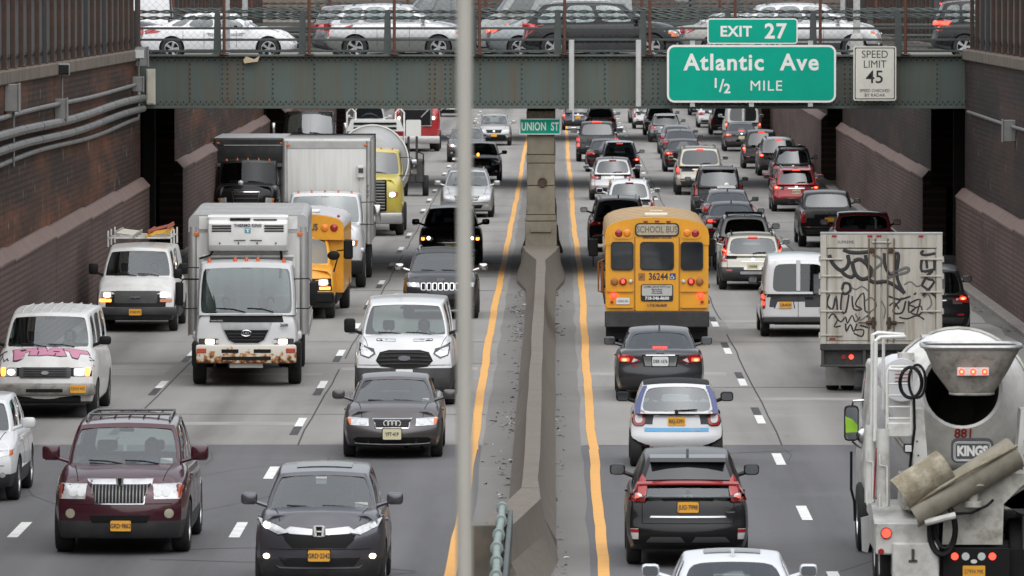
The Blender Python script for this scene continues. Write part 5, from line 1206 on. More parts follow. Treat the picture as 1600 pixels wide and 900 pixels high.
# graffiti wraps the hood between grille panel and windshield
PINK = mat('graffiti_pink', (.50, .21, .30), .6, dirt=(.42, .17, .26), dscale=5); INKG = mat('graffiti_ink', (.035, .022, .035), .6)
def hood(x, t):                                       # t 0 at the grille, 1 at the windshield
    y = lerp(c.h - .34, c.A0 + .22, t); h_ = c.bvh.ray_cast(Vector((x, y, 20)), Vector((0, 0, -1)), 60)[0]
    return (h_ if h_ else Vector((x, y, 1.25))) + Vector((0, 0, .006))
def hood_blob(outline, m, lift, name, par=None, mirror=-1):
    xs = sorted(set(round(p[0], 3) for p in outline)); b = MB(); cols = []
    for i in range(15):
        x = lerp(xs[0] + .001, xs[-1] - .001, i / 14); zz = []
        for (a, p), (q, r_) in zip(outline, outline[1:] + outline[:1]):
            if (a - x) * (q - x) <= 0 and abs(a - q) > 1e-9: zz.append(p + (r_ - p) * (x - a) / (q - a))
        cols.append((x, min(zz), max(zz)))
    V = [hood(mirror * x, lerp(z0, z1, k / 4)) + Vector((0, 0, lift)) for x, z0, z1 in cols for k in range(5)]
    b.add(V, [(i * 5 + j, i * 5 + j + 1, i * 5 + j + 6, i * 5 + j + 5) for i in range(14) for j in range(4)]); return b.obj(name, m, par or c.root, smooth=60)
letters = {'P': [(-.64, .02), (-.66, .92), (-.44, .98), (-.27, .82), (-.27, .55), (-.42, .40), (-.43, .04), (-.54, -.04)], 'H': [(-.34, .12), (-.28, .9), (-.02, .9), (.04, .08), (-.12, .0), (-.2, .05)], 'A': [(-.02, .1), (.10, .92), (.28, .92), (.40, .12), (.28, .0), (.12, .02)], 'T': [(.34, .62), (.34, .90), (.78, .95), (.84, .66), (.66, .56), (.66, .16), (.50, .10), (.46, .56)]}
gr = None
for k, P in letters.items():
    cxx = sum(p[0] for p in P) / len(P); czz = sum(p[1] for p in P) / len(P)
    o1 = hood_blob([(cxx + (a - cxx) * 1.10, czz + (b_ - czz) * 1.16) for a, b_ in P], INKG, .0, 'graffiti_letter'); hood_blob(P, PINK, .004, 'graffiti_fill', o1)
def hood_line(pts, r=.012): b = MB(); b.tube([hood(-x, z) + Vector((0, 0, .006)) for x, z in pts], r, 5); b.obj('graffiti_line', INKG, c.root)
hood_line([(-.52, .70), (-.42, .74), (-.40, .62), (-.50, .60)]); hood_line([(-.18, .86), (-.17, .6)]); hood_line([(-.16, .1), (-.15, .4)]); hood_line([(.14, .40), (.26, .40)]); hood_line([(.17, .02), (.19, .2)])
hood_line([(-.92, .9), (-.84, .92), (-.78, .9)]); hood_line([(-.86, .9), (-.86, .5), (-.92, .4)]); hood_line([(-.84, .35), (-.82, .1), (-.76, .3), (-.74, .1)]); hood_line([(.84, .5), (.93, .6), (.86, .3), (.94, .35)])
for a in range(7):
    u = -.75 + .25 * a; b = MB(); b.tube([c.roof(u, v) + Vector((0, 0, .008)) for v in (.06, .12, .4, .9)], .016, 5); b.obj('roof_rib', WHITE, c.root)

C_WORK = c = car('van', 'white work van with a ladder rack and dark grille beside the left wall', 'van', 214, 517, False, WHITE, 'work_van', dict(L=5.7, W=2.01, H=2.07, hf=1.12, cowl=1.33, belt=1.28, deck=1.28, a0=.95, a1=1.52, fo=.86, clad=.60, wa1=.70, win=[(.05, .22), (.26, .50)], mh=1.6), mirror_mat=BLACK, rimmat=RIMD)
w = c.hw
decal(c, [(-.96 * w, .62), (-.93 * w, 1.00), (.93 * w, 1.00), (.96 * w, .62)], 'F', BLACK, 'grille_panel', off=.006)
g = decal(c, rrect(0, .86, 1.05, .30, .05, 3), 'F', CLAD, 'grille', off=.014)
p = skin(c, 'F', 0, .86); b = MB(); b.prism([(-.12, .845), (-.03, .845), (-.03, .83), (.03, .83), (.03, .845), (.12, .845), (.10, .88), (.03, .88), (.03, .895), (-.03, .895), (-.03, .88), (-.10, .88)], p.y + .05, p.y + .02); b.obj('emblem', CHROME, c.root)
for o, s_ in zip(decal(c, rrect(.72 * w, .915, .27, .16, .02, 2), 'F', HEADM, 'headlight', both=True, off=.014), (1, -1)):
    decal(c, rrect(s_ * .70 * w, .915, .16, .11, .03, 2), 'F', HEADON, 'bulb', off=.020, parent=o, nx=5, nz=2)
    decal(c, rrect(s_ * .74 * w, .775, .30, .075, .015, 2), 'F', AMBON if s_ > 0 else AMBER, 'turn_signal', off=.016, parent=o, nx=3, nz=2)
MB().box(-1.0, 1.0, c.h - .10, c.h + .08, .42, .62, .05, seg=2).obj('bumper', CLAD, c.root)
t_ = MB().prism(rrect(0, .50, .305, .155, .02, 2), c.h + .10, c.h + .085).obj('license_plate', PLY, c.root, smooth=0); lettering('47580 MB', .085, PLT, t_, (0, c.h + .104, .50), 'F', 'plate_number', sx=.75, extrude=.001)
wipers(c)
b = MB()
for y in (1.0, -.2, -1.6):
    b.box(-.80, .80, y - .025, y + .025, 2.22, 2.26, .008)
    for s_ in (-1, 1): b.box(s_ * .78 - .02, s_ * .78 + .02, y - .025, y + .025, 2.02, 2.42, .006)
b.obj('ladder_rack', WHITE, c.root)
def ladder(x0, x1, y0, y1, z, tilt, m, label, rt=c.root):
    t = thing('ladder', label, 'ladder', rt.matrix_basis @ Vector(((x0 + x1) / 2, (y0 + y1) / 2, z)), math.pi, 'ladders on the work van'); b = MB(); wd = (x1 - x0) / 2; ln = (y1 - y0) / 2
    M = Matrix.Rotation(tilt, 4, 'Y')
    for s_ in (-1, 1): MB().box(s_ * wd - .015, s_ * wd + .015, -ln, ln, -.045, .045, M=M).obj('rail', m, t, smooth=0)
    for k in range(int(2 * ln / .3)): b.cyl((-wd, -ln + .15 + .3 * k, 0), (wd, -ln + .15 + .3 * k, 0), .017, None, 6, M=M)
    b.obj('rungs', m, t)
c.root.rotation_euler = (0, 0, math.pi); bpy.context.view_layer.update()
ladder(.12, .60, -2.0, 1.25, 2.33, -.12, mat('aluminium_dull', (.36, .35, .30), .5, .4, var=.3), 'dull aluminium ladder on the left side of the work van roof')
ladder(-.66, -.18, -2.0, 1.25, 2.33, .15, mat('ladder_yellow', (.62, .34, .02), .5), 'yellow ladder on the work van roof')
ladder(-.68, -.20, -2.0, .9, 2.44, .25, mat('ladder_red', (.30, .07, .04), .6), 'red ladder lying over the yellow one on the work van')

# ---- right road
c = car('sedan', 'white sedan cut off by the bottom edge with only roof and rear window showing', 'car', 1147, 1052, True, paint('pearl_white', (.62, .64, .67), .1, .3, .1), 'sedan', dict(L=4.6, W=1.80, H=1.46)); rear_kit(c, plate_txt='KBN 5512')
b = MB(); b.grid(lambda u, v: c.roof(u, v) + Vector((0, 0, .008)), [-.6 + i * .3 for i in range(5)], [.55 + .08 * i for i in range(4)]); b.obj('sunroof', mat('sunroof_grey', (.10, .10, .105), .2, coat=.5), c.root); fin(c, paint('fin_white', (.55, .57, .6), .1))

c = car('suv', 'black crossover with a full-width red light bar across its split rear window', 'car', 1074, 882, True, BLK, 'crossover', dict(L=4.4, W=1.805, H=1.685, deck=1.12, tail=1.06, d0=.20, d1=.62, clad=.30, wd1=.66, wd0=.86, bl=.02, bh=.30, rear_u=.80, win=[(.08, .36), (.40, .68), (.72, .90)]))
w = c.hw
# split rear glass: lower vertical pane is the cabin opening, the upper pane lies on the sloping tailgate
b = MB(); b.grid(lambda u, v: c.rear(u, v) + Vector((0, -.012, .006)), [-.86 + i * .43 for i in range(5)], [.44 + .11 * i for i in range(5)]); b.obj('upper_rear_window', DGLASS, c.root, smooth=60)
z0 = c.rear(0, .33).z
b = MB(); b.grid(lambda u, v: c.rear(u, v) + Vector((0, -.03 - .03 * (1 - abs(v - .36) / .06), 0)), [-1.0 + i * .2 for i in range(11)], [.32, .36, .42]); b.obj('light_bar', mat('red_bar', (.26, .018, .02), .2, coat=.6), c.root, smooth=60)
for s_ in (-1, 1):
    o = decal(c, [(s_ * .66 * w, 1.18), (s_ * .70 * w, .97), (s_ * .96 * w, .97), (s_ * .93 * w, 1.06), (s_ * .80 * w, 1.27), (s_ * .74 * w, 1.36), (s_ * .68 * w, 1.30)], 'B', REDL, 'tail_light', off=.03)
    decal(c, ell(s_ * .82 * w, 1.05, .075, .05, 10), 'B', WLENS, 'reversing_lamp', off=.036, parent=o, nx=5, nz=2); decal(c, ell(s_ * .82 * w, 1.05, .03, .02, 8), 'B', REDON, 'bulb', off=.042, parent=o, nx=3, nz=2)
p = c.roof(0, .97); wd = c.roof(.92, .97).x; b = MB(); b.prism([(p.y + .16, p.z + .012), (p.y - .16, p.z - .02), (p.y - .22, p.z - .075), (p.y + .05, p.z - .09)], -wd, wd, 'yz'); b.obj('spoiler', GLOSSB, c.root)
decal(c, [(-.42 * w, 1.01), (-.42 * w, 1.035), (.42 * w, 1.035), (.42 * w, 1.01)], 'B', CHROME, 'trunk_trim', off=.03, nz=1)
decal(c, [(-.62 * w, .745), (-.60 * w, .77), (.60 * w, .77), (.62 * w, .745)], 'B', CHROME, 'lower_trim', off=.02, nz=1)
p = skin(c, 'B', 0, 1.06); b = MB()
for k in range(3):
    a = R(90 + 120 * k); q = (.045 * math.cos(a), .045 * math.sin(a)); d1, d2 = R(90 + 120 * k + 32), R(90 + 120 * k - 32)
    b.prism([(0, 1.075), (.05 * math.cos(d1), 1.075 + .05 * math.sin(d1)), (2 * q[0] * .95, 1.075 + 2 * q[1] * .95), (.05 * math.cos(d2), 1.075 + .05 * math.sin(d2))], p.y - .03, p.y - .015)
b.obj('emblem', CHROME, c.root, smooth=0)
plate(c, 'B', .0, .895, 'JUG·7998', frame=CLAD); lettering('ECLIPSE CROSS', .045, CHROME, c.root, (.60, skin(c, 'B', .6, 1.05).y - .012, 1.05), 'B', 'model_badge', extrude=.001, bold=.002)
lettering('MITSUBISHI', .04, CHROME, c.root, (-.62, skin(c, 'B', -.62, 1.05).y - .012, 1.04), 'B', 'maker_badge', extrude=.001, bold=.001)
lettering('S-AWC', .04, CHROME, c.root, (.62, skin(c, 'B', .62, .82).y - .012, .82), 'B', 'trim_badge', extrude=.001, bold=.001)
for s_ in (-1, 1):
    o = decal(c, [(s_ * .80 * w, .43), (s_ * .80 * w, .585), (s_ * .94 * w, .585), (s_ * .90 * w, .43)], 'B', WLENS, 'fog_lamp', off=.02); decal(c, [(s_ * .80 * w, .53), (s_ * .80 * w, .58), (s_ * .938 * w, .58), (s_ * .925 * w, .53)], 'B', REDL, 'reflector', off=.026, parent=o, nz=1)
    decal(c, [(s_ * .06 * w, .385), (s_ * .12 * w, .465), (s_ * .60 * w, .465), (s_ * .68 * w, .385)], 'B', mat('skid_grey', (.09, .09, .092), .45, .4), 'skid_plate', off=.02)
gatelines(c, .74, .66, 1.10); fin(c); seams(c, (.35, -.55))

c = car('hatch', 'tiny white two-seat city car with blue roof pillars behind the dark sedan', 'car', 1057, 729, True, WHT, 'city_car', dict(L=2.75, W=1.66, H=1.55, r=.32, fo=.42, ro=.46, hf=.86, cowl=1.02, belt=1.0, deck=1.0, tail=.98, a0=.55, a1=1.15, d1=.34, d0=.14, wd0=.88, wd1=.70, rear_u=.84, clad=.36, plan=.06, win=[(.12, .62)], darkroof=True), trim=BLACK, mirror_mat=BLACK)
w = c.hw; BLUEP = paint('deep_blue', (.03, .045, .16), .2)
for s_ in (-1, 1):
    b = MB(); b.grid(lambda u, v: c.rear(s_ * u, v) + Vector((s_ * .006, -.012, 0)), [.87, .94, 1.0], [0, .25, .5, .75, 1.0]); b.obj('blue_pillar', BLUEP, c.root, smooth=60)
    o = decal(c, rrect(s_ * .80 * w, .87, .235, .29, .08, 4), 'B', GLOSSB, 'tail_light', off=.012); decal(c, rrect(s_ * .80 * w, .87, .205, .26, .07, 4), 'B', REDL, 'red_ring', off=.017, parent=o); decal(c, rrect(s_ * .80 * w, .86, .125, .15, .05, 4), 'B', WLENS, 'reversing_lamp', off=.022, parent=o)
decal(c, rrect(0, .935, .62, .022, .008, 2), 'B', CLAD, 'hatch_handle', off=.012, nz=1); plate(c, 'B', .0, .815, 'RKJ-5391')
decal(c, [(-.68 * w, .635), (-.68 * w, .70), (.68 * w, .70), (.68 * w, .635)], 'B', mat('stripe_blue', (.12, .36, .62), .4), 'blue_stripe', off=.010, nz=1)
lettering('CAR2GO', .055, SWHITE, c.root, (.30, skin(c, 'B', .3, .665).y - .013, .665), 'B', 'stripe_lettering', extrude=.001)
decal(c, rrect(.62 * w, .345, .22, .05, .01, 2), 'B', REDL, 'reflector', both=True, off=.012, nx=4, nz=1)
b = MB(); b.tube([c.rear(0, .02) + Vector((0, -.025, 0)), c.rear(0, .12) + Vector((0, -.03, 0))], .03, 6); b.tube([c.rear(-.05, .1) + Vector((0, -.03, 0)), c.rear(.5, .14) + Vector((0, -.03, 0))], .012, 5); b.obj('wiper', BLACK, c.root)
decal(c, ell(.25, 1.10, .05, .05, 12), 'B', mat('pale_sticker', (.35, .38, .36), .6), 'window_sticker', both=True, off=.004, nx=4, nz=2)

c = car('sedan', 'dark grey sedan with lit tail lights right behind the yellow school bus', 'car', 1031, 624, True, DGREY, 'sedan', dict(L=4.81, W=1.82, H=1.47, deck=1.06, tail=1.05), mirror_mat=DGREY, glass=GLASS)
w = c.hw; tz = .87
for o, s_ in zip(decal(c, [(.44 * w, tz - .04), (.62 * w, tz - .075), (.92 * w, tz - .05), (.955 * w, tz + .05), (.90 * w, tz + .105), (.70 * w, tz + .09), (.50 * w, tz - .0)], 'B', REDL, 'tail_light', both=True, off=.010), (1, -1)):
    decal(c, rrect(s_ * .79 * w, tz - .01, .17, .07, .02, 2), 'B', REDON, 'brake_lamp', off=.016, parent=o, nx=4, nz=2); decal(c, ell(s_ * .80 * w, tz - .015, .055, .03, 10), 'B', REDHOT, 'lamp_core', off=.02, parent=o, nx=4, nz=2)
    decal(c, [(s_ * .50 * w, tz - .015), (s_ * .60 * w, tz - .06), (s_ * .64 * w, tz - .06), (s_ * .60 * w, tz + .02)], 'B', WLENS, 'reversing_lamp', off=.016, parent=o, nx=3, nz=2)
decal(c, [(-.37 * w, .72), (-.42 * w, .96), (.42 * w, .96), (.37 * w, .72)], 'B', BLACK, 'plate_recess', off=.003); decal(c, [(-.34 * w, .735), (-.38 * w, .93), (.38 * w, .93), (.34 * w, .735)], 'B', MGREY, 'plate_panel', off=.008)
plate(c, 'B', 0, .83, 'DEK·1576', PLW, BLACK, .33, .19); decal(c, rrect(0, .955, .60, .022, .008, 2), 'B', CHROME, 'trunk_trim', off=.016, nz=1)
p = skin(c, 'B', 0, 1.0); b = MB(); b.tube([(.075 * math.cos(R(a)), p.y - .02, 1.005 + .052 * math.sin(R(a))) for a in range(0, 360, 24)], .011, 5, closed=True); b.tube([(.030 * math.cos(R(a)), p.y - .022, 1.005 + .048 * math.sin(R(a))) for a in range(0, 360, 24)], .009, 5, closed=True); b.tube([(.068 * math.cos(R(a)), p.y - .022, 1.022 + .018 * math.sin(R(a))) for a in range(0, 360, 24)], .008, 5, closed=True); b.obj('emblem', CHROME, c.root)
pp = c.rear(0, .08); b = MB()
for k in range(5): b.box(-.145 + .06 * k, -.095 + .06 * k, pp.y - .03, pp.y - .01, pp.z + .005, pp.z + .04)
b.obj('high_brake_light', REDON, c.root)
lettering('DUB', .05, REDL, c.root, (-.52, skin(c, 'B', -.52, .74).y - .01, .735), 'B', 'badge', extrude=.001, bold=.003); lettering('LE', .045, CHROME, c.root, (.55, skin(c, 'B', .55, .77).y - .01, .775), 'B', 'trim_badge', extrude=.001)
decal(c, [(-.86 * w, .30), (-.80 * w, .24), (.80 * w, .24), (.86 * w, .30)], 'B', CLAD, 'bumper_insert', off=.006); MB().cyl((.52, -c.h + .3, .25), (.52, -c.h + .02, .25), .035, None, 10).obj('exhaust_pipe', CHROME, c.root); fin(c, DGREY); seams(c, (.5, -.45))

c = car('suv', 'black crossover just ahead of the yellow school bus', 'car', 966, 392, True, BLK, 'crossover', dict(W=1.97, H=1.78, d0=.2, d1=.55), glass=glassmat('smoked_glass', (.33, .36, .35))); rear_kit(c, 'sedan', lit=False, plate_txt='HSA 1180', wiper=True); rails(c); fin(c)
c = car('suv', 'white crossover with square tail lights ahead of the black crossover', 'car', 983, 356, True, WHT, 'crossover', dict(W=1.83, H=1.72, deck=1.14), glass=glassmat('smoked_glass', (.33, .36, .35))); rear_kit(c, 'tall', lit=False, plate_txt='', wiper=True); rails(c, WHT); fin(c)
c = car('suv', 'silver crossover with an oval rear window ahead of the white crossover', 'car', 957, 312, True, SILVER, 'crossover', dict(W=1.85, H=1.70, wd1=.6), glass=TINT); rear_kit(c, 'wrap', lit=False, plate_txt='', wiper=True); fin(c)
c = car('hatch', 'dark navy hatchback with a pale rear window and one red tail light', 'car', 968, 278, True, NAVY, 'hatchback', dict(W=1.82, H=1.66), glass=GLASS); rear_kit(c, 'round', lit=True, plate_txt='', spoiler=True, wiper=True)
c = car('sedan', 'black sedan tucked between the navy hatchback and the black pickup', 'car', 947, 268, True, BLK, 'sedan', dict(W=1.86, H=1.5, hi=False), interior=False, glass=DGLASS); rear_kit(c, lit=False, plate_txt='')
c = car('pickup', 'black pickup truck with tall lit tail lights beside the pier', 'pickup', 933, 252, True, BLK, 'pickup_truck', dict(mw=1.4, mh=1.7), glass=TINT, mirror_mat=CHROME)
w = c.hw
for s_ in (-1, 1):
    o = decal(c, rrect(s_ * .90 * w, .95, .16, .46, .04, 3), 'B', REDL, 'tail_light', off=.01)
    for z in (.82, 1.08): decal(c, rrect(s_ * .90 * w, z, .11, .13, .03, 2), 'B', REDON, 'brake_lamp', off=.016, parent=o, nx=3, nz=2)
lettering('GMC', .16, STEEL, c.root, (.05, skin(c, 'B', 0, .93).y - .012, .93), 'B', 'maker_badge', extrude=.002, bold=.006, spacing=1.2); MB().box(-.98, .98, -c.h - .12, -c.h + .1, .46, .66, .03).obj('rear_bumper', BLACK, c.root)
MB().box(-.55, -.2, -c.h - .01, -c.h + .01, .74, .77).obj('badge', STEEL, c.root)
p = c.roof(0, .95); MB().box(-.22, .22, p.y - .06, p.y + .0, p.z - .01, p.z + .035).obj('high_brake_light', REDON, c.root)
c = car('suv', 'silver crossover roof showing over the black pickup', 'car', 938, 213, True, SILVER, 'crossover', dict(hi=False), interior=False, glass=DGLASS); rear_kit(c, 'sedan', lit=False, plate_txt='')
c = car('suv', 'dark blue crossover under the bridge at the yellow line', 'car', 903, 203, True, NAVY, 'crossover', dict(hi=False), interior=False, glass=DGLASS); rear_kit(c, 'tall', lit=True, plate_txt='')

c = car('van', 'small white delivery van left of the graffiti box truck', 'van', 1246, 525, True, WHT, 'delivery_van', dict(L=4.6, W=1.80, H=2.01, fo=.85, ro=.75, r=.33, hf=.95, cowl=1.12, belt=1.12, deck=1.12, tail=1.1, a0=.9, a1=1.7, d1=.10, d0=.03, wd1=.80, wd0=.93, wa1=.72, rear_u=.74, bl=.06, bh=.80, win=[(.06, .30), (.34, .62)], clad=.44), glass=TINT, mirror_mat=BLACK)
w = c.hw
MB().box(-.05, .05, c.rear(0, .4).y - .012, c.rear(0, .4).y + .03, 1.12, c.rear(0, .9).z, .008).obj('door_pillar', WHT, c.root)
decal(c, [(-.006, .46), (.006, .46), (.006, 1.15), (-.006, 1.15)], 'B', BLACK, 'door_gap', off=.003, nx=1)
for s_ in (-1, 1):
    o = decal(c, rrect(s_ * .93 * w, .90, .10, .42, .03, 2), 'B', REDL, 'tail_light', off=.01)
    for z in (.82, .98): decal(c, rrect(s_ * .93 * w, z, .07, .10, .02, 2), 'B', REDON, 'brake_lamp', off=.016, parent=o, nx=3, nz=2)
decal(c, [(-.66 * w, .70), (-.56 * w, .90), (-.12 * w, .90), (-.08 * w, .70)], 'B', CLAD, 'plate_recess', off=.002); decal(c, [(-.62 * w, .70), (-.55 * w, .86), (-.14 * w, .86), (-.11 * w, .70)], 'B', WHT, 'plate_panel', off=.006); plate(c, 'B', -.34 * w, .785, '12R-0GN')
decal(c, rrect(.26, .95, .20, .05, .02, 2), 'B', BLACK, 'door_handle', off=.02, nz=1); lettering('TRANSIT', .05, CLAD, c.root, (-.55, skin(c, 'B', -.5, .96).y - .01, .965), 'B', 'model_badge', extrude=.001)
MB().box(-.86, .86, -c.h - .05, -c.h + .1, .36, .50, .03).obj('rear_bumper', CLAD, c.root)

c = car('suv', 'champagne wagon with tall red lights up the rear pillars', 'car', 1175, 452, True, BEIGE, 'estate_wagon', dict(L=4.73, W=1.86, H=1.60, deck=1.02, tail=1.0, d1=.5, d0=.16, clad=.62, wd1=.68), glass=GLASS); rear_kit(c, 'high', lit=True, plate_txt='U·65AB', plate_m=PLC, wiper=True, hot=True); rails(c, BLACK)
decal(c, rrect(.10, .50, .9, .08, .02, 2), 'B', STEEL, 'bumper_plate', off=.03, nz=1)
c = car('suv', 'white boxy off-roader with crossed square tail lights and a black roof rack', 'car', 1163, 422, True, WHT, 'off_roader', dict(L=4.23, W=1.80, H=1.69, deck=1.12, clad=.50, rear_u=.86), glass=TINT); w = c.hw
for s_ in (-1, 1):
    o = decal(c, rrect(s_ * .82 * w, .94, .20, .22, .03, 3), 'B', BLACK, 'tail_light', off=.012); decal(c, rrect(s_ * .82 * w, .94, .155, .17, .02, 3), 'B', REDL, 'red_lens', off=.018, parent=o)
    for a in (45, -45): MB().box(-.075, .075, -.004, .004, -.013, .013, M=Matrix.Translation((s_ * .82 * w, skin(c, 'B', s_ * .82 * w, .94).y - .024, .94)) @ Matrix.Rotation(R(a), 4, 'Y')).obj('lens_cross', WLENS, o, smooth=0)
plate(c, 'B', 0, .80, 'HRW 3301'); rails(c, BLACK, True); fin(c); b = MB()
for k in range(3): b.grid(lambda u, v: c.roof(u, v) + Vector((0, 0, .05)), [-.8, 0, .8], [.25 + .25 * k, .31 + .25 * k])
b.obj('rack_slats', BLACK, c.root)
c = car('sedan', 'black sedan with a shark fin antenna ahead of the white boxy off-roader', 'car', 1143, 385, True, BLK, 'sedan', dict(W=1.85, H=1.46), glass=TINT); rear_kit(c, lit=True, plate_txt='JFP 6627', hot=False); fin(c)
c = car('sedan', 'dark grey sedan carrying a white roof light ahead of the black sedan', 'car', 1137, 363, True, DGREY, 'sedan', dict(W=1.83, H=1.47), glass=GLASS); rear_kit(c, lit=False, plate_txt=''); fin(c)
p = c.roof(0, .3); b = MB(); b.prism([(-.32, 0), (.32, 0), (.28, .08), (-.28, .08)], -.08, .08); b.ball((0, 0, .12), .08, .08, .07); b.obj('roof_light', mat('roof_light_white', (.75, .75, .73), .4), c.root, (p.x, p.y, p.z + .02))
c = car('suv', 'black off-roader with silver roof rails ahead of the car with the roof light', 'car', 1122, 335, True, BLK, 'off_roader', dict(L=4.8, W=1.93, H=1.80, deck=1.18, wd1=.68), glass=glassmat('smoked_glass', (.33, .36, .35))); rear_kit(c, 'tall', lit=False, plate_txt='GXC 5140', spoiler=True); rails(c)
c = car('suv', 'big champagne off-roader with two-part tail lights in the middle lane', 'car', 1093, 304, True, BEIGE, 'off_roader', dict(L=5.2, W=2.02, H=1.98, r=.40, tw=.27, gc=.30, deck=1.26, belt=1.26, cowl=1.3, hf=1.15, tail=1.22, wd1=.70, wd0=.84, d1=.28, d0=.08), glass=TINT); rear_kit(c, 'tall', lit=True, plate_txt='', hot=False, wiper=True); rails(c, DGREY)
c = car('sedan', 'black sedan with a lit brake light just ahead of the champagne off-roader', 'car', 1068, 268, True, BLK, 'sedan', dict(W=1.84, H=1.50, hi=False), interior=False, glass=DGLASS); rear_kit(c, plate_txt='')
c = car('sedan', 'dark sedan with a fin antenna second ahead of the champagne off-roader', 'car', 1063, 249, True, DGREY, 'sedan', dict(W=1.84, H=1.48, hi=False), interior=False, glass=DGLASS); rear_kit(c, plate_txt='', lit=False); fin(c)
c = car('sedan', 'grey sedan with red tail lights third ahead of the champagne off-roader', 'car', 1057, 240, True, MGREY, 'sedan', dict(W=1.82, H=1.47, hi=False), interior=False, glass=DGLASS); rear_kit(c, plate_txt='', lit=False)
c = car('hatch', 'grey coupe-like crossover with a rear wing and boomerang tail lights', 'car', 1040, 222, True, MGREY, 'crossover', dict(W=1.80, H=1.56, hi=False), interior=False, glass=DGLASS); rear_kit(c, 'wrap', plate_txt='', plate_m=PLC, lit=False, spoiler=True)
c = car('suv', 'grey estate car under the bridge behind the winged crossover', 'car', 1031, 211, True, MGREY, 'estate_wagon', dict(hi=False), interior=False, glass=DGLASS); rear_kit(c, 'tall', plate_txt='', lit=False)
c = car('suv', 'white crossover under the bridge left of the grey estate car', 'car', 1013, 201, True, WHT, 'crossover', dict(hi=False), interior=False, glass=DGLASS); rear_kit(c, 'tall', plate_txt='', lit=False)
c = car('van', 'brown grey van far under the bridge at the left of the white crossover', 'van', 1008, 192, True, BROWNG, 'cargo_van', dict(hi=False), interior=False, glass=DGLASS); rear_kit(c, 'tall', plate_txt='', lit=True)

c = car('minivan', 'black minivan with one lit tail light right of the graffiti box truck', 'minivan', 1456, 524, True, BLK, 'minivan', dict(W=1.86, H=1.72), glass=TINT); rear_kit(c, 'sedan', lit=True, plate_txt='GTY 7712')
c = car('pickup', 'wine red pickup with a wide rear window above the graffiti box truck', 'pickup', 1352, 426, True, WINE, 'pickup_truck', dict(W=1.98, H=1.78, hi=True, wd1=.72), glass=GLASS); rear_kit(c, 'tall', lit=False, plate_txt='', chm=False, high=False)
b = MB(); b.tube([(.38, -c.h + 2.7, 1.25), (.38, -c.h + 2.66, 1.5), (.33, -c.h + 2.64, 1.58)], .03, 6); b.obj('white_pipe', SWHITE, c.root)
c = car('pickup', 'black pickup with a tinted cab ahead of the wine red pickup', 'pickup', 1294, 385, True, BLK, 'pickup_truck', dict(W=1.96, H=1.80), glass=TINT); rear_kit(c, 'tall', lit=False, plate_txt='', chm=False, high=False)
decal(c, rrect(.18, .93, .42, .20, .03, 2), 'B', CLAD, 'tailgate_panel', off=.02)
c = car('suv', 'bright red crossover with both tail lights lit in the outer right lane', 'car', 1243, 330, True, REDP, 'crossover', dict(W=1.84, H=1.69, clad=.46, wd1=.62), glass=TINT); rear_kit(c, 'wrap', lit=True, plate_txt='GSA 7151', plate_m=PLC, wiper=True, spoiler=True); rails(c)
c = car('suv', 'dark crossover with a roof rack directly ahead of the red crossover', 'car', 1238, 294, True, DGREY, 'crossover', dict(W=1.86, H=1.72), glass=TINT); rear_kit(c, 'wrap', lit=False, plate_txt=''); rails(c, BLACK, True)
c = car('suv', 'grey crossover with brake lights on, two ahead of the red crossover', 'car', 1216, 274, True, MGREY, 'crossover', dict(W=1.90, H=1.74), glass=DGLASS, interior=False); rear_kit(c, 'wrap', lit=True, plate_txt=''); rails(c, BLACK)
c = car('suv', 'black boxy off-roader with a spare wheel on its back in the outer lane', 'car', 1189, 263, True, BLK, 'off_roader', dict(L=4.2, W=1.80, H=1.82, deck=1.16), glass=DGLASS, interior=False); rear_kit(c, 'tall', lit=True, plate_txt='', chm=False)
b = MB(); b.cyl((.1, -c.h - .16, .92), (.1, -c.h + .02, .92), .34, None, 20); b.obj('spare_wheel', TYRE, c.root)
c = car('sedan', 'dark sedan with chrome trim strip in front of the white passenger van', 'car', 1158, 236, True, DGREY, 'sedan', dict(W=1.84, H=1.49, hi=False), interior=False, glass=DGLASS); rear_kit(c, lit=True, plate_txt='', plate_m=PLC)
c = car('van', 'white van with two rear windows at the far right wall', 'van', 1160, 224, True, WHITE, 'cargo_van', dict(H=2.15, rear_u=.80, hi=False, bh=.86, wd1=.80), interior=False, glass=DGLASS); rear_kit(c, 'tall', lit=True, plate_txt='', chm=False, high=False)
MB().box(-.06, .06, c.rear(0, .4).y - .03, c.rear(0, .4).y + .03, 1.22, c.rear(0, .9).z, .008).obj('door_pillar', WHITE, c.root)
c = car('suv', 'dark green-grey crossover left of the far white van', 'car', 1134, 210, True, DGREY, 'crossover', dict(hi=False), interior=False, glass=DGLASS); rear_kit(c, 'tall', lit=False, plate_txt='')
c = car('sedan', 'white sedan far ahead in the outer lane under the big green sign', 'car', 1113, 199, True, WHT, 'sedan', dict(hi=False), interior=False, glass=DGLASS); rear_kit(c, lit=False, plate_txt='')
c = car('sedan', 'dark car farthest ahead under the big green sign', 'car', 1098, 180, True, BLK, 'sedan', dict(hi=False), interior=False, glass=DGLASS); rear_kit(c, lit=False, plate_txt='')
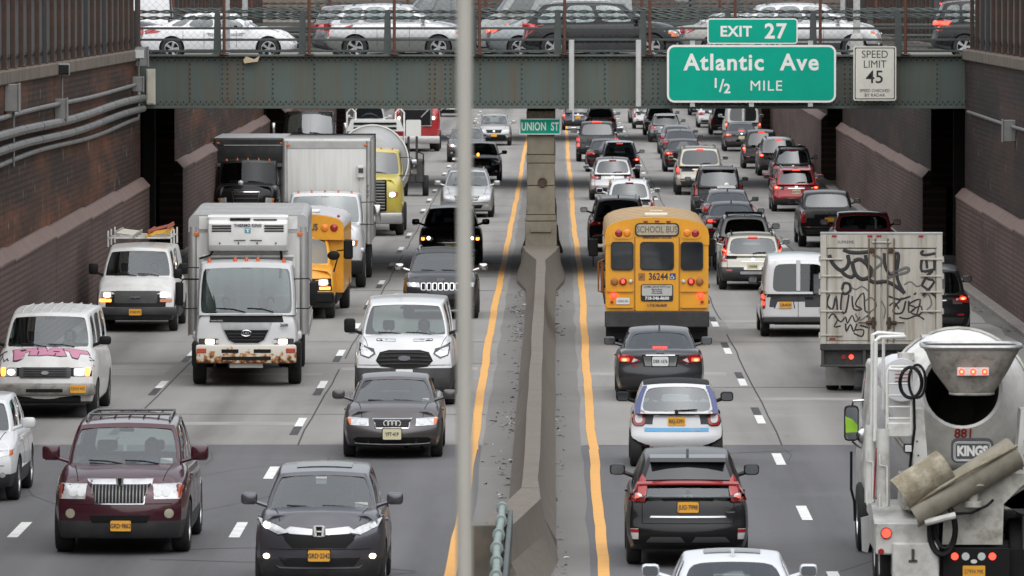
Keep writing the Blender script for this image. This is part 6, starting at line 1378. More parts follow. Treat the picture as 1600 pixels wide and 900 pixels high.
# ------------------------------------------------------------------ trucks and buses
YEL = mat('bus_yellow', (.70, .315, .012), .42, coat=.35, var=.06, vscale=2, dirt=(.42, .20, .02), dscale=1.6, damt=.5)
YROOF = mat('bus_roof_dusty', (.36, .25, .13), .7, var=.2, vscale=2, dirt=(.30, .22, .13), dscale=1.2, damt=.8)
BOXW = mat('box_white', (.54, .54, .52), .5, dirt=(.36, .34, .29), dscale=1.1, damt=.5, streak=True)
BOXD = mat('box_dirty', (.44, .42, .37), .6, var=.15, vscale=2, dirt=(.19, .15, .10), dscale=1.3, damt=.75, streak=True)
ALU = mat('aluminium_trim', (.42, .42, .41), .42, .7, var=.25, vscale=4)
ALUR = mat('aluminium_roof', (.36, .36, .355), .5, .4, var=.2, vscale=1.5, dirt=(.22, .21, .2), dscale=1, damt=.6)
RUBBER = mat('window_rubber', (.015, .015, .015), .7)
def shift(root, dy, dz=0.0):
    for o in list(root.children): o.location.y += dy; o.location.z += dz
def truck(name, label, cat, px, py, away, axle, group=None): return vehicle(name, label, cat, px, py, away, axle, group or (GO if away else GI))
def wheels6(t, fy, rys, hw, r=.50, rm=RIMW, w=.28, dual=True, fr=None):
    for sx in (-1, 1):
        if fy is not None: wheel(t, sx * (hw - .17), fy, r, w, sx, fr or rm, 'truck')
        for ry in rys:
            for k in ((0, 1) if dual else (0,)): wheel(t, sx * (hw - .17 - .31 * k), ry, r, w, sx, rm, 'truck')
def chassis(t, y0, y1, z=.85): 
    for sx in (-1, 1): MB().box(sx * .43 - .04, sx * .43 + .04, y0, y1, z - .14, z + .1).obj('frame_rail', DSTEEL, t, smooth=0)
    MB().box(-.9, .9, y0 + .3, y1 - .6, .50, .74, .03).obj('underframe', DSTEEL, t)
def cabspec(**k):
    d = preset('van', L=2.0, W=2.2, H=2.66, gc=.56, hf=1.50, cowl=1.54, belt=1.5, deck=1.5, tail=1.5, a0=.10, a1=.30, d1=.10, d0=.03, wa0=.93, wa1=.86, wd1=.86, wd0=.93, rise=.03, crown=.05, ffront=.10, frear=.02, plan=.05, cA=.10, win=[(.12, .70)], pf='box', pr='box', wu=.94, bl=.04, bh=.90, fo=.9, ro=.9)
    d.update(k); return d
def towmirror(t, x, y, z, h=.42, w=.20, sx=1, m=BLACK):
    b = MB(); b.tube([(x - sx * .45, y - .05, z + h * .62), (x - sx * .1, y, z + h * .65), (x, y, z + h * .4)], .014, 6); b.tube([(x - sx * .45, y - .05, z - h * .62), (x - sx * .1, y, z - h * .62), (x, y, z - h * .4)], .014, 6)
    b.obj('mirror_arm', BLACK, t); o = MB().box(x - w / 2, x + w / 2, y - .07, y + .05, z - h / 2, z + h / 2, .035, seg=2).obj('wing_mirror', m, t)
    MB().box(x - w / 2 + .02, x + w / 2 - .02, y - .075, y - .071, z - h / 2 + .02, z + h / 2 - .02).obj('mirror_glass', MIRR, o, smooth=0)

# ---- white reefer truck
t = truck('reefer_truck', 'white refrigerated truck with a cooling unit on the box and a rusty bumper', 'truck', 379, 600, False, 3.75)
t.rotation_euler = (0, 0, math.pi + R(1.4))
C_UD = c = build_car(t, cabspec(), WHT, seatm=SEATM, mirrors=False, wheels=False); w = c.hw; yf = c.h
decal(c, [(-.93 * w, 1.36), (-.93 * w, 1.53), (.93 * w, 1.53), (.93 * w, 1.36)], 'F', BLACK, 'wiper_panel', off=.006)
decal(c, [(-.46 * w, 1.22), (-.50 * w, 1.35), (.50 * w, 1.35), (.46 * w, 1.22)], 'F', STEEL, 'grille_panel', off=.008)
decal(c, [(-.24 * w, .905), (-.36 * w, .98), (-.46 * w, 1.21), (.46 * w, 1.21), (.36 * w, .98), (.24 * w, .905)], 'F', STEEL, 'grille_surround', off=.008)
g = decal(c, [(-.22 * w, .925), (-.335 * w, .99), (-.43 * w, 1.20), (.43 * w, 1.20), (.335 * w, .99), (.22 * w, .925)], 'F', BLACK, 'grille', off=.014)
for k in range(3): z = .985 + .065 * k; q = interp([(.925, .22), (.99, .335), (1.2, .43)], z) * .94; decal(c, [(-q * w, z), (-q * w, z + .015), (q * w, z + .015), (q * w, z)], 'F', CLAD, 'grille_bar', off=.026, parent=g, nz=1)
b = MB(); b.tube([(.105 * math.cos(R(a)), yf + .05, 1.135 + .062 * math.sin(R(a))) for a in range(0, 360, 20)], .012, 6, closed=True); b.obj('emblem', CHROME, t); lettering('UD', .085, CHROME, t, (0, yf + .05, 1.135), 'F', 'emblem_letters', bold=.003)
for s_ in (-1, 1):
    o = decal(c, rrect(s_ * .72 * w, .955, .42, .125, .02, 2), 'F', CLAD, 'headlight', off=.012); decal(c, rrect(s_ * .70 * w, .955, .19, .10, .02, 2), 'F', HEADON, 'bulb', off=.018, parent=o); decal(c, rrect(s_ * .545 * w, .955, .09, .08, .02, 2), 'F', WLENS, 'clear_lamp', off=.018, parent=o)
for k in (-.82, -.25, 0, .25, .82): p = c.roof(k, .12); MB().cyl((p.x, p.y, p.z - .01), (p.x, p.y, p.z + .085), .04, .032, 10).obj('marker_light', mat('orange_marker', (.55, .11, .03), .3, coat=.4), t)
lettering('2600', .085, PLT, t, (-.80, yf + .015, 1.30), 'F', 'model_number', bold=.004); lettering('NISSAN DIESEL', .04, SWHITE, t, (.62, c.wind(.5, 0).y + .04, 1.40), 'F', 'maker_badge', extrude=.001)
wipers(c)
RB = bpy.data.materials.new('rusty_bumper'); RB.use_nodes = True; nt_ = RB.node_tree; bb = nt_.nodes['Principled BSDF']; bb.inputs['Roughness'].default_value = .7
tc_ = nt_.nodes.new('ShaderNodeTexCoord'); sz_ = nt_.nodes.new('ShaderNodeSeparateXYZ'); nn = nt_.nodes.new('ShaderNodeTexNoise'); nn.inputs['Scale'].default_value = 9; nn.inputs['Detail'].default_value = 8
nt_.links.new(tc_.outputs['Object'], sz_.inputs[0]); nt_.links.new(tc_.outputs['Object'], nn.inputs['Vector'])
mr = nt_.nodes.new('ShaderNodeMapRange'); mr.inputs['From Min'].default_value = .90; mr.inputs['From Max'].default_value = .50; mr.inputs['To Min'].default_value = -.16; mr.inputs['To Max'].default_value = .17; nt_.links.new(sz_.outputs['Z'], mr.inputs['Value'])
ad = nt_.nodes.new('ShaderNodeMath'); nt_.links.new(nn.outputs['Fac'], ad.inputs[0]); nt_.links.new(mr.outputs[0], ad.inputs[1])
cr = nt_.nodes.new('ShaderNodeValToRGB'); nt_.links.new(ad.outputs[0], cr.inputs[0]); nt_.links.new(cr.outputs[0], bb.inputs['Base Color'])
e = cr.color_ramp.elements; e[0].position = .50; e[0].color = (.60, .57, .50, 1); e[1].position = .70; e[1].color = (.07, .025, .012, 1)
for q, cc in ((.54, (.55, .38, .20, 1)), (.60, (.36, .16, .055, 1))): k = e.new(q); k.color = cc
b = MB(); b.box(-1.06, 1.06, yf - .2, yf + .12, .50, .89, .04, seg=2); bp = b.obj('bumper', RB, t)
for x0, x1, z0, z1 in ((-.52, -.16, .72, .80), (.16, .52, .72, .80), (-.52, .52, .57, .645)): MB().box(x0, x1, yf + .118, yf + .126, z0, z1, .004).obj('bumper_slot', BLACK, bp)
for s_ in (-1, 1): MB().box(s_ * .94 - .10, s_ * .94 + .10, yf + .115, yf + .135, .72, .82, .008).obj('turn_signal', mat('orange_lens', (.42, .06, .02), .2, coat=.5), bp)
for s_ in (-1, 1):
    MB().box(s_ * 1.0, s_ * 1.15, yf - .9, yf + .02, .42, .95, .05, seg=2).obj('step_guard', BLACK, t)
    MB().box(s_ * .98, s_ * 1.16, yf - 1.75, yf - .85, .95, 1.12, .05, seg=2).obj('front_fender', WHT, t)
MB().box(-.35, .35, yf - .1, yf - .05, .40, .49).obj('tow_plate', SWHITE, t, smooth=0)
shift(t, 3.9)
for s_ in (-1, 1): towmirror(t, s_ * 1.42, 4.55, 1.95, .50, .17, s_)
towmirror(t, 1.45, 4.55, 2.38, .20, .18, 1)
bx0, bx1 = -5.3, 2.55; hwb = 1.28
b = MB(); b.box(-hwb + .02, hwb - .02, bx0, bx1, .98, 3.50, .02); b.obj('cargo_box', BOXW, t)
b = MB()                                                  # rounded aluminium roof cap and corner posts
n = 6; arc = [(-hwb + .16 - .16 * math.sin(R(a)), 3.42 + .14 * math.cos(R(a))) for a in range(90, -1, -18)]
sec_ = [(-hwb, 3.18)] + arc + [(-x, z) for x, z in arc[::-1]] + [(hwb, 3.18)]
b.prism(sec_ + [(hwb - .03, 3.18), (-hwb + .03, 3.18)], bx0 - .01, bx1 + .01, 'xz'); rp = b.obj('roof_cap', ALUR, t)
for k in range(9): MB().box(-hwb + .15, hwb - .15, bx0 + .3 + k * .9, bx0 + .33 + k * .9, 3.56, 3.575).obj('roof_seam', ALU, rp, smooth=0)
MB().box(-1.06, 1.06, bx1 + .011, bx1 + .03, 3.24, 3.52, .01).obj('upper_panel', WHITE, t)
for s_ in (-1, 1):
    b = MB(); b.cyl((s_ * (hwb - .10), bx1 - .08, 1.0), (s_ * (hwb - .10), bx1 - .08, 3.3), .115, None, 14); b.obj('corner_post', ALU, t)
    MB().box(s_ * (hwb - .17) - .06, s_ * (hwb - .17) + .06, bx1 + .012, bx1 + .04, 3.10, 3.18, .01).obj('marker_light', AMBER, t)
    b = MB(); b.box(s_ * hwb, s_ * (hwb + .02), bx0, bx1 - .15, .95, 1.15); b.obj('side_rail', ALU, t, smooth=0)
    for k in range(12): MB().box(s_ * (hwb - .015), s_ * (hwb + .006), bx0 + .3 + k * .62, bx0 + .33 + k * .62, 1.16, 3.15).obj('side_rib', ALU, t, smooth=0)
b = MB()                                                  # cooling unit
prof = [(bx1 + .03, 2.78), (bx1 + .34, 2.80), (bx1 + .46, 2.92), (bx1 + .50, 3.12), (bx1 + .47, 3.38), (bx1 + .36, 3.46), (bx1 + .36, 3.52), (bx1 + .03, 3.56)]
V = []; F = []
for i, x in enumerate((-.86, -.83, -.76, 0, .76, .83, .86)):
    k = (.80, .93, 1, 1, 1, .93, .80)[i]; V += [(x, bx1 + .03 + (y - bx1 - .03) * k, 3.15 + (z - 3.15) * (.9 + .1 * k)) for y, z in prof]
n = len(prof); F = [(i * n + j, i * n + (j + 1) % n, (i + 1) * n + (j + 1) % n, (i + 1) * n + j) for i in range(6) for j in range(n)] + [tuple(range(n)), tuple(range(6 * n, 7 * n))[::-1]]
b.add(V, F); cu = b.obj('cooling_unit', mat('unit_white', (.62, .62, .60), .45, coat=.2, dirt=(.42, .40, .36), dscale=1.5, damt=.4), t, smooth=30)
yq = bx1 + .497
for s_ in (-1, 1):
    for k in range(3): MB().prism(rrect(s_ * .56, 3.335 - .055 * k, .42, .028, .012, 2), yq - .02, yq + .006).obj('vent_slot', BLACK, cu, smooth=0)
    MB().prism([(s_ * .05, 3.02), (s_ * .05, 3.035), (s_ * .30, 3.03), (s_ * .30, 3.015)], yq - .02, yq + .004).obj('vent_slot', BLACK, cu, smooth=0)
    for x in (.20, .60): MB().cyl((s_ * x, yq - .03, 2.965), (s_ * x, yq + .0, 2.965), .018, None, 8).obj('bolt', BLACK, cu)
lettering('THERMO KING', .085, PLT, cu, (0, yq + .003, 3.345), 'F', 'unit_lettering', bold=.003, spacing=1.04); MB().prism(rrect(0, 3.235, .13, .11, .01, 2), yq - .01, yq + .006).obj('unit_badge', mat('badge_teal', (.10, .26, .30), .4), cu, smooth=0); MB().prism([(-.045, 3.275), (.045, 3.275), (.045, 3.258), (.012, 3.258), (.012, 3.20), (-.012, 3.20), (-.012, 3.258), (-.045, 3.258)], yq + .004, yq + .009).obj('badge_mark', SWHITE, cu, smooth=0)
b = MB(); b.box(-.62, -.12, bx1 + .30, bx1 + .40, 3.455, 3.475); b.box(-.05, .38, bx1 + .30, bx1 + .42, 3.46, 3.50); b.obj('unit_vent', BLACK, cu)
b = MB(); b.box(-1.0, 1.0, bx1 + .05, bx1 + .11, 2.64, 2.70, .01); [b.box(x - .025, x + .025, bx1 + .05, bx1 + .10, 2.3, 2.64) for x in (-.98, .98)]; b.obj('cab_guard', WHITE, t)
b = MB(); b.tube([(-.7, bx1 + .2, 2.8), (-.72, bx1 + .15, 2.6), (-.68, bx1 + .12, 2.2)], .03, 6); b.tube([(.75, bx1 + .2, 2.8), (.80, bx1 + .15, 2.7), (1.05, bx1 + .1, 2.62)], .02, 6); b.obj('hose', BLACK, t)
chassis(t, bx0, 4.6); wheels6(t, 3.75, (-2.8,), 1.18, .46, RIMW)

# ---- white box truck with hood, behind
def hoodtruck(name, label, px, py, pm, W_, hf, cowl, H, box, boxm, fo=1.15, hoodl=1.75, away=False, lit=True, bumperm=BLACK, group=None, glass=GLASS, yaw=0, lampm=None, box_w=1.30, box_h=4.1, box_l=7.5, box_z=1.12):
    L_ = hoodl + 1.75; cab_y = 4.6 - L_ / 2
    t = truck(name, label, 'truck', px, py, away, cab_y + L_ / 2 - fo, group)
    sp = cabspec(L=L_, W=W_, H=H, hf=hf, cowl=cowl, belt=cowl - .05, deck=cowl - .05, tail=cowl - .05, a0=hoodl, a1=hoodl + .35, d1=.06, d0=.02, ffront=.30, plan=.20, pf='suv', wa0=.92, wa1=.82, wd1=.84, wd0=.93, cA=.16, reach=1.6)
    c = build_car(t, sp, pm, glass=glass, wheels=False, mirrors=False); w = c.hw; yf = c.h; hz = hf - .45
    for s_ in (-1, 1):
        o = decal(c, [(s_ * .60 * w, hz - .11), (s_ * .84 * w, hz - .08), (s_ * .88 * w, hz + .08), (s_ * .62 * w, hz + .12)], 'F', HEADM, 'headlight', off=.02)
        if lit: decal(c, ell(s_ * .70 * w, hz, .10, .08, 12), 'F', HEADON, 'bulb', off=.03, parent=o, nx=5, nz=3)
        decal(c, [(s_ * .80 * w, hz - .07), (s_ * .855 * w, hz - .06), (s_ * .86 * w, hz + .07), (s_ * .80 * w, hz + .08)], 'F', AMBER, 'turn_signal', off=.03, parent=o, nx=3)
    decal(c, [(-.40 * w, hz - .28), (-.45 * w, hf - .12), (.45 * w, hf - .12), (.40 * w, hz - .28)], 'F', CHROME, 'grille_surround', off=.02)
    g = decal(c, [(-.37 * w, hz - .25), (-.42 * w, hf - .15), (.42 * w, hf - .15), (.37 * w, hz - .25)], 'F', BLACK, 'grille', off=.03)
    for k in range(5): z = hz - .2 + k * .14; decal(c, [(-.38 * w, z), (-.38 * w, z + .03), (.38 * w, z + .03), (.38 * w, z)], 'F', DSTEEL, 'grille_bar', off=.05, parent=g, nz=1)
    MB().box(-w, w, yf - .22, yf + .14, .42, .80, .06, seg=2).obj('bumper', bumperm, t)
    for k in (-.8, -.4, 0, .4, .8): p = c.roof(k, .10); MB().cyl((p.x, p.y, p.z - .01), (p.x, p.y, p.z + .06), .035, .02, 8).obj('marker_light', AMBER, t)
    wipers(c); shift(t, cab_y)
    for s_ in (-1, 1): towmirror(t, s_ * (w + .35), cab_y + L_ / 2 - hoodl - .15, cowl + .25, .5, .2, s_, CHROME)
    for s_ in (-1, 1): MB().box(s_ * .95, s_ * (w + .02), cab_y + L_ / 2 - fo - .62, cab_y + L_ / 2 - fo + .62, 1.02, 1.14, .05, seg=2).obj('front_fender', pm, t)
    y1 = cab_y - L_ / 2 - .15
    if box:
        b = MB(); b.box(-box_w, box_w, y1 - box_l, y1, box_z, box_h, .05, seg=2); b.obj('cargo_box', boxm, t)
        MB().box(-box_w + .12, box_w - .12, y1 + .001, y1 + .02, box_h - .26, box_h - .05, .008).obj('front_cap', ALU if boxm is BOXW else boxm, t)
        MB().box(-box_w - .004, box_w + .004, y1 - box_l - .01, y1 - .15, box_h - .02, box_h + .03, .015).obj('roof_cap', ALUR, t)
        for s_ in (-1, 1):
            MB().cyl((s_ * (box_w - .06), y1 - .05, box_z), (s_ * (box_w - .06), y1 - .05, box_h - .05), .085, None, 12).obj('corner_post', ALU if boxm is BOXW else boxm, t)
            MB().box(s_ * (box_w - .14) - .05, s_ * (box_w - .14) + .05, y1 + .02, y1 + .05, box_h - .20, box_h - .14, .008).obj('marker_light', AMBER, t)
    chassis(t, y1 - (box_l if box else 3), cab_y + L_ / 2 - .3); wheels6(t, cab_y + L_ / 2 - fo, (y1 - box_l + 1.9,) if box else (y1 - 2,), 1.20, .50, RIMW)
    return t, c, y1
t, c, y1 = hoodtruck('box_truck', 'tall white box truck with a rounded hood behind the school bus roof', 506, 449, WHT, 2.24, 1.72, 1.80, 2.66, True, BOXW, box_w=1.24, box_l=6.0)
b = MB(); b.box(-1.08, -.86, y1 + .02, y1 + .16, 3.0, 3.36, .03); b.box(-1.05, -.89, y1 + .161, y1 + .17, 3.12, 3.30); b.tube([(-.97, y1 + .08, 3.0), (-.95, y1 + .06, 2.6), (-.99, y1 + .06, 2.0)], .018, 6); b.obj('vent_unit', BOXW, t); MB().box(-1.04, -.90, y1 + .171, y1 + .176, 3.14, 3.28).obj('vent_screen', CLAD, t, smooth=0)
for k, ch in enumerate('707'): lettering(ch, .13, PLT, t, (-1.16, y1 + .06, 2.75 - .14 * k), 'F', 'unit_number', bold=.002)

t, c, y1 = hoodtruck('box_truck', 'black box truck squeezed between the left wall and the white box truck', 386, 360, BLK, 2.2, 1.5, 1.62, 2.45, True, mat('box_black', (.012, .012, .012), .5, dirt=(.05, .05, .05), dscale=2), lit=False, glass=glassmat('black_glass', (.04, .04, .04), 1.3), box_h=3.14, box_l=6.0, box_w=1.24, box_z=2.10, hoodl=1.3)
MB().box(-1.1, 1.1, y1 - 5, y1 - .1, .95, 2.12).obj('lower_box', MATS['box_black'], t); MB().box(-1.15, 1.15, y1 + .01, y1 + .04, 2.14, 2.26, .01).obj('box_ledge', mat('dull_grey_trim', (.09, .09, .09), .6), t)
MB().box(-1.2, .9, y1 + .01, y1 + .03, 2.88, 2.91).obj('scratched_edge', STEEL, t, smooth=0)
b = MB(); b.ball((0, 0, 0), .09, .05, .08); b.obj('white_lamp', WLENS, t, (.2, y1 + 2.6, 1.66))
t, c, y1 = hoodtruck('dump_truck', 'dark truck whose split windshield shows just under the bridge girder', 482, 296, mat('paint_dark_brown', (.018, .013, .012), .4, coat=.5), 2.3, 1.9, 2.25, 3.25, False, None, lit=False, glass=GLASS, hoodl=1.6)
MB().box(-.02, .02, c.wind(0, .5).y + .62 + .3, c.wind(0, .5).y + .9, 2.3, 3.1).obj('windshield_post', BLACK, t)

# ---- yellow mixer tanker
t, c, y1 = hoodtruck('tank_truck', 'yellow truck with a black grille and a silver drum on its back', 577, 367, mat('paint_pale_yellow', (.52, .43, .07), .4, coat=.5, dirt=(.28, .22, .06), dscale=1.5, damt=.4), 2.3, 1.85, 2.05, 2.92, False, None, bumperm=ALU, glass=TINT, fo=1.25, hoodl=1.6)
b = MB(); b.box(-.62, .62, 4.63, 4.70, .85, 1.9, .03); b.obj('black_grille', BLACK, t); b = MB(); [b.box(-.56, .56, 4.70, 4.73, .92 + .1 * k, .96 + .1 * k) for k in range(10)]; b.obj('grille_slats', ALU, t, smooth=0)
M = Matrix.Translation((0, y1 - 3.4, 2.15)) @ Matrix.Rotation(R(98), 4, 'X')
DRUM = mat('drum_silver', (.46, .46, .45), .35, .5, var=.15, vscale=1.5, dirt=(.3, .29, .27), dscale=1.5)
MB().lathe([(0, -3.0), (.7, -3.0), (1.22, -1.9), (1.27, -1.0), (1.25, .3), (.9, 2.0), (.62, 2.7), (0, 2.7)], 32, M=M).obj('mixer_drum', DRUM, t)
MB().lathe([(1.22, -1.93), (1.27, -1.93), (1.27, -1.85), (1.22, -1.85)], 32, M=M).obj('drum_ring', SWHITE, t)
b = MB(); [b.tube([(x, y1 - 6.0, 2.7), (x, y1 - 6.0, 4.0), (x * .85, y1 - 6.0, 4.15), (x * .7, y1 - 6.0, 4.0), (x * .7, y1 - 6.0, 3.5)], .035, 6) for x in (-1.0, 1.0)]; b.obj('platform_rail', SWHITE, t)
b = MB(); b.prism([(-1.0, 3.35), (1.0, 3.35), (.85, 3.75), (-.85, 3.75)], y1 - 6.1, y1 - 5.4); b.obj('hopper', SWHITE, t)
for k in range(2): MB().box(-.75, .75, y1 - 5.39, y1 - 5.37, 3.42 + .16 * k, 3.50 + .16 * k).obj('hopper_slot', BLACK, t, smooth=0)
X_, Y_ = gp(648, 307)
t = thing('utility_trailer', 'narrow dark trailer carrying a white square panel behind the silver drum', 'trailer', (X_, Y_ + .5, 0), math.pi, GI)
MB().box(-.34, .34, -2.0, .4, .55, 1.45, .04).obj('trailer_body', DSTEEL, t); MB().prism(rrect(.05, 2.74, .60, .66, .06), .42, .5).obj('white_panel', SWHITE, t)
b = MB(); [b.cyl((x, .44, .6), (x, .44, 2.45), .05, None, 8) for x in (-.08, .25)]; b.obj('panel_stand', DSTEEL, t); MB().tube([(-.1, .5, 1.8), (-.35, .5, 1.7), (-.34, .5, 1.3)], .03, 6).obj('hose', BLACK, t)
for sx in (-1, 1): wheel(t, sx * .42, -.3, .42, .24, sx, RIMD, 'truck')
# ---- red truck
t, c, y1 = hoodtruck('tractor_truck', 'big red conventional truck with a wide black grille under the bridge', 651, 236, mat('paint_truck_red', (.36, .018, .022), .3, coat=.8), 2.4, 2.15, 2.35, 3.3, False, None, bumperm=ALU, fo=1.2, hoodl=2.0)
MB().box(-.82, .82, 4.56, 4.64, 1.30, 2.22, .03).obj('grille_frame', CHROME, t); MB().box(-.72, .72, 4.641, 4.66, 1.34, 2.12, .01).obj('black_grille', BLACK, t)
MB().tube([(-.25, 4.68, 1.75), (-.62, 4.68, 2.12)], .03, 6).obj('grille_bar', STEEL, t)
c = car('pickup', 'white pickup with a broad slotted grille beside the hopper of the tank truck', 'pickup', 576, 222, False, WHT, 'pickup_truck', dict(W=2.03, H=1.95, hi=False), interior=False, glass=DGLASS); front_kit(c, style='tall', plate_txt='')

# ---- rear view school bus
t = truck('school_bus', 'yellow school bus seen from behind, numbered 36244', 'bus', 1025, 534, True, 2.4)
yr, yf_ = -4.2, 4.2; hw = 1.21
def busec(hw, z0, zs, zt, n=14): return [(-hw, z0), (-hw, zs - .12)] + [(-hw * math.cos(R(180 * i / n)) if True else 0, zs - .12 + (zt - zs + .12) * math.sin(R(180 * i / n)) ** .62) for i in range(1, n)] + [(hw, zs - .12), (hw, z0)]
MB().prism(busec(hw, .82, 2.68, 3.0), yr + .02, yf_, 'xz').obj('bus_body', YEL, t, smooth=40)
MB().prism([(x * 1.004, z + .012) for x, z in busec(hw, 2.55, 2.68, 3.0)], yr + .10, yf_ + .01, 'xz').obj('bus_roof', YROOF, t, smooth=40)
b = MB(); [b.prism([(x * 1.008, z + .020) for x, z in busec(hw, 2.56, 2.68, 3.0)], yr + 1 + k * 1.1, yr + 1.05 + k * 1.1, 'xz') for k in range(7)]; b.obj('roof_seams', YROOF, t, smooth=40)
MB().prism([(x * 1.012, z + .02) for x, z in busec(hw, 2.35, 2.68, 3.0)], yr, yr + .085, 'xz').obj('rear_cap', YEL, t, smooth=40)
yb = yr
def bp(poly, m, name, o0=.0, th=.02, par=None, smooth=0): return MB().prism(poly, yb - o0, yb - o0 + th).obj(name, m, par or t, smooth=smooth)
for cx, ww in ((0, .74), (-.82, .47), (.82, .47)):
    o = bp(rrect(cx, 2.11, ww + .06, .67, .08), RUBBER, 'rear_window', .018 if cx else .032, .03); bp(rrect(cx, 2.11, ww, .61, .06), DGLASS, 'window_pane', .022 if cx else .036, .006, o)
dr = bp(rrect(0, 1.68, 1.02, 1.72, .02, 2), YEL, 'emergency_door', .012, .02)
for x in (-.52, .52): bp([(x - .012, .84), (x + .012, .84), (x + .012, 2.56), (x - .012, 2.56)], mat('bus_seam', (.25, .11, .01), .6), 'door_gap', .014, .01)
o = bp(rrect(0, 2.73, 1.04, .31, .10), RUBBER, 'sign_frame', .03, .04); bp(rrect(0, 2.73, .97, .25, .08), mat('bus_sign_face', (.42, .36, .26), .6, dirt=(.28, .26, .2), dscale=4), 'sign_face', .034, .006, o)
lettering('SCHOOL BUS', .215, mat('faded_ink', (.16, .14, .11), .7), t, (0, yb - .038, 2.73), 'B', 'sign_lettering', sx=.74, bold=.004, extrude=.001)
lettering('EMERGENCY DOOR', .075, PLT, t, (0, yb - .020, 2.545), 'B', 'door_lettering', bold=.002, extrude=.001)
lettering('36244', .23, PLT, t, (.03, yb - .016, 1.62), 'B', 'bus_number', bold=.006, sx=.80, extrude=.001)
o = bp(rrect(.37, 1.63, .14, .15, .01, 2), mat('access_blue', (.03, .04, .16), .5), 'access_sign', .016, .01)
b = MB(); b.tube([(.355 + .035 * math.cos(R(a)), yb - .02, 1.605 + .035 * math.sin(R(a))) for a in range(100, 400, 30)], .007, 5); b.tube([(.355, yb - .02, 1.68), (.355, yb - .02, 1.63), (.39, yb - .02, 1.63), (.405, yb - .02, 1.58)], .008, 5); b.obj('access_mark', SWHITE, o)
o = bp(rrect(-.36, 1.62, .16, .18, .01, 2), mat('label_brown', (.30, .13, .03), .6), 'corner_label', .016, .01); MB().tube([(-.41, yb - .02, 1.58), (-.33, yb - .02, 1.66)], .008, 5).obj('label_arrow', PLT, o)
o = bp(rrect(0, 1.245, .76, .40, .05), RUBBER, 'notice_panel', .03, .03); bp(rrect(0, 1.30, .71, .25, .03), mat('notice_grey', (.42, .42, .40), .6), 'notice_face', .034, .006, o)
for txt, z, sz in (('COME DRIVE WITH US', 1.385, .062), ('Sign on Bonus', 1.33, .045), ('Paid Training', 1.285, .045), ('Great Benefits', 1.24, .045)): lettering(txt, sz, PLT, t, (0, yb - .037, z), 'B', 'notice_lettering', extrude=.001, bold=.001)
lettering('718-346-8600', .10, SWHITE, t, (0, yb - .034, 1.115), 'B', 'notice_phone', bold=.004, extrude=.001); lettering('1-718-346-8600', .10, PLT, t, (0, yb - .016, .945), 'B', 'phone_number', sx=.72, bold=.003, extrude=.001)
def blamp(x, z, r, m, name, on=False, core=None):
    o = MB().lathe([(r * 1.12, 0), (r * 1.12, .02), (r, .03), (r * .75, .05), (0, .058)], 20, M=Matrix.Translation((x, yb - .0, z)) @ Matrix.Rotation(R(90), 4, 'X')).obj(name, m, t)
    if core: MB().lathe([(r * .55, 0), (r * .45, .012), (0, .016)], 14, M=Matrix.Translation((x, yb - .052, z)) @ Matrix.Rotation(R(90), 4, 'X')).obj('lamp_core', core, o)
AMBD = mat('amber_dull', (.32, .12, .03), .4)
for s_ in (-1, 1):
    bp(rrect(s_ * .80, 2.65, .47, .27, .09), YEL, 'lamp_recess', .024, .03); 
    blamp(s_ * .90, 2.645, .085, REDL, 'warning_lamp'); blamp(s_ * .705, 2.65, .085, mat('amber_bright', (.72, .22, .015), .25, coat=.5), 'warning_lamp')
    blamp(s_ * 1.0, 1.51, .08, AMBD, 'turn_signal'); blamp(s_ * .80, 1.51, .08, REDL, 'tail_light', core=REDON); blamp(s_ * .62, 1.515, .042, WLENS, 'reversing_lamp')
    blamp(s_ * 1.02, 1.18, .06, REDON, 'brake_light'); blamp(s_ * 1.06, 1.035, .033, REDL, 'reflector')
    for z in (1.30, .92): bp(rrect(s_ * .87, z, .62, .06, .02, 2), YEL, 'rub_rail', .03, .03)
    MB().box(s_ * .70, s_ * 1.20, yr + .25, yr + .28, .14, .50).obj('mud_flap', BLACK, t, smooth=0)
for x in (-.27, 0, .27): MB().ball((x, yb - .01, 2.925 if x else 2.935), .055, .03, .025).obj('marker_light', REDL, t)
pl_ = bp(rrect(-.80, 1.05, .31, .155, .02, 2), PLW, 'license_plate', .02, .01); lettering('63842-BA', .085, PLT, pl_, (-.80, yb - .022, 1.045), 'B', 'plate_number', sx=.75, extrude=.001)
MB().box(-1.23, 1.23, yr - .12, yr + .06, .44, .815, .02).obj('bumper', mat('bumper_black_steel', (.022, .022, .024), .6, dirt=(.07, .065, .06), dscale=2.5), t)
MB().box(-1.1, 1.1, yr + .1, yf_, .35, .82).obj('underframe', BLACK, t, smooth=0)
b = MB(); b.box(-.28, .28, yr + 1.2, yr + 1.9, 3.0, 3.07, .02); b.tube([(-.14, yr + 1.4, 3.07), (-.14, yr + 1.4, 3.13), (.14, yr + 1.4, 3.13), (.14, yr + 1.4, 3.07)], .014, 5); b.obj('roof_hatch', mat('hatch_white', (.62, .55, .42), .5), t)
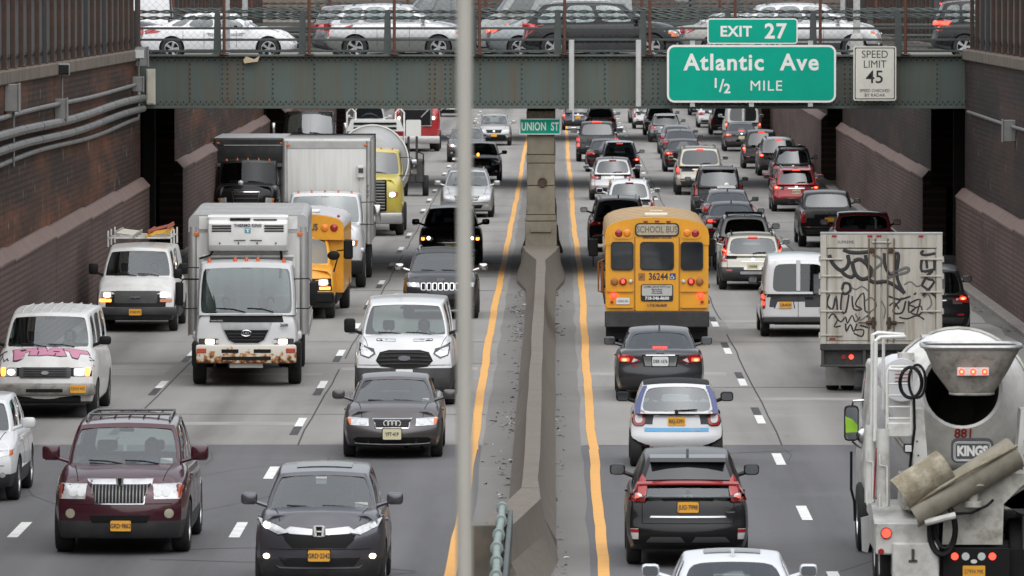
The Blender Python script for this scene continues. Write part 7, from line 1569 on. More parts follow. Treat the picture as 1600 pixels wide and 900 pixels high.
for s_ in (-1, 1):
    for k in range(8): MB().prism(rrect(yr + .9 + k * .98, 2.15, .8, .56, .06), s_ * hw - .005, s_ * (hw + .012), 'yz').obj('side_window', DGLASS, t, smooth=0)
    for z in (1.75, 1.35, .98): MB().box(s_ * hw, s_ * (hw + .03), yr + .1, yf_ - .2, z, z + .07).obj('side_rail', BLACK, t, smooth=0)
    b = MB(); b.tube([(s_ * 1.2, yf_ - .1, 2.3), (s_ * 1.45, yf_ + .5, 2.25), (s_ * 1.45, yf_ + .5, 1.5), (s_ * 1.2, yf_, 1.5)], .02, 6); b.box(s_ * 1.45 - .12, s_ * 1.45 + .12, yf_ + .42, yf_ + .5, 1.75, 2.2, .03); b.obj('mirror_assembly', BLACK, t)
b = MB(); b.box(-1.30, -1.22, yr + 3.2, yr + 3.26, 1.1, 1.9, .02); b.tube([(-1.22, yr + 3.2, 1.9), (-1.36, yr + 3.1, 1.85), (-1.36, yr + 3.1, 1.15), (-1.22, yr + 3.2, 1.1)], .02, 5); b.obj('stop_arm', AMBD, t)
wheels6(t, 3.0, (-2.4,), 1.16, .46, RIMD, .24)
MB().box(-1.0, 1.0, yf_, yf_ + 1.1, .6, 1.6, .25, seg=3).obj('hood', YEL, t)

# ---- front view school bus, mostly hidden
t = truck('school_bus', 'yellow school bus facing the camera half hidden by the reefer truck', 'bus', 464, 497, False, 3.25)
sp = preset('van', L=2.6, W=1.96, H=2.15, hf=1.18, cowl=1.36, belt=1.32, deck=1.32, a0=.95, a1=1.45, d1=.2, d0=.1, fo=.8, ro=.4, clad=.62, win=[(.1, .6)], ffront=.18)
c = build_car(t, sp, YEL, wheels=False, mirrors=False); w = c.hw
decal(c, [(-.93 * w, .72), (-.90 * w, 1.03), (.90 * w, 1.03), (.93 * w, .72)], 'F', BLACK, 'grille_panel', off=.006)
for s_ in (-1, 1):
    o = decal(c, rrect(s_ * .70 * w, .93, .24, .16, .02, 2), 'F', HEADM, 'headlight', off=.014); decal(c, ell(s_ * .70 * w, .93, .10, .065, 12), 'F', HEADON, 'bulb', off=.02, parent=o, nx=5); decal(c, rrect(s_ * .74 * w, .785, .28, .07, .01, 2), 'F', AMBON, 'turn_signal', off=.014, nx=4)
MB().box(-.96, .96, c.h - .06, c.h + .12, .42, .70, .04).obj('bumper', BLACK, t); shift(t, 2.75)
for s_ in (-1, 1): wheel(t, s_ * .84, 3.25, .40, .24, s_, RIMD)
MB().prism(busec(1.16, .62, 2.36, 2.62), -4.2, 2.55, 'xz').obj('bus_body', YEL, t, smooth=40)
MB().prism([(x * 1.004, z + .012) for x, z in busec(1.16, 2.26, 2.36, 2.62)], -4.22, 2.2, 'xz').obj('bus_roof', mat('bus_roof_white', (.45, .45, .45), .5, var=.15, dirt=(.3, .3, .3), dscale=1.5), t, smooth=40)
MB().prism([(x * 1.008, z + .01) for x, z in busec(1.16, 1.96, 2.36, 2.62)], 2.55, 2.72, 'xz').obj('front_cap', YEL, t, smooth=40)
yb = -2.73
lettering('SCHOOL BUS', .24, PLT, t, (0, 2.735, 2.29), 'F', 'sign_lettering', sx=.70, bold=.006)
for s_ in (-1, 1):
    for x, m in ((.72, mat('amber_bright', (.72, .22, .015), .25)), (.97, REDL)): MB().lathe([(.10, 0), (.10, .02), (.085, .04), (0, .06)], 18, M=Matrix.Translation((s_ * x * .95, 2.715, 2.28)) @ Matrix.Rotation(R(-90), 4, 'X')).obj('warning_lamp', m, t)
    b = MB(); b.tube([(s_ * .95, 3.9, 1.2), (s_ * 1.05, 3.95, 1.55), (s_ * .85, 3.9, 1.6)], .02, 6); b.ball((s_ * .95, 3.95, 1.62), .16, .05, .12); b.obj('crossover_mirror', BLACK, t)
    b = MB(); b.tube([(s_ * 1.0, 3.0, 1.7), (s_ * 1.30, 3.2, 1.75)], .02, 6); b.box(s_ * 1.30 - .12, s_ * 1.30 + .12, 3.12, 3.24, 1.5, 2.0, .04); b.obj('wing_mirror', BLACK, t)
    wheel(t, s_ * 1.04, -2.2, .42, .26, s_, RIMD)
    MB().ball((s_ * 1.02, 2.2, 2.56), .04).obj('marker_light', REDL, t)
b = MB(); b.box(-.5, .1, .6, 1.4, 2.62, 2.69, .02); b.obj('roof_hatch', SWHITE, t)
MB().box(-1.0, 1.0, -4.1, 3.0, .35, .63).obj('underframe', BLACK, t, smooth=0)

# ---- graffiti box truck
t = truck('box_truck', 'dirty white box truck with black graffiti tags on its rear doors', 'truck', 1385, 609, True, 2.6)
hb, zb, zt, yr = 1.265, 1.03, 3.33, -4.1
t.rotation_euler = (0, 0, R(-2.4))
MB().box(-hb, hb, yr + .03, 1.2, zb, zt - .2, .03).obj('cargo_box', BOXD, t)
MB().box(-hb - .005, hb + .005, yr - .03, yr + .06, zt - .03, zt + .03, .012).obj('header_cap', ALUR, t)
b = MB(); b.box(-hb, -hb + .13, yr - .03, yr + .05, zb, zt - .02, .012); b.box(hb - .13, hb, yr - .03, yr + .05, zb, zt - .02, .012); b.box(-hb + .13, hb - .13, yr - .025, yr + .05, zt - .30, zt - .02, .01); b.box(-hb + .13, hb - .13, yr - .02, yr + .05, zb, zb + .06, .01); b.obj('door_frame', BOXD, t)
for s_ in (-1, 1):
    x0, x1 = (-hb + .14, -.012) if s_ < 0 else (.012, hb - .14)
    d_ = MB().box(x0, x1, yr - .012, yr + .03, zb + .07, zt - .32, .012).obj('cargo_door', BOXD, t)
    for z in (1.22, 1.72, 2.12, 2.45, 2.80):
        b = MB(); b.box(s_ * (hb - .46), s_ * (hb + .035), yr - .05, yr - .013, z - .02, z + .02, .008); b.cyl((s_ * (hb + .01), yr - .04, z - .06), (s_ * (hb + .01), yr - .04, z + .06), .022, None, 8); b.obj('hinge', BOXD, t)
    for xo in (.13, .26): MB().cyl((s_ * xo, yr - .04, zb + .05), (s_ * xo, yr - .04, zt - .1), .016, None, 8).obj('lock_rod', mat('rod_rusty', (.20, .15, .10), .6, .4, dirt=(.10, .04, .015), dscale=6), t)
    b = MB(); b.box(s_ * .10, s_ * .32, yr - .06, yr - .035, 1.44, 1.52, .008); b.box(s_ * .13, s_ * .20, yr - .075, yr - .05, 1.36, 1.60, .01); b.box(s_ * .20, s_ * .48, yr - .085, yr - .065, 1.465, 1.495, .005); b.obj('latch_handle', RUST, t)
    MB().box(s_ * .14, s_ * .24, yr - .06, yr - .03, zt - .40, zt - .30, .01).obj('rod_keeper', RUST, t)
for x in (-.98, -.24, -.05, .82): MB().box(x - .05, x + .05, yr - .04, yr - .02, zt - .075, zt - .03, .008).obj('marker_light', REDL, t)
b = MB(); b.box(-.20, .20, yr - .05, yr - .026, zt - .20, zt - .16, .01); b.obj('top_latch', STEEL, t)
lettering('SUPREME', .085, PLT, t, (-.74, yr - .028, zt - .18), 'B', 'body_maker', extrude=.001); 
b = MB(); b.box(.03, .48, yr - .028, yr - .012, 1.16, 1.34); b.obj('kick_plate', ALU, t, smooth=0)
MB().box(-1.08, -.95, yr - .02, yr - .011, 1.12, 1.16).obj('red_sticker', REDL, t, smooth=0)
GR = mat('graffiti_black', (.022, .022, .024), .65); GG = mat('graffiti_grey', (.13, .128, .12), .7)
def tagline(pts, r, m=GR, sm=3):
    P = [Vector((x, 0, z)) for x, z in pts]; out = []
    for i in range(len(P) - 1):
        a, b_, c_, d = P[max(i - 1, 0)], P[i], P[i + 1], P[min(i + 2, len(P) - 1)]
        for k in range(sm):
            q = k / sm; out.append(.5 * ((2 * b_) + (c_ - a) * q + (2 * a - 5 * b_ + 4 * c_ - d) * q * q + (3 * b_ - a - 3 * c_ + d) * q ** 3))
    out.append(P[-1]); b = MB(); b.tube([Vector((p.x, p.z, 0)) for p in out], r, 6, M=Matrix(((1, 0, 0, 0), (0, 0, .22, 0), (0, 1, 0, 0), (0, 0, 0, 1)))); return b.obj('graffiti_stroke', m, t, (0, yr - .016, 0))
def gz(x, y): return ((x - 1380) / 74.4, CH - (y + 25) / 74.6)     # rear door sketch in the doors' own metres
def stroke(pts, r, m=GR): tagline([gz(1270 + x * .1378, 340 + y * .1378) for x, y in pts], r * 1.12, m)
stroke([(370, 330), (450, 360), (560, 365), (690, 350)], .036); stroke([(215, 390), (250, 480), (330, 560), (400, 540), (435, 470), (420, 390)], .036); stroke([(340, 560), (400, 620), (470, 640), (500, 600)], .034); stroke([(470, 460), (500, 590), (570, 660), (660, 640), (690, 570), (640, 500), (560, 440), (490, 460)], .038); stroke([(620, 390), (640, 500), (690, 600)], .034); stroke([(640, 650), (720, 700), (860, 690), (1000, 770), (1060, 820)], .036)
stroke([(700, 390), (780, 420), (800, 480), (720, 560), (700, 640)], .026, GG); stroke([(830, 370), (840, 520), (900, 610), (960, 590), (985, 480), (990, 390), (970, 370), (950, 400), (965, 560), (990, 700), (1060, 820)], .03); stroke([(860, 650), (980, 610), (1090, 580), (1100, 540), (1050, 540), (900, 600)], .03, GG)
stroke([(1270, 340), (1240, 370), (1290, 390), (1400, 370)], .026); stroke([(1250, 430), (1250, 570), (1390, 550)], .026); stroke([(1300, 440), (1310, 540)], .024); stroke([(1390, 430), (1390, 560)], .024); stroke([(1250, 730), (1310, 620), (1370, 570), (1300, 650), (1390, 690), (1260, 850)], .024); stroke([(1250, 730), (1330, 790), (1420, 870)], .022)
stroke([(360, 780), (380, 710), (440, 720), (450, 790), (390, 830), (350, 790)], .026)
def s2(pts, r, m=GR): tagline([gz(1200 + x * .25, 450 + y * .25) for x, y in pts], r, m)
s2([(400, 20), (385, 80), (420, 110), (440, 30), (450, 130)], .020); s2([(480, 0), (470, 110), (500, 130), (520, 20)], .020); s2([(540, 30), (550, 110), (600, 110), (560, 80), (610, 10), (620, 120), (650, 130), (630, 160)], .018); s2([(430, 150), (470, 190), (500, 160), (510, 200), (540, 150), (560, 190), (590, 160)], .016); s2([(500, 200), (505, 250), (530, 205), (550, 250), (570, 200)], .018); s2([(550, 260), (600, 280), (610, 240), (560, 240)], .016); s2([(590, 210), (650, 230)], .018)
s2([(765, 30), (830, 50), (900, 30)], .020); s2([(850, 40), (800, 100), (800, 135), (850, 130), (870, 60)], .020); s2([(890, 60), (890, 130), (930, 100), (890, 80), (960, 50), (940, 140), (970, 130), (960, 90), (900, 130), (960, 150)], .018); s2([(850, 10), (860, 0)], .02); s2([(920, 20), (935, 10)], .02)
for P_, r_, m_ in (([(300, 60), (330, 20), (360, 70), (345, 130)], .016, GR), ([(395, 170), (420, 140), (450, 175), (430, 220), (470, 215)], .015, GR), ([(560, 140), (590, 180), (640, 150), (660, 190)], .015, GG), ([(620, 60), (660, 40), (690, 90), (650, 130)], .014, GG),
    ([(770, 90), (800, 70), (830, 110)], .016, GR), ([(830, 160), (880, 170), (940, 150), (985, 175)], .016, GR), ([(980, 40), (1010, 20), (1030, 80), (1000, 120), (1040, 140)], .016, GG), ([(720, 60), (745, 110), (735, 170)], .014, GG), ([(520, -40), (560, -10), (600, -30), (640, 0)], .015, GG), ([(860, -40), (900, -60), (940, -30), (980, -50)], .015, GG)): s2(P_, r_, m_)
MB().box(-hb, hb, yr - .02, yr + .25, .90, 1.025, .015).obj('rear_sill', CLAD, t)
MB().box(-hb, hb, yr - .01, yr + .15, .56, .60, .01).obj('bumper_bar', DSTEEL, t)
b = MB(); [b.box(x - .03, x + .03, yr, yr + .1, .56, .92) for x in (-hb + .05, -.35, .35, hb - .05)]; b.obj('bumper_posts', DSTEEL, t, smooth=0)
MB().box(-hb + .08, hb - .08, yr + .12, yr + .16, .60, .90).obj('lamp_board', CLAD, t, smooth=0)
for s_ in (-1, 1):
    for x, m in ((.62, REDON if s_ < 0 else REDL), (.78, REDL)): MB().cyl((s_ * x, yr + .09, .76), (s_ * x, yr + .13, .76), .05, None, 12).obj('tail_light', m, t)
    MB().box(s_ * .55, s_ * 1.16, yr + .95, yr + .97, .12, .58).obj('mud_flap', mat('mudflap_white', (.30, .29, .27), .7, dirt=(.1, .09, .08), dscale=3), t, smooth=0)
chassis(t, yr + .2, 4.8); wheels6(t, 4.2, (-2.6,), 1.18, .46, RIMD)
sp = cabspec(L=3.4, W=2.2, H=2.5, hf=1.5, cowl=1.6, belt=1.55, deck=1.55, tail=1.55, a0=1.5, a1=1.9); c = build_car(t, sp, WHITE, wheels=False, mirrors=False); 
for o in [o for o in t.children if o.name.split('.')[0] in ('body', 'cabin_frame', 'windshield', 'rear_window', 'side_window', 'seat', 'dashboard', 'steering_wheel', 'rear_view_mirror')]: o.location.y += 4.35
for s_ in (-1, 1): towmirror(t, s_ * 1.36, 4.6, 1.9, .45, .2, s_)
# ------------------------------------------------------------------ concrete mixer
MX, MY = 5.74, 95.6
t = thing('concrete_mixer', 'white concrete mixer truck with rear hopper, dirty chutes and number 881', 'mixer truck', (MX, MY, 0), 0, GO)
def q(px, py, y=0.0): s = FPX / (MY + y); return Vector(((px - XV) / s - MX, y, CH - (py - YV) / s))
MW = mat('mixer_white', (.56, .56, .53), .45, coat=.25, dirt=(.22, .20, .165), dscale=2.6, damt=.75); MWD = mat('mixer_white_dirty', (.46, .45, .40), .6, var=.12, vscale=9, dirt=(.12, .10, .075), dscale=3.0, damt=.85, bump=.35, bscale=26)
DRW = mat('drum_white', (.66, .67, .69), .4, coat=.3, var=.06, vscale=1, dirt=(.42, .41, .38), dscale=1.0, damt=.5)
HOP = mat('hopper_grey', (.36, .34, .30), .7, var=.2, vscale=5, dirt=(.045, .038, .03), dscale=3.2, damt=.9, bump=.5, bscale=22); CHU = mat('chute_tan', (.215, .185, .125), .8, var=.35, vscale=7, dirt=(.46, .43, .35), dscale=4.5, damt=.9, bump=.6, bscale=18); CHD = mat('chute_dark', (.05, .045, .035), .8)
# drum: axis rises toward the rear
dc = Vector((-.03, 3.6, 2.16)); M = Matrix.Translation(dc) @ Matrix.Rotation(R(90 - 15), 4, 'X')
# local +z of the lathe points to the rear after this turn
MB().lathe([(0, -4.2), (.55, -4.2), (.95, -3.3), (1.20, -1.6), (1.22, -.2), (1.12, 1.0), (1.0, 1.93), (.96, 2.02)], 40, M=M).obj('mixer_drum', DRW, t, smooth=40)
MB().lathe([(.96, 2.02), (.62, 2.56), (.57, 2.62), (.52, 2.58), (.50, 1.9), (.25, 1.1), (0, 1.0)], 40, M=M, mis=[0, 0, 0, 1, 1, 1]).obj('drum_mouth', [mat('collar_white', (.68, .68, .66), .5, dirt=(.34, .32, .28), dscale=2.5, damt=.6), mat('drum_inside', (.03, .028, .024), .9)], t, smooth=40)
b = MB(); b.lathe([(1.02, 1.76), (1.06, 1.76), (1.055, 1.88), (1.02, 1.88)], 40, M=M); b.obj('roller_ring', MWD, t)
o = lettering('881', .25, mat('mixer_red', (.30, .02, .02), .5), t, (0, 0, 0), 'B', 'fleet_number', sx=.72, bold=.006, extrude=.004); o.location = M @ Vector((.02, -.64, 2.60)); o.rotation_euler = (R(131), 0, 0)
# hopper (square funnel with rounded foot)
def ring(px0, px1, py, y0, y1, n=20, e=.42):
    a, c_ = q(px0, py, .05), q(px1, py, .05); cx, hw_ = (a.x + c_.x) / 2, (c_.x - a.x) / 2; out = []
    for i in range(n):
        w_ = 2 * math.pi * i / n; cs, sn = math.cos(w_), math.sin(w_)
        out.append(Vector((cx + hw_ * math.copysign(abs(cs) ** e, cs), lerp(y0, y1, .5) + (y1 - y0) / 2 * math.copysign(abs(sn) ** e, sn), a.z)))
    return out
rs = [ring(1443, 1598, 543, -.15, 1.05), ring(1450, 1592, 553, -.12, 1.0), ring(1462, 1578, 582, .0, .95, e=.55), ring(1488, 1556, 617, .12, .8, e=.8)]
b = MB(); n = 20; V = [v for r_ in rs for v in r_]; b.add(V, [(k * n + i, k * n + (i + 1) % n, (k + 1) * n + (i + 1) % n, (k + 1) * n + i) for k in range(3) for i in range(n)])
cen = Vector(((rs[0][0].x + rs[0][10].x) / 2, .45, 0))
inn = [[Vector((cen.x + (v.x - cen.x) * .95, cen.y + (v.y - cen.y) * .93, v.z + .005)) for v in r_] for r_ in rs]
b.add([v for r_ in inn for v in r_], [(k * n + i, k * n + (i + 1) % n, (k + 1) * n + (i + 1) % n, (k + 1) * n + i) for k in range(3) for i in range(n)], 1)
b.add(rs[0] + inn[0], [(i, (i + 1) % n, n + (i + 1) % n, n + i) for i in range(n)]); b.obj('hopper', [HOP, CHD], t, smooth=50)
b = MB(); b.tube([v + Vector((0, 0, .01)) for v in rs[0]], .032, 6, closed=True); b.obj('hopper_rim', STEEL, t)
b = MB(); b.tube([v for v in rs[3]], .02, 6, closed=True); b.obj('hopper_foot', MWD, t)
a, c_ = q(1496, 574), q(1546, 587); yl = -.03
MB().box(a.x, c_.x, yl - .02, yl + .04, c_.z, a.z, .006).obj('lamp_bar', SWHITE, t)
for px in (1503, 1521, 1539): p = q(px, 580.5); o = MB().cyl((p.x, yl - .035, p.z), (p.x, yl - .015, p.z), .042, None, 14).obj('marker_light', REDON, t); MB().cyl((p.x, yl - .04, p.z), (p.x, yl - .034, p.z), .02, None, 8).obj('lamp_core', REDHOT, o)
# name plate
a, c_ = q(1489, 687), q(1556, 727); yl = .30
MB().prism(rrect((a.x + c_.x) / 2, (a.z + c_.z) / 2, c_.x - a.x, a.z - c_.z, .09, 3), yl, yl + .03).obj('name_plate', mat('plate_slate', (.055, .06, .066), .5, dirt=(.12, .11, .1), dscale=4), t, smooth=0)
b = MB(); cx, cz = (a.x + c_.x) / 2, (a.z + c_.z) / 2 - .01; b.tube([(x, yl - .004, z) for x, z in rrect(cx, cz, .51, .26, .05, 3)], .006, 4, closed=True); b.tube([(x, yl - .004, z) for x, z in rrect(cx, cz, .475, .225, .04, 3)], .004, 4, closed=True); b.obj('plate_outline', SWHITE, t)
lettering('KINGS', .185, SWHITE, t, (cx, yl - .006, cz), 'B', 'plate_lettering', sx=.80, bold=.010, extrude=.003)
# pedestal legs, rear body plates
for s_, (p0, p1, p2, p3) in ((-1, ((1428, 640), (1444, 640), (1452, 740), (1428, 745))), (1, ((1596, 640), (1612, 640), (1612, 742), (1588, 740)))):
    b = MB(); P = [q(*p, .35) for p in (p0, p1, p2, p3)]; b.prism([(p.x, p.z) for p in P], .30, .95); b.obj('drum_support', MW, t, smooth=0)
    b = MB(); [b.cyl((q(px, py, .3).x, .29, q(px, py, .3).z), (q(px, py, .3).x, .31, q(px, py, .3).z), .014, None, 6) for px, py in ((1434 if s_ < 0 else 1602, 690), (1436 if s_ < 0 else 1602, 712), (1440 if s_ < 0 else 1598, 733))]; b.obj('bolts', DSTEEL, t)
b = MB(); P = [q(*p, .1) for p in ((1478, 760), (1500, 741), (1640, 741), (1640, 752), (1600, 758), (1570, 788), (1568, 852), (1474, 852))]
b.prism([(p.x, p.z) for p in P], .10, .16); b.obj('rear_plate', MWD, t, smooth=0)
b = MB(); b.box(-.9, .9, .2, 1.6, 1.20, 1.66, .02); b.obj('rear_crossbox', MWD, t)
a, c_ = q(1370, 818), q(1452, 868); MB().box(a.x, c_.x, .0, 2.2, c_.z, a.z, .02).obj('left_fender_box', MW, t)
a, c_ = q(1360, 796, .6), q(1452, 820, .0); b = MB(); b.prism([(0.0, c_.z), (0.9, a.z + .02), (2.4, a.z), (2.4, c_.z), ], a.x + .04, c_.x, 'yz'); b.obj('left_fender_top', MW, t, smooth=0)
a, c_ = q(1395, 848), q(1468, 903); MB().box(a.x, c_.x, -.18, .3, c_.z, a.z, .02).obj('tool_box', MW, t); p = q(1428, 868, -.18); b = MB(); b.box(p.x - .02, p.x + .02, -.21, -.18, p.z - .08, p.z + .08, .005); b.box(p.x - .06, p.x + .06, -.2, -.181, p.z - .10, p.z - .07); b.obj('tool_box_latch', DSTEEL, t)
a, c_ = q(1592, 800), q(1660, 880); MB().box(a.x + .1, c_.x, .05, 2.0, c_.z, a.z + .1, .02).obj('right_fender_box', MW, t)
b = MB(); P = [q(*p) for p in ((1568, 790), (1600, 768), (1640, 760), (1640, 800), (1600, 806))]; b.prism([(p.x, p.z) for p in P], .2, .6); b.obj('right_bracket', DSTEEL, t, smooth=0)
for px, py, r in ((1386, 834, .065), (1378, 863, .035)):
    p = q(px, py); o = MB().cyl((p.x, -.03, p.z), (p.x, .02, p.z), r * 1.2, None, 18).obj('tail_light', BLACK if r > .05 else REDL, t); MB().cyl((p.x, -.04, p.z), (p.x, -.029, p.z), r, None, 16).obj('tail_lens', REDON if r > .05 else REDL, o)
# rear lamp panel and plate
a, c_ = q(1474, 857), q(1580, 925); MB().box(a.x, c_.x, -.05, .05, c_.z, a.z, .01).obj('lamp_panel', BLACK, t)
for px, m in ((1493, REDON), (1552, REDON), (1510, WLENS), (1535, WLENS)): p = q(px, 870); MB().cyl((p.x, -.07, p.z), (p.x, -.045, p.z), .055 if m is WLENS else .05, None, 16).obj('rear_lamp', m, t)
p = q(1523, 894); o = MB().prism(rrect(p.x, p.z, .31, .17, .01, 2), -.08, -.07).obj('license_plate', PLY, t, smooth=0); lettering('57994 MK', .085, PLT, o, (p.x, -.083, p.z), 'B', 'plate_number', sx=.75, extrude=.001)
p = q(1523, 878); MB().prism(ell(p.x, p.z, .045, .028, 12), -.062, -.05).obj('maker_badge', SWHITE, t)
# chutes: half-round troughs
def trough(name, p0, p1, r0, r1, m, y0, y1, roll, arc=(0, 180), n=12, thick=.014):
    A, B = q(*p0, y0), q(*p1, y1); d = (B - A).normalized(); side_ = d.cross(Vector((0, 1, 0))).normalized(); up = side_.cross(d).normalized(); b = MB(); V = []
    for P, r in ((A, r0), (lerp(A, B, .5), (r0 + r1) / 2), (B, r1)):
        for rr in (r, r - thick):
            V += [P + (side_ * math.cos(R(lerp(arc[0], arc[1], i / n) + roll)) + up * math.sin(R(lerp(arc[0], arc[1], i / n) + roll))) * rr for i in range(n + 1)]
    k = n + 1; F = []; mi_ = []
    for s_ in range(2):
        o_ = s_ * 2 * k
        F += [(o_ + i, o_ + i + 1, o_ + 2 * k + i + 1, o_ + 2 * k + i) for i in range(n)]; mi_ += [0] * n
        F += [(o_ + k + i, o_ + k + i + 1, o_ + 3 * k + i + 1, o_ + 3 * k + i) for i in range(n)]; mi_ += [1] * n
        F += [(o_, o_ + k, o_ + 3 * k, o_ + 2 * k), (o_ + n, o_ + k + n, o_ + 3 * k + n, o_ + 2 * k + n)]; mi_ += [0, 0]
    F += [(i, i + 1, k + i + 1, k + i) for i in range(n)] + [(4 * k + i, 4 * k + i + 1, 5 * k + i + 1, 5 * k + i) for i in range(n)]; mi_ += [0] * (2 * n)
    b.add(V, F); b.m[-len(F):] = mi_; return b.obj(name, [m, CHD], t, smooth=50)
trough('folded_chute', (1406, 776), (1478, 728), .26, .25, CHU, -.30, -.16, 0, (-188, -8))
trough('main_chute', (1424, 806), (1586, 708), .20, .24, mat('chute_grey', (.27, .25, .20), .7, var=.2, vscale=3, dirt=(.12, .10, .06), dscale=3, damt=.7), -.28, .12, 0, (-175, 12))
b = MB(); b.tube([q(1424, 792, -.42), q(1500, 745, -.36), q(1590, 697, -.1)], .028, 6); b.obj('chute_edge', CHU, t)
b = MB(); b.tube([q(1446, 818, -.36), q(1494, 806, -.30)], .05, 10); b.obj('chute_strut', MW, t)
b = MB(); p = q(1522, 772, -.02); b.cyl((p.x, -.05, p.z - .12), (p.x, -.05, p.z + .12), .07, None, 14); b.cyl((p.x, -.05, p.z + .12), (p.x, -.05, p.z + .15), .2, None, 20); b.cyl((p.x, -.05, p.z - .18), (p.x, -.05, p.z - .10), .13, None, 16); b.obj('chute_pivot', MWD, t)
b = MB(); b.tube([q(1492, 804, -.1), q(1520, 802, -.12), q(1545, 790, -.1), q(1553, 782, -.05)], .022, 6); b.obj('hydraulic_hose', BLACK, t)
def hose(name, cx, cy, rx, ry, y, r=.035, a0=0, a1=360): b = MB(); b.tube([q(cx + rx * math.cos(R(a)), cy + ry * math.sin(R(a)), y + .03 * math.sin(R(3 * a))) for a in range(a0, a1, 15)], r, 7, closed=(a1 - a0 == 360)); b.obj(name, BLACK, t)
hose('hose_loop', 1474, 828, 20, 40, -.22, .042); hose('hose_loop', 1478, 826, 15, 32, -.20, .03)
hose('hose_loop', 1424, 598, 17, 24, .2, .026); hose('hose_loop', 1434, 596, 13, 26, .22, .02)
b = MB(); b.tube([q(1429, 620, .2), q(1430, 670, .2), q(1424, 720, .2), q(1422, 745, .25)], .022, 6); b.obj('hose_drop', BLACK, t)
p = q(1420, 701, .1); b = MB(); b.box(p.x - .065, p.x + .065, .06, .14, p.z - .065, p.z + .065, .02); o = b.obj('work_lamp', BLACK, t); MB().box(p.x - .045, p.x + .045, .05, .059, p.z - .045, p.z + .045, .005).obj('work_lamp_lens', WLENS, o)
# spare chutes in the side rack and ladder rails
for px0, px1, y0, y1, yd in ((1352, 1369, 664, 786, .5), (1371, 1392, 670, 792, .35)):
    a, c_ = q(px0, y0, yd), q(px1, y1, yd); cx = (a.x + c_.x) / 2; r_ = (c_.x - a.x) / 2
    b = MB(); k = 10; pr_ = [(cx - r_ * math.cos(R(180 * i / k)), yd - r_ * .9 * math.sin(R(180 * i / k))) for i in range(k + 1)] + [(cx + (r_ - .02) * math.cos(R(180 * i / k)), yd - (r_ - .02) * .9 * math.sin(R(180 * i / k))) for i in range(k + 1)]
    b.prism(pr_, c_.z, a.z, 'xy'); b.obj('spare_chute', MW, t)
    b = MB(); b.tube([Vector((cx - r_ * .6, yd - r_ - .02, a.z - .35)), Vector((cx - r_ * .6, yd - r_ - .02, a.z - .5)), Vector((cx + r_ * .5, yd - r_ - .02, a.z - .52)), Vector((cx + r_ * .5, yd - r_ - .02, c_.z + .02)), Vector((cx - r_ * .6, yd - r_ - .02, c_.z - .02)), Vector((cx - r_ * .6, yd - r_ - .02, c_.z + .18))], .012, 5); b.obj('chute_bracket', SWHITE, t)
b = MB(); b.tube([q(1371, 700, .4), q(1366, 780, .4)], .012, 5); b.obj('red_strap', REDL, t)
def rail(pts, r=.028): b = MB(); b.tube(pts, r, 8); b.obj('hand_rail', SWHITE, t)
rail([q(1363, 690, .5), q(1364, 523, .5), q(1372, 520, .6), q(1412, 523, .9)]); rail([q(1368, 690, .4), q(1369, 532, .4), q(1375, 527, .5), q(1414, 526, .8)])
rail([q(1387, 680, .5), q(1387, 582, .5), q(1389, 577, .5), q(1440, 579, .5)], .024); rail([q(1389, 577, .5), q(1392, 573, .55), q(1440, 573, .7)], .02); rail([q(1381, 640, .9), q(1381, 528, .9)], .022); rail([q(1425, 680, .3), q(1425, 580, .3)], .018)
a, c_ = q(1388, 660, .4), q(1430, 683, .4); MB().box(a.x, c_.x, .3, .9, c_.z, a.z, .015).obj('step_box', MW, t)
for k in range(4): a = q(1388, 600 + 18 * k, .5); rail([a, a + Vector((.33, 0, 0))], .014)
# water tank beside the drum mouth (left) 
b = MB(); p = q(1433, 570, 1.5); b.cyl((p.x - .22, 1.2, 2.95), (p.x - .22, 2.6, 2.95), .30, None, 24); b.obj('water_tank', DRW, t)
for k in range(4): MB().box(p.x - .32, p.x - .10, 1.19, 1.199, 3.08 - .05 * k, 3.09 - .05 * k).obj('tank_warning_line', mat('mixer_red', (.30, .02, .02)), t, smooth=0)
MB().cyl((p.x - .15, 1.5, 3.22), (p.x - .15, 1.5, 3.32), .12, None, 16).obj('tank_cap', MW, t)
b = MB(); p = q(1483, 520, 2.2); b.tube([q(1440, 527, 2.0), q(1470, 524, 2.1), p, q(1490, 524, 2.2)], .035, 8); b.obj('fill_pipe', STEEL, t)
# cab far ahead, mirrors
sp = cabspec(L=2.6, W=2.3, H=2.9, hf=1.7, cowl=1.85, belt=1.8, deck=1.8, tail=1.8, a0=.5, a1=.9); c = build_car(t, sp, MW, wheels=False, mirrors=False)
for o in [o for o in t.children if o.name.split('.')[0] in ('body', 'cabin_frame', 'windshield', 'rear_window', 'side_window', 'seat', 'dashboard', 'steering_wheel', 'rear_view_mirror')]: o.location.y += 8.8
a, c_ = q(1320, 634, 8.2), q(1343, 690, 8.2); 
o = MB().box(a.x, c_.x, 8.2, 8.36, c_.z, a.z, .06, seg=2).obj('wing_mirror', BLACK, t); MB().prism(rrect((a.x + c_.x) / 2, (a.z + c_.z) / 2, (c_.x - a.x) * .82, (a.z - c_.z) * .9, .05), 8.19, 8.198).obj('mirror_glass', MIRR, o, smooth=0)
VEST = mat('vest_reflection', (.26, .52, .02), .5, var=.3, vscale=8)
P = [(.06, .70), (.55, .62), (.9, .45), (.92, .26), (.1, .24)]; b = MB(); b.prism([(lerp(a.x, c_.x, u), lerp(c_.z, a.z, v)) for u, v in P], 8.184, 8.189); b.obj('mirror_image', VEST, o, smooth=0)
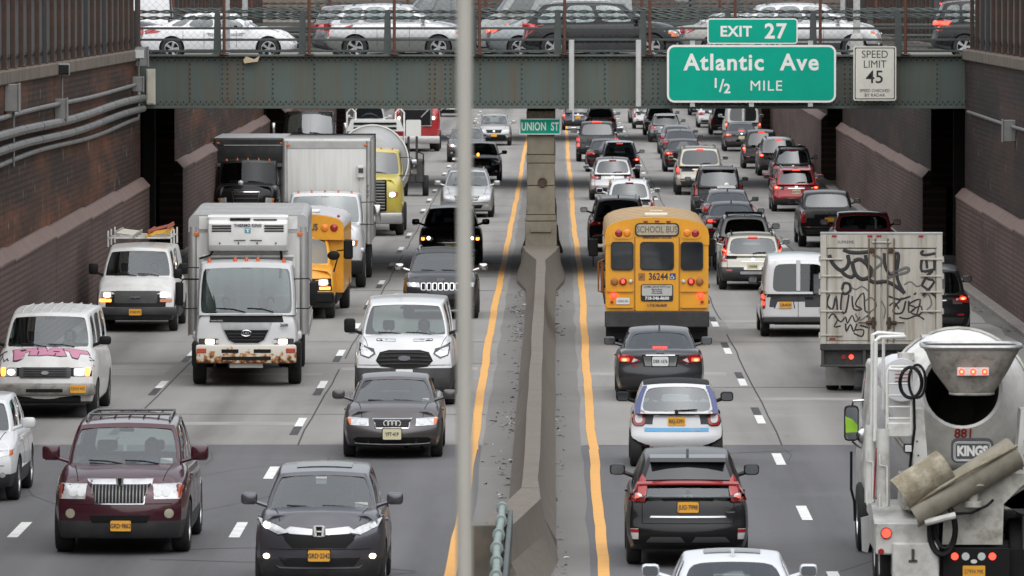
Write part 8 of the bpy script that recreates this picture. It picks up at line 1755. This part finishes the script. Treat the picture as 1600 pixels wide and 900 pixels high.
b = MB(); b.tube([q(1332, 690, 8.3), q(1340, 697, 8.3), q(1356, 704, 8.3)], .02, 6); b.tube([q(1332, 636, 8.3), q(1334, 627, 8.3), q(1360, 625, 8.3)], .02, 6); b.obj('mirror_arm', CHROME, t)
p = q(1350, 682, 8.1); MB().ball((p.x, 8.1, p.z), .10, .03, .12).obj('round_mirror', CHROME, t)
b = MB(); b.tube([q(1331, 706, 5), q(1331, 765, 5), q(1336, 785, 5), q(1337, 815, 5)], .022, 6); b.obj('marker_rod', BLACK, t)
chassis(t, .3, 8.5, .95)
for yy, du in ((.9, 1), (2.3, 1), (7.9, 0)):
    for sx in (-1, 1):
        for k in range(1 + du): wheel(t, sx * (1.06 - .32 * k), yy, .52, .29, sx, RIMW if yy < 5 else CHROME, 'truck')
for sx in (-1, 1):
    MB().box(sx * .72 - .22, sx * .72 + .22, .12, .15, .18, .66).obj('mud_flap', BLACK, t, smooth=0)
    b = MB(); b.prism([(.35, .62), (.55, 1.08), (2.7, 1.08), (2.95, .62), (2.9, .62), (2.66, 1.03), (.6, 1.03), (.41, .62)], sx * .86, sx * 1.22, 'yz'); b.obj('wheel_fender', MW, t)
b = MB(); b.prism([(q(1346, 810, 1).x, q(1346, 810, 1).z), (q(1360, 806, 1).x, q(1360, 806, 1).z), (q(1362, 840, 1).x, q(1362, 840, 1).z), (q(1357, 864, 1).x, q(1357, 864, 1).z), (q(1348, 862, 1).x, q(1348, 862, 1).z)], .95, 1.0); b.obj('side_step', ALU, t, smooth=0)

# ------------------------------------------------------------------ cars standing on the bridge
GB, GB2 = 'cars in the near lane on the bridge', 'cars in the far lane on the bridge'
def bcar(kind, label, px0, px1, y, pm, right=True, over=None, group=GB, name='parked_car', zr=6.235, **kw):
    x0, x1 = (px0 - XV) * (y - .8) / FPX, (px1 - XV) * (y - .8) / FPX
    sp = preset(kind, L=x1 - x0, **(over or {})); t = thing(name, label, 'car', ((x0 + x1) / 2, y, zr), R(-90) if right else R(90), group)
    return build_car(t, sp, pm, **kw)
c = bcar('sedan', 'white sedan with lettering on its door behind the bridge railing at the left', 214, 468, 208.2, WHT, over=dict(H=1.46)); rear_kit(c, lit=False, plate_txt=None); front_kit(c); seams(c, (.55, -.42, -1.05)); 
lettering('SCHOOL CROSSING', .115, PLT, c.root, (c.hw + .008, .22, .74), 'R', 'door_lettering', extrude=.001); lettering('GUARD SUPERVISOR', .115, PLT, c.root, (c.hw + .008, .22, .60), 'R', 'door_lettering', extrude=.001)
decal(c, [(-c.h + .10, .86), (-c.h + .12, .76), (-c.h + .62, .80), (-c.h + .72, .86), (-c.h + .4, .90)], 'R', REDL, 'tail_light', off=.01)
c = bcar('suv', 'silver older crossover with grey lower body between the white sedan and the pole', 503, 733, 208.4, SILVER, over=dict(H=1.70, clad=.62, d1=.75, d0=.22, W=1.82), clad=mat('grey_cladding', (.13, .13, .12), .55)); rear_kit(c, 'tall', lit=False, plate_txt=None); front_kit(c); rails(c, DGREY); seams(c, (.42, -.55, -1.2)); decal(c, [(-c.h + .06, .85), (-c.h + .05, 1.06), (-c.h + .30, 1.10), (-c.h + .22, .88)], 'R', REDL, 'tail_light', off=.01)
c = bcar('sedan', 'grey sedan with a bright red tail light just right of the pole on the bridge', 757, 1000, 211.4, mat('paint_blue_grey', (.20, .22, .23), .3, .4, coat=.8)); rear_kit(c, lit=True, plate_txt=None); decal(c, [(-c.h + .06, .80), (-c.h + .05, .92), (-c.h + .42, .93), (-c.h + .35, .82)], 'R', REDON, 'tail_light', off=.01)
c = bcar('suv', 'black luxury crossover in the middle of the bridge behind the railing', 813, 1066, 208.3, BLK, over=dict(H=1.76, r=.38, d1=.70, d0=.16)); rear_kit(c, 'tall', lit=False, plate_txt=None); front_kit(c); rails(c, STEEL); seams(c, (.45, -.55, -1.25)); decal(c, [(-c.h + .05, .92), (-c.h + .06, 1.12), (-c.h + .45, 1.05), (-c.h + .40, .94)], 'R', mat('red_lens_bright', (.45, .03, .03), .25, coat=.5), 'tail_light', off=.01); decal(c, [(c.h - .35, .70), (c.h - .30, .82), (c.h - .12, .78), (c.h - .16, .68)], 'R', AMBER, 'turn_signal', off=.02)
c = bcar('sedan', 'beige grey sedan behind the EXIT 27 sign on the bridge', 1060, 1300, 211.6, paint('beige_grey', (.26, .25, .23), .4)); rear_kit(c, lit=False, plate_txt=None); decal(c, [(-c.h + .05, .76), (-c.h + .05, .97), (-c.h + .16, .97), (-c.h + .14, .78)], 'R', mat('red_lens_bright', (.45, .03, .03), .25), 'tail_light', off=.01)
c = bcar('suv', 'silver crossover with a raked rear pillar at the right end of the bridge', 1148, 1381, 208.2, SILVER, over=dict(H=1.72, d1=.75, d0=.2)); front_kit(c, style='slim'); rear_kit(c, 'tall', lit=False, plate_txt=None); rails(c, DGREY); seams(c, (.42, -.55, -1.2))
c = bcar('suv', 'dark grey hatch with a red tail light peeking out behind the silver older crossover', 484, 715, 211.4, MGREY, over=dict(H=1.66)); rear_kit(c, 'sedan', lit=False, plate_txt=None); decal(c, [(-c.h + .05, .90), (-c.h + .05, 1.02), (-c.h + .42, 1.04), (-c.h + .35, .93)], 'R', mat('red_lens_bright', (.45, .03, .03), .25), 'tail_light', off=.01)
c = bcar('suv', 'dark van-like car in the far lane behind the middle of the bridge', 570, 745, 214.5, mat('paint_dark_teal', (.03, .04, .045), .3, coat=.8), group=GB2, over=dict(H=2.0), right=False); front_kit(c); decal(c, [(c.h - .3, 1.2), (c.h - .3, 1.6), (c.h - .12, 1.6), (c.h - .12, 1.2)], 'L', REDON, 'tail_light', off=.01)
c = bcar('van', 'white van in the far lane left on the bridge', 150, 268, 214.5, WHT, group=GB2, over=dict(W=1.9, a0=.5, a1=.9, fo=.6, ro=.7), right=False)
c = bcar('van', 'pale delivery van in the far lane just right of the pole', 738, 990, 214.6, paint('pale_grey', (.26, .27, .26), 0), group=GB2, over=dict(H=2.3), right=False)
c = bcar('sedan', 'silver sedan in the far lane above the big green sign', 1020, 1240, 214.3, SILVER, group=GB2, right=False)
c = bcar('suv', 'black car with a lit tail light at the right end of the bridge', 1455, 1650, 211.0, BLK, over=dict(H=1.8)); rear_kit(c, 'sedan', plate_txt=None); decal(c, [(-c.h + .05, 1.02), (-c.h + .05, 1.14), (-c.h + .6, 1.14), (-c.h + .5, 1.02)], 'R', REDON, 'tail_light', off=.01)
c = bcar('suv', 'dark car with an orange plate at the left end of the bridge', 60, 262, 211.2, DGREY, over=dict(H=1.7)); front_kit(c)
# ------------------------------------------------------------------ people behind the wheel
SKINM = mat('skin', (.36, .22, .16), .55); SKIND = mat('skin_dark', (.12, .065, .045), .55); HAIR = mat('hair_dark', (.02, .015, .012), .7)
def skin_mesh(name, V, E, Rr, root, mats, pick):
    me = bpy.data.meshes.new('t'); me.from_pydata(V, E, []); o = bpy.data.objects.new('t', me); COL.objects.link(o)
    o.modifiers.new('k', 'SKIN'); s_ = o.modifiers.new('s', 'SUBSURF'); s_.levels = 1; s_.render_levels = 1
    for i, d in enumerate(me.skin_vertices[0].data): d.radius = Rr[i] if isinstance(Rr[i], tuple) else (Rr[i], Rr[i]); d.use_root = (i == root)
    bpy.context.view_layer.update(); m2 = evaluated(o); bpy.data.objects.remove(o); m2.name = name
    m2.materials.clear(); [m2.materials.append(x) for x in mats]
    for p in m2.polygons: p.use_smooth = True; p.material_index = pick(p.center)
    return m2
def driver_mesh(shirt, skinm, sit=True):
    V, E, Q = [], [], []
    def a(p, r, par=None):
        V.append(p); Q.append(r); i = len(V) - 1
        if par is not None: E.append((par, i))
        return i
    pel = a((0, 0, 0), (.16, .12)); bel = a((0, -.02, .18), (.155, .115), pel); che = a((0, -.03, .38), (.175, .12), bel); nb = a((0, -.02, .54), (.075, .075), che); nk = a((0, .0, .60), .055, nb)
    ja = a((0, .03, .66), (.062, .075), nk); hd = a((0, .02, .74), (.075, .095), ja); tp = a((0, .0, .82), (.066, .085), hd); nose = a((0, .125, .715), .014, hd)
    for s_ in (-1, 1):
        sh = a((s_ * .19, -.02, .49), .072, che); el = a((s_ * .27, .17, .27), .048, sh); wr = a((s_ * .19, .42, .33), .030, el); pm = a((s_ * .17, .49, .36), (.036, .02), wr)
        for k, (dx, dz, ln) in enumerate(((-.030, .035, .050), (-.010, .042, .058), (.012, .040, .054), (.032, .032, .042))):
            f1 = a((s_ * .17 + dx, .53, .36 + dz * .6), .009, pm); f2 = a((s_ * .17 + dx, .53 + ln * .5, .36 + dz * .4 - .01), .0085, f1); a((s_ * .17 + dx, .53 + ln * .3, .36 - .03), .008, f2)
        th = a((s_ * .17 - s_ * .045, .47, .385), .011, pm); a((s_ * .17 - s_ * .06, .505, .40), .009, th)
        hp = a((s_ * .10, .08, -.02), .095, pel); kn = a((s_ * .15, .46, .06), .068, hp); an = a((s_ * .14, .66, -.32), .045, kn); a((s_ * .14, .80, -.36), .035, an)
    def pick(c): return 1 if (c.z > .575 or c.y > .36 and c.z > .24) else (2 if c.z < .08 else 0)
    return skin_mesh('body', V, E, Q, 0, [shirt, skinm, mat('trousers_dark', (.03, .03, .035), .85)], pick)
b = MB(); b.ball((0, -.005, .765), .088, .108, .088, 16, 10); HM = b.mesh('hair', HAIR)
for v in HM.vertices:
    if v.co.y > .05 and v.co.z < .79: v.co.y = .05
b = MB(); [b.ball((s_ * .03, .108, .745), .010, .008, .007, 8, 6) for s_ in (-1, 1)]; EM = b.mesh('eyes', mat('eye_dark', (.03, .02, .015), .2))
_D = {}
def driver(cc, label, shirt, skinm, x=-.36, dy=0.0, off=0.0, dz=0.0):
    key = (shirt.name, skinm.name)
    if key not in _D: _D[key] = driver_mesh(shirt, skinm)
    sp = cc.sp; y = lerp(cc.A0, cc.A1, .9) - .55 + .13 + dy + off; z = sp['belt'] - .25 - .22 + dz
    Mw = Matrix.Translation(cc.root.location) @ Matrix.Rotation(cc.root.rotation_euler[2], 4, 'Z')
    t = thing('person', label, 'person', Mw @ Vector((x, y, z)), cc.root.rotation_euler[2], 'people seated in the vehicles')
    link('body', _D[key], t); link('hair', HM, t); link('eyes', EM, t); return t
SH = [mat('shirt_black', (.02, .02, .022), .85), mat('shirt_grey', (.16, .16, .17), .85), mat('shirt_blue', (.05, .08, .16), .85), mat('shirt_white', (.5, .5, .48), .85), mat('shirt_olive', (.09, .10, .05), .85)]
for name, label, sh, sk, x, off in (
    ('C_CRV', 'driver in a dark top at the wheel of the violet grey crossover', 0, 0, -.36, 0), ('C_AUDI', 'driver in a grey top at the wheel of the dark ringed sedan', 1, 0, -.36, 0),
    ('C_VAN', 'driver in a dark top at the wheel of the white passenger van', 0, 1, -.36, 0), ('C_NAV', 'driver in a blue top at the wheel of the maroon off-roader', 2, 1, -.36, 0),
    ('C_ECO', 'driver in an olive top at the wheel of the pink graffiti van', 4, 0, -.36, 0), ('C_WORK', 'driver in a grey top at the wheel of the ladder-rack work van', 1, 1, -.36, 0),
    ('C_UD', 'driver in a blue top at the wheel of the white refrigerated truck', 2, 0, -.5, 3.9), ('C_UD', 'passenger in a dark top riding in the white refrigerated truck', 0, 1, .45, 3.9)):
    driver(globals()[name], label, SH[sh], (SKINM, SKIND)[sk], x, 0, off)
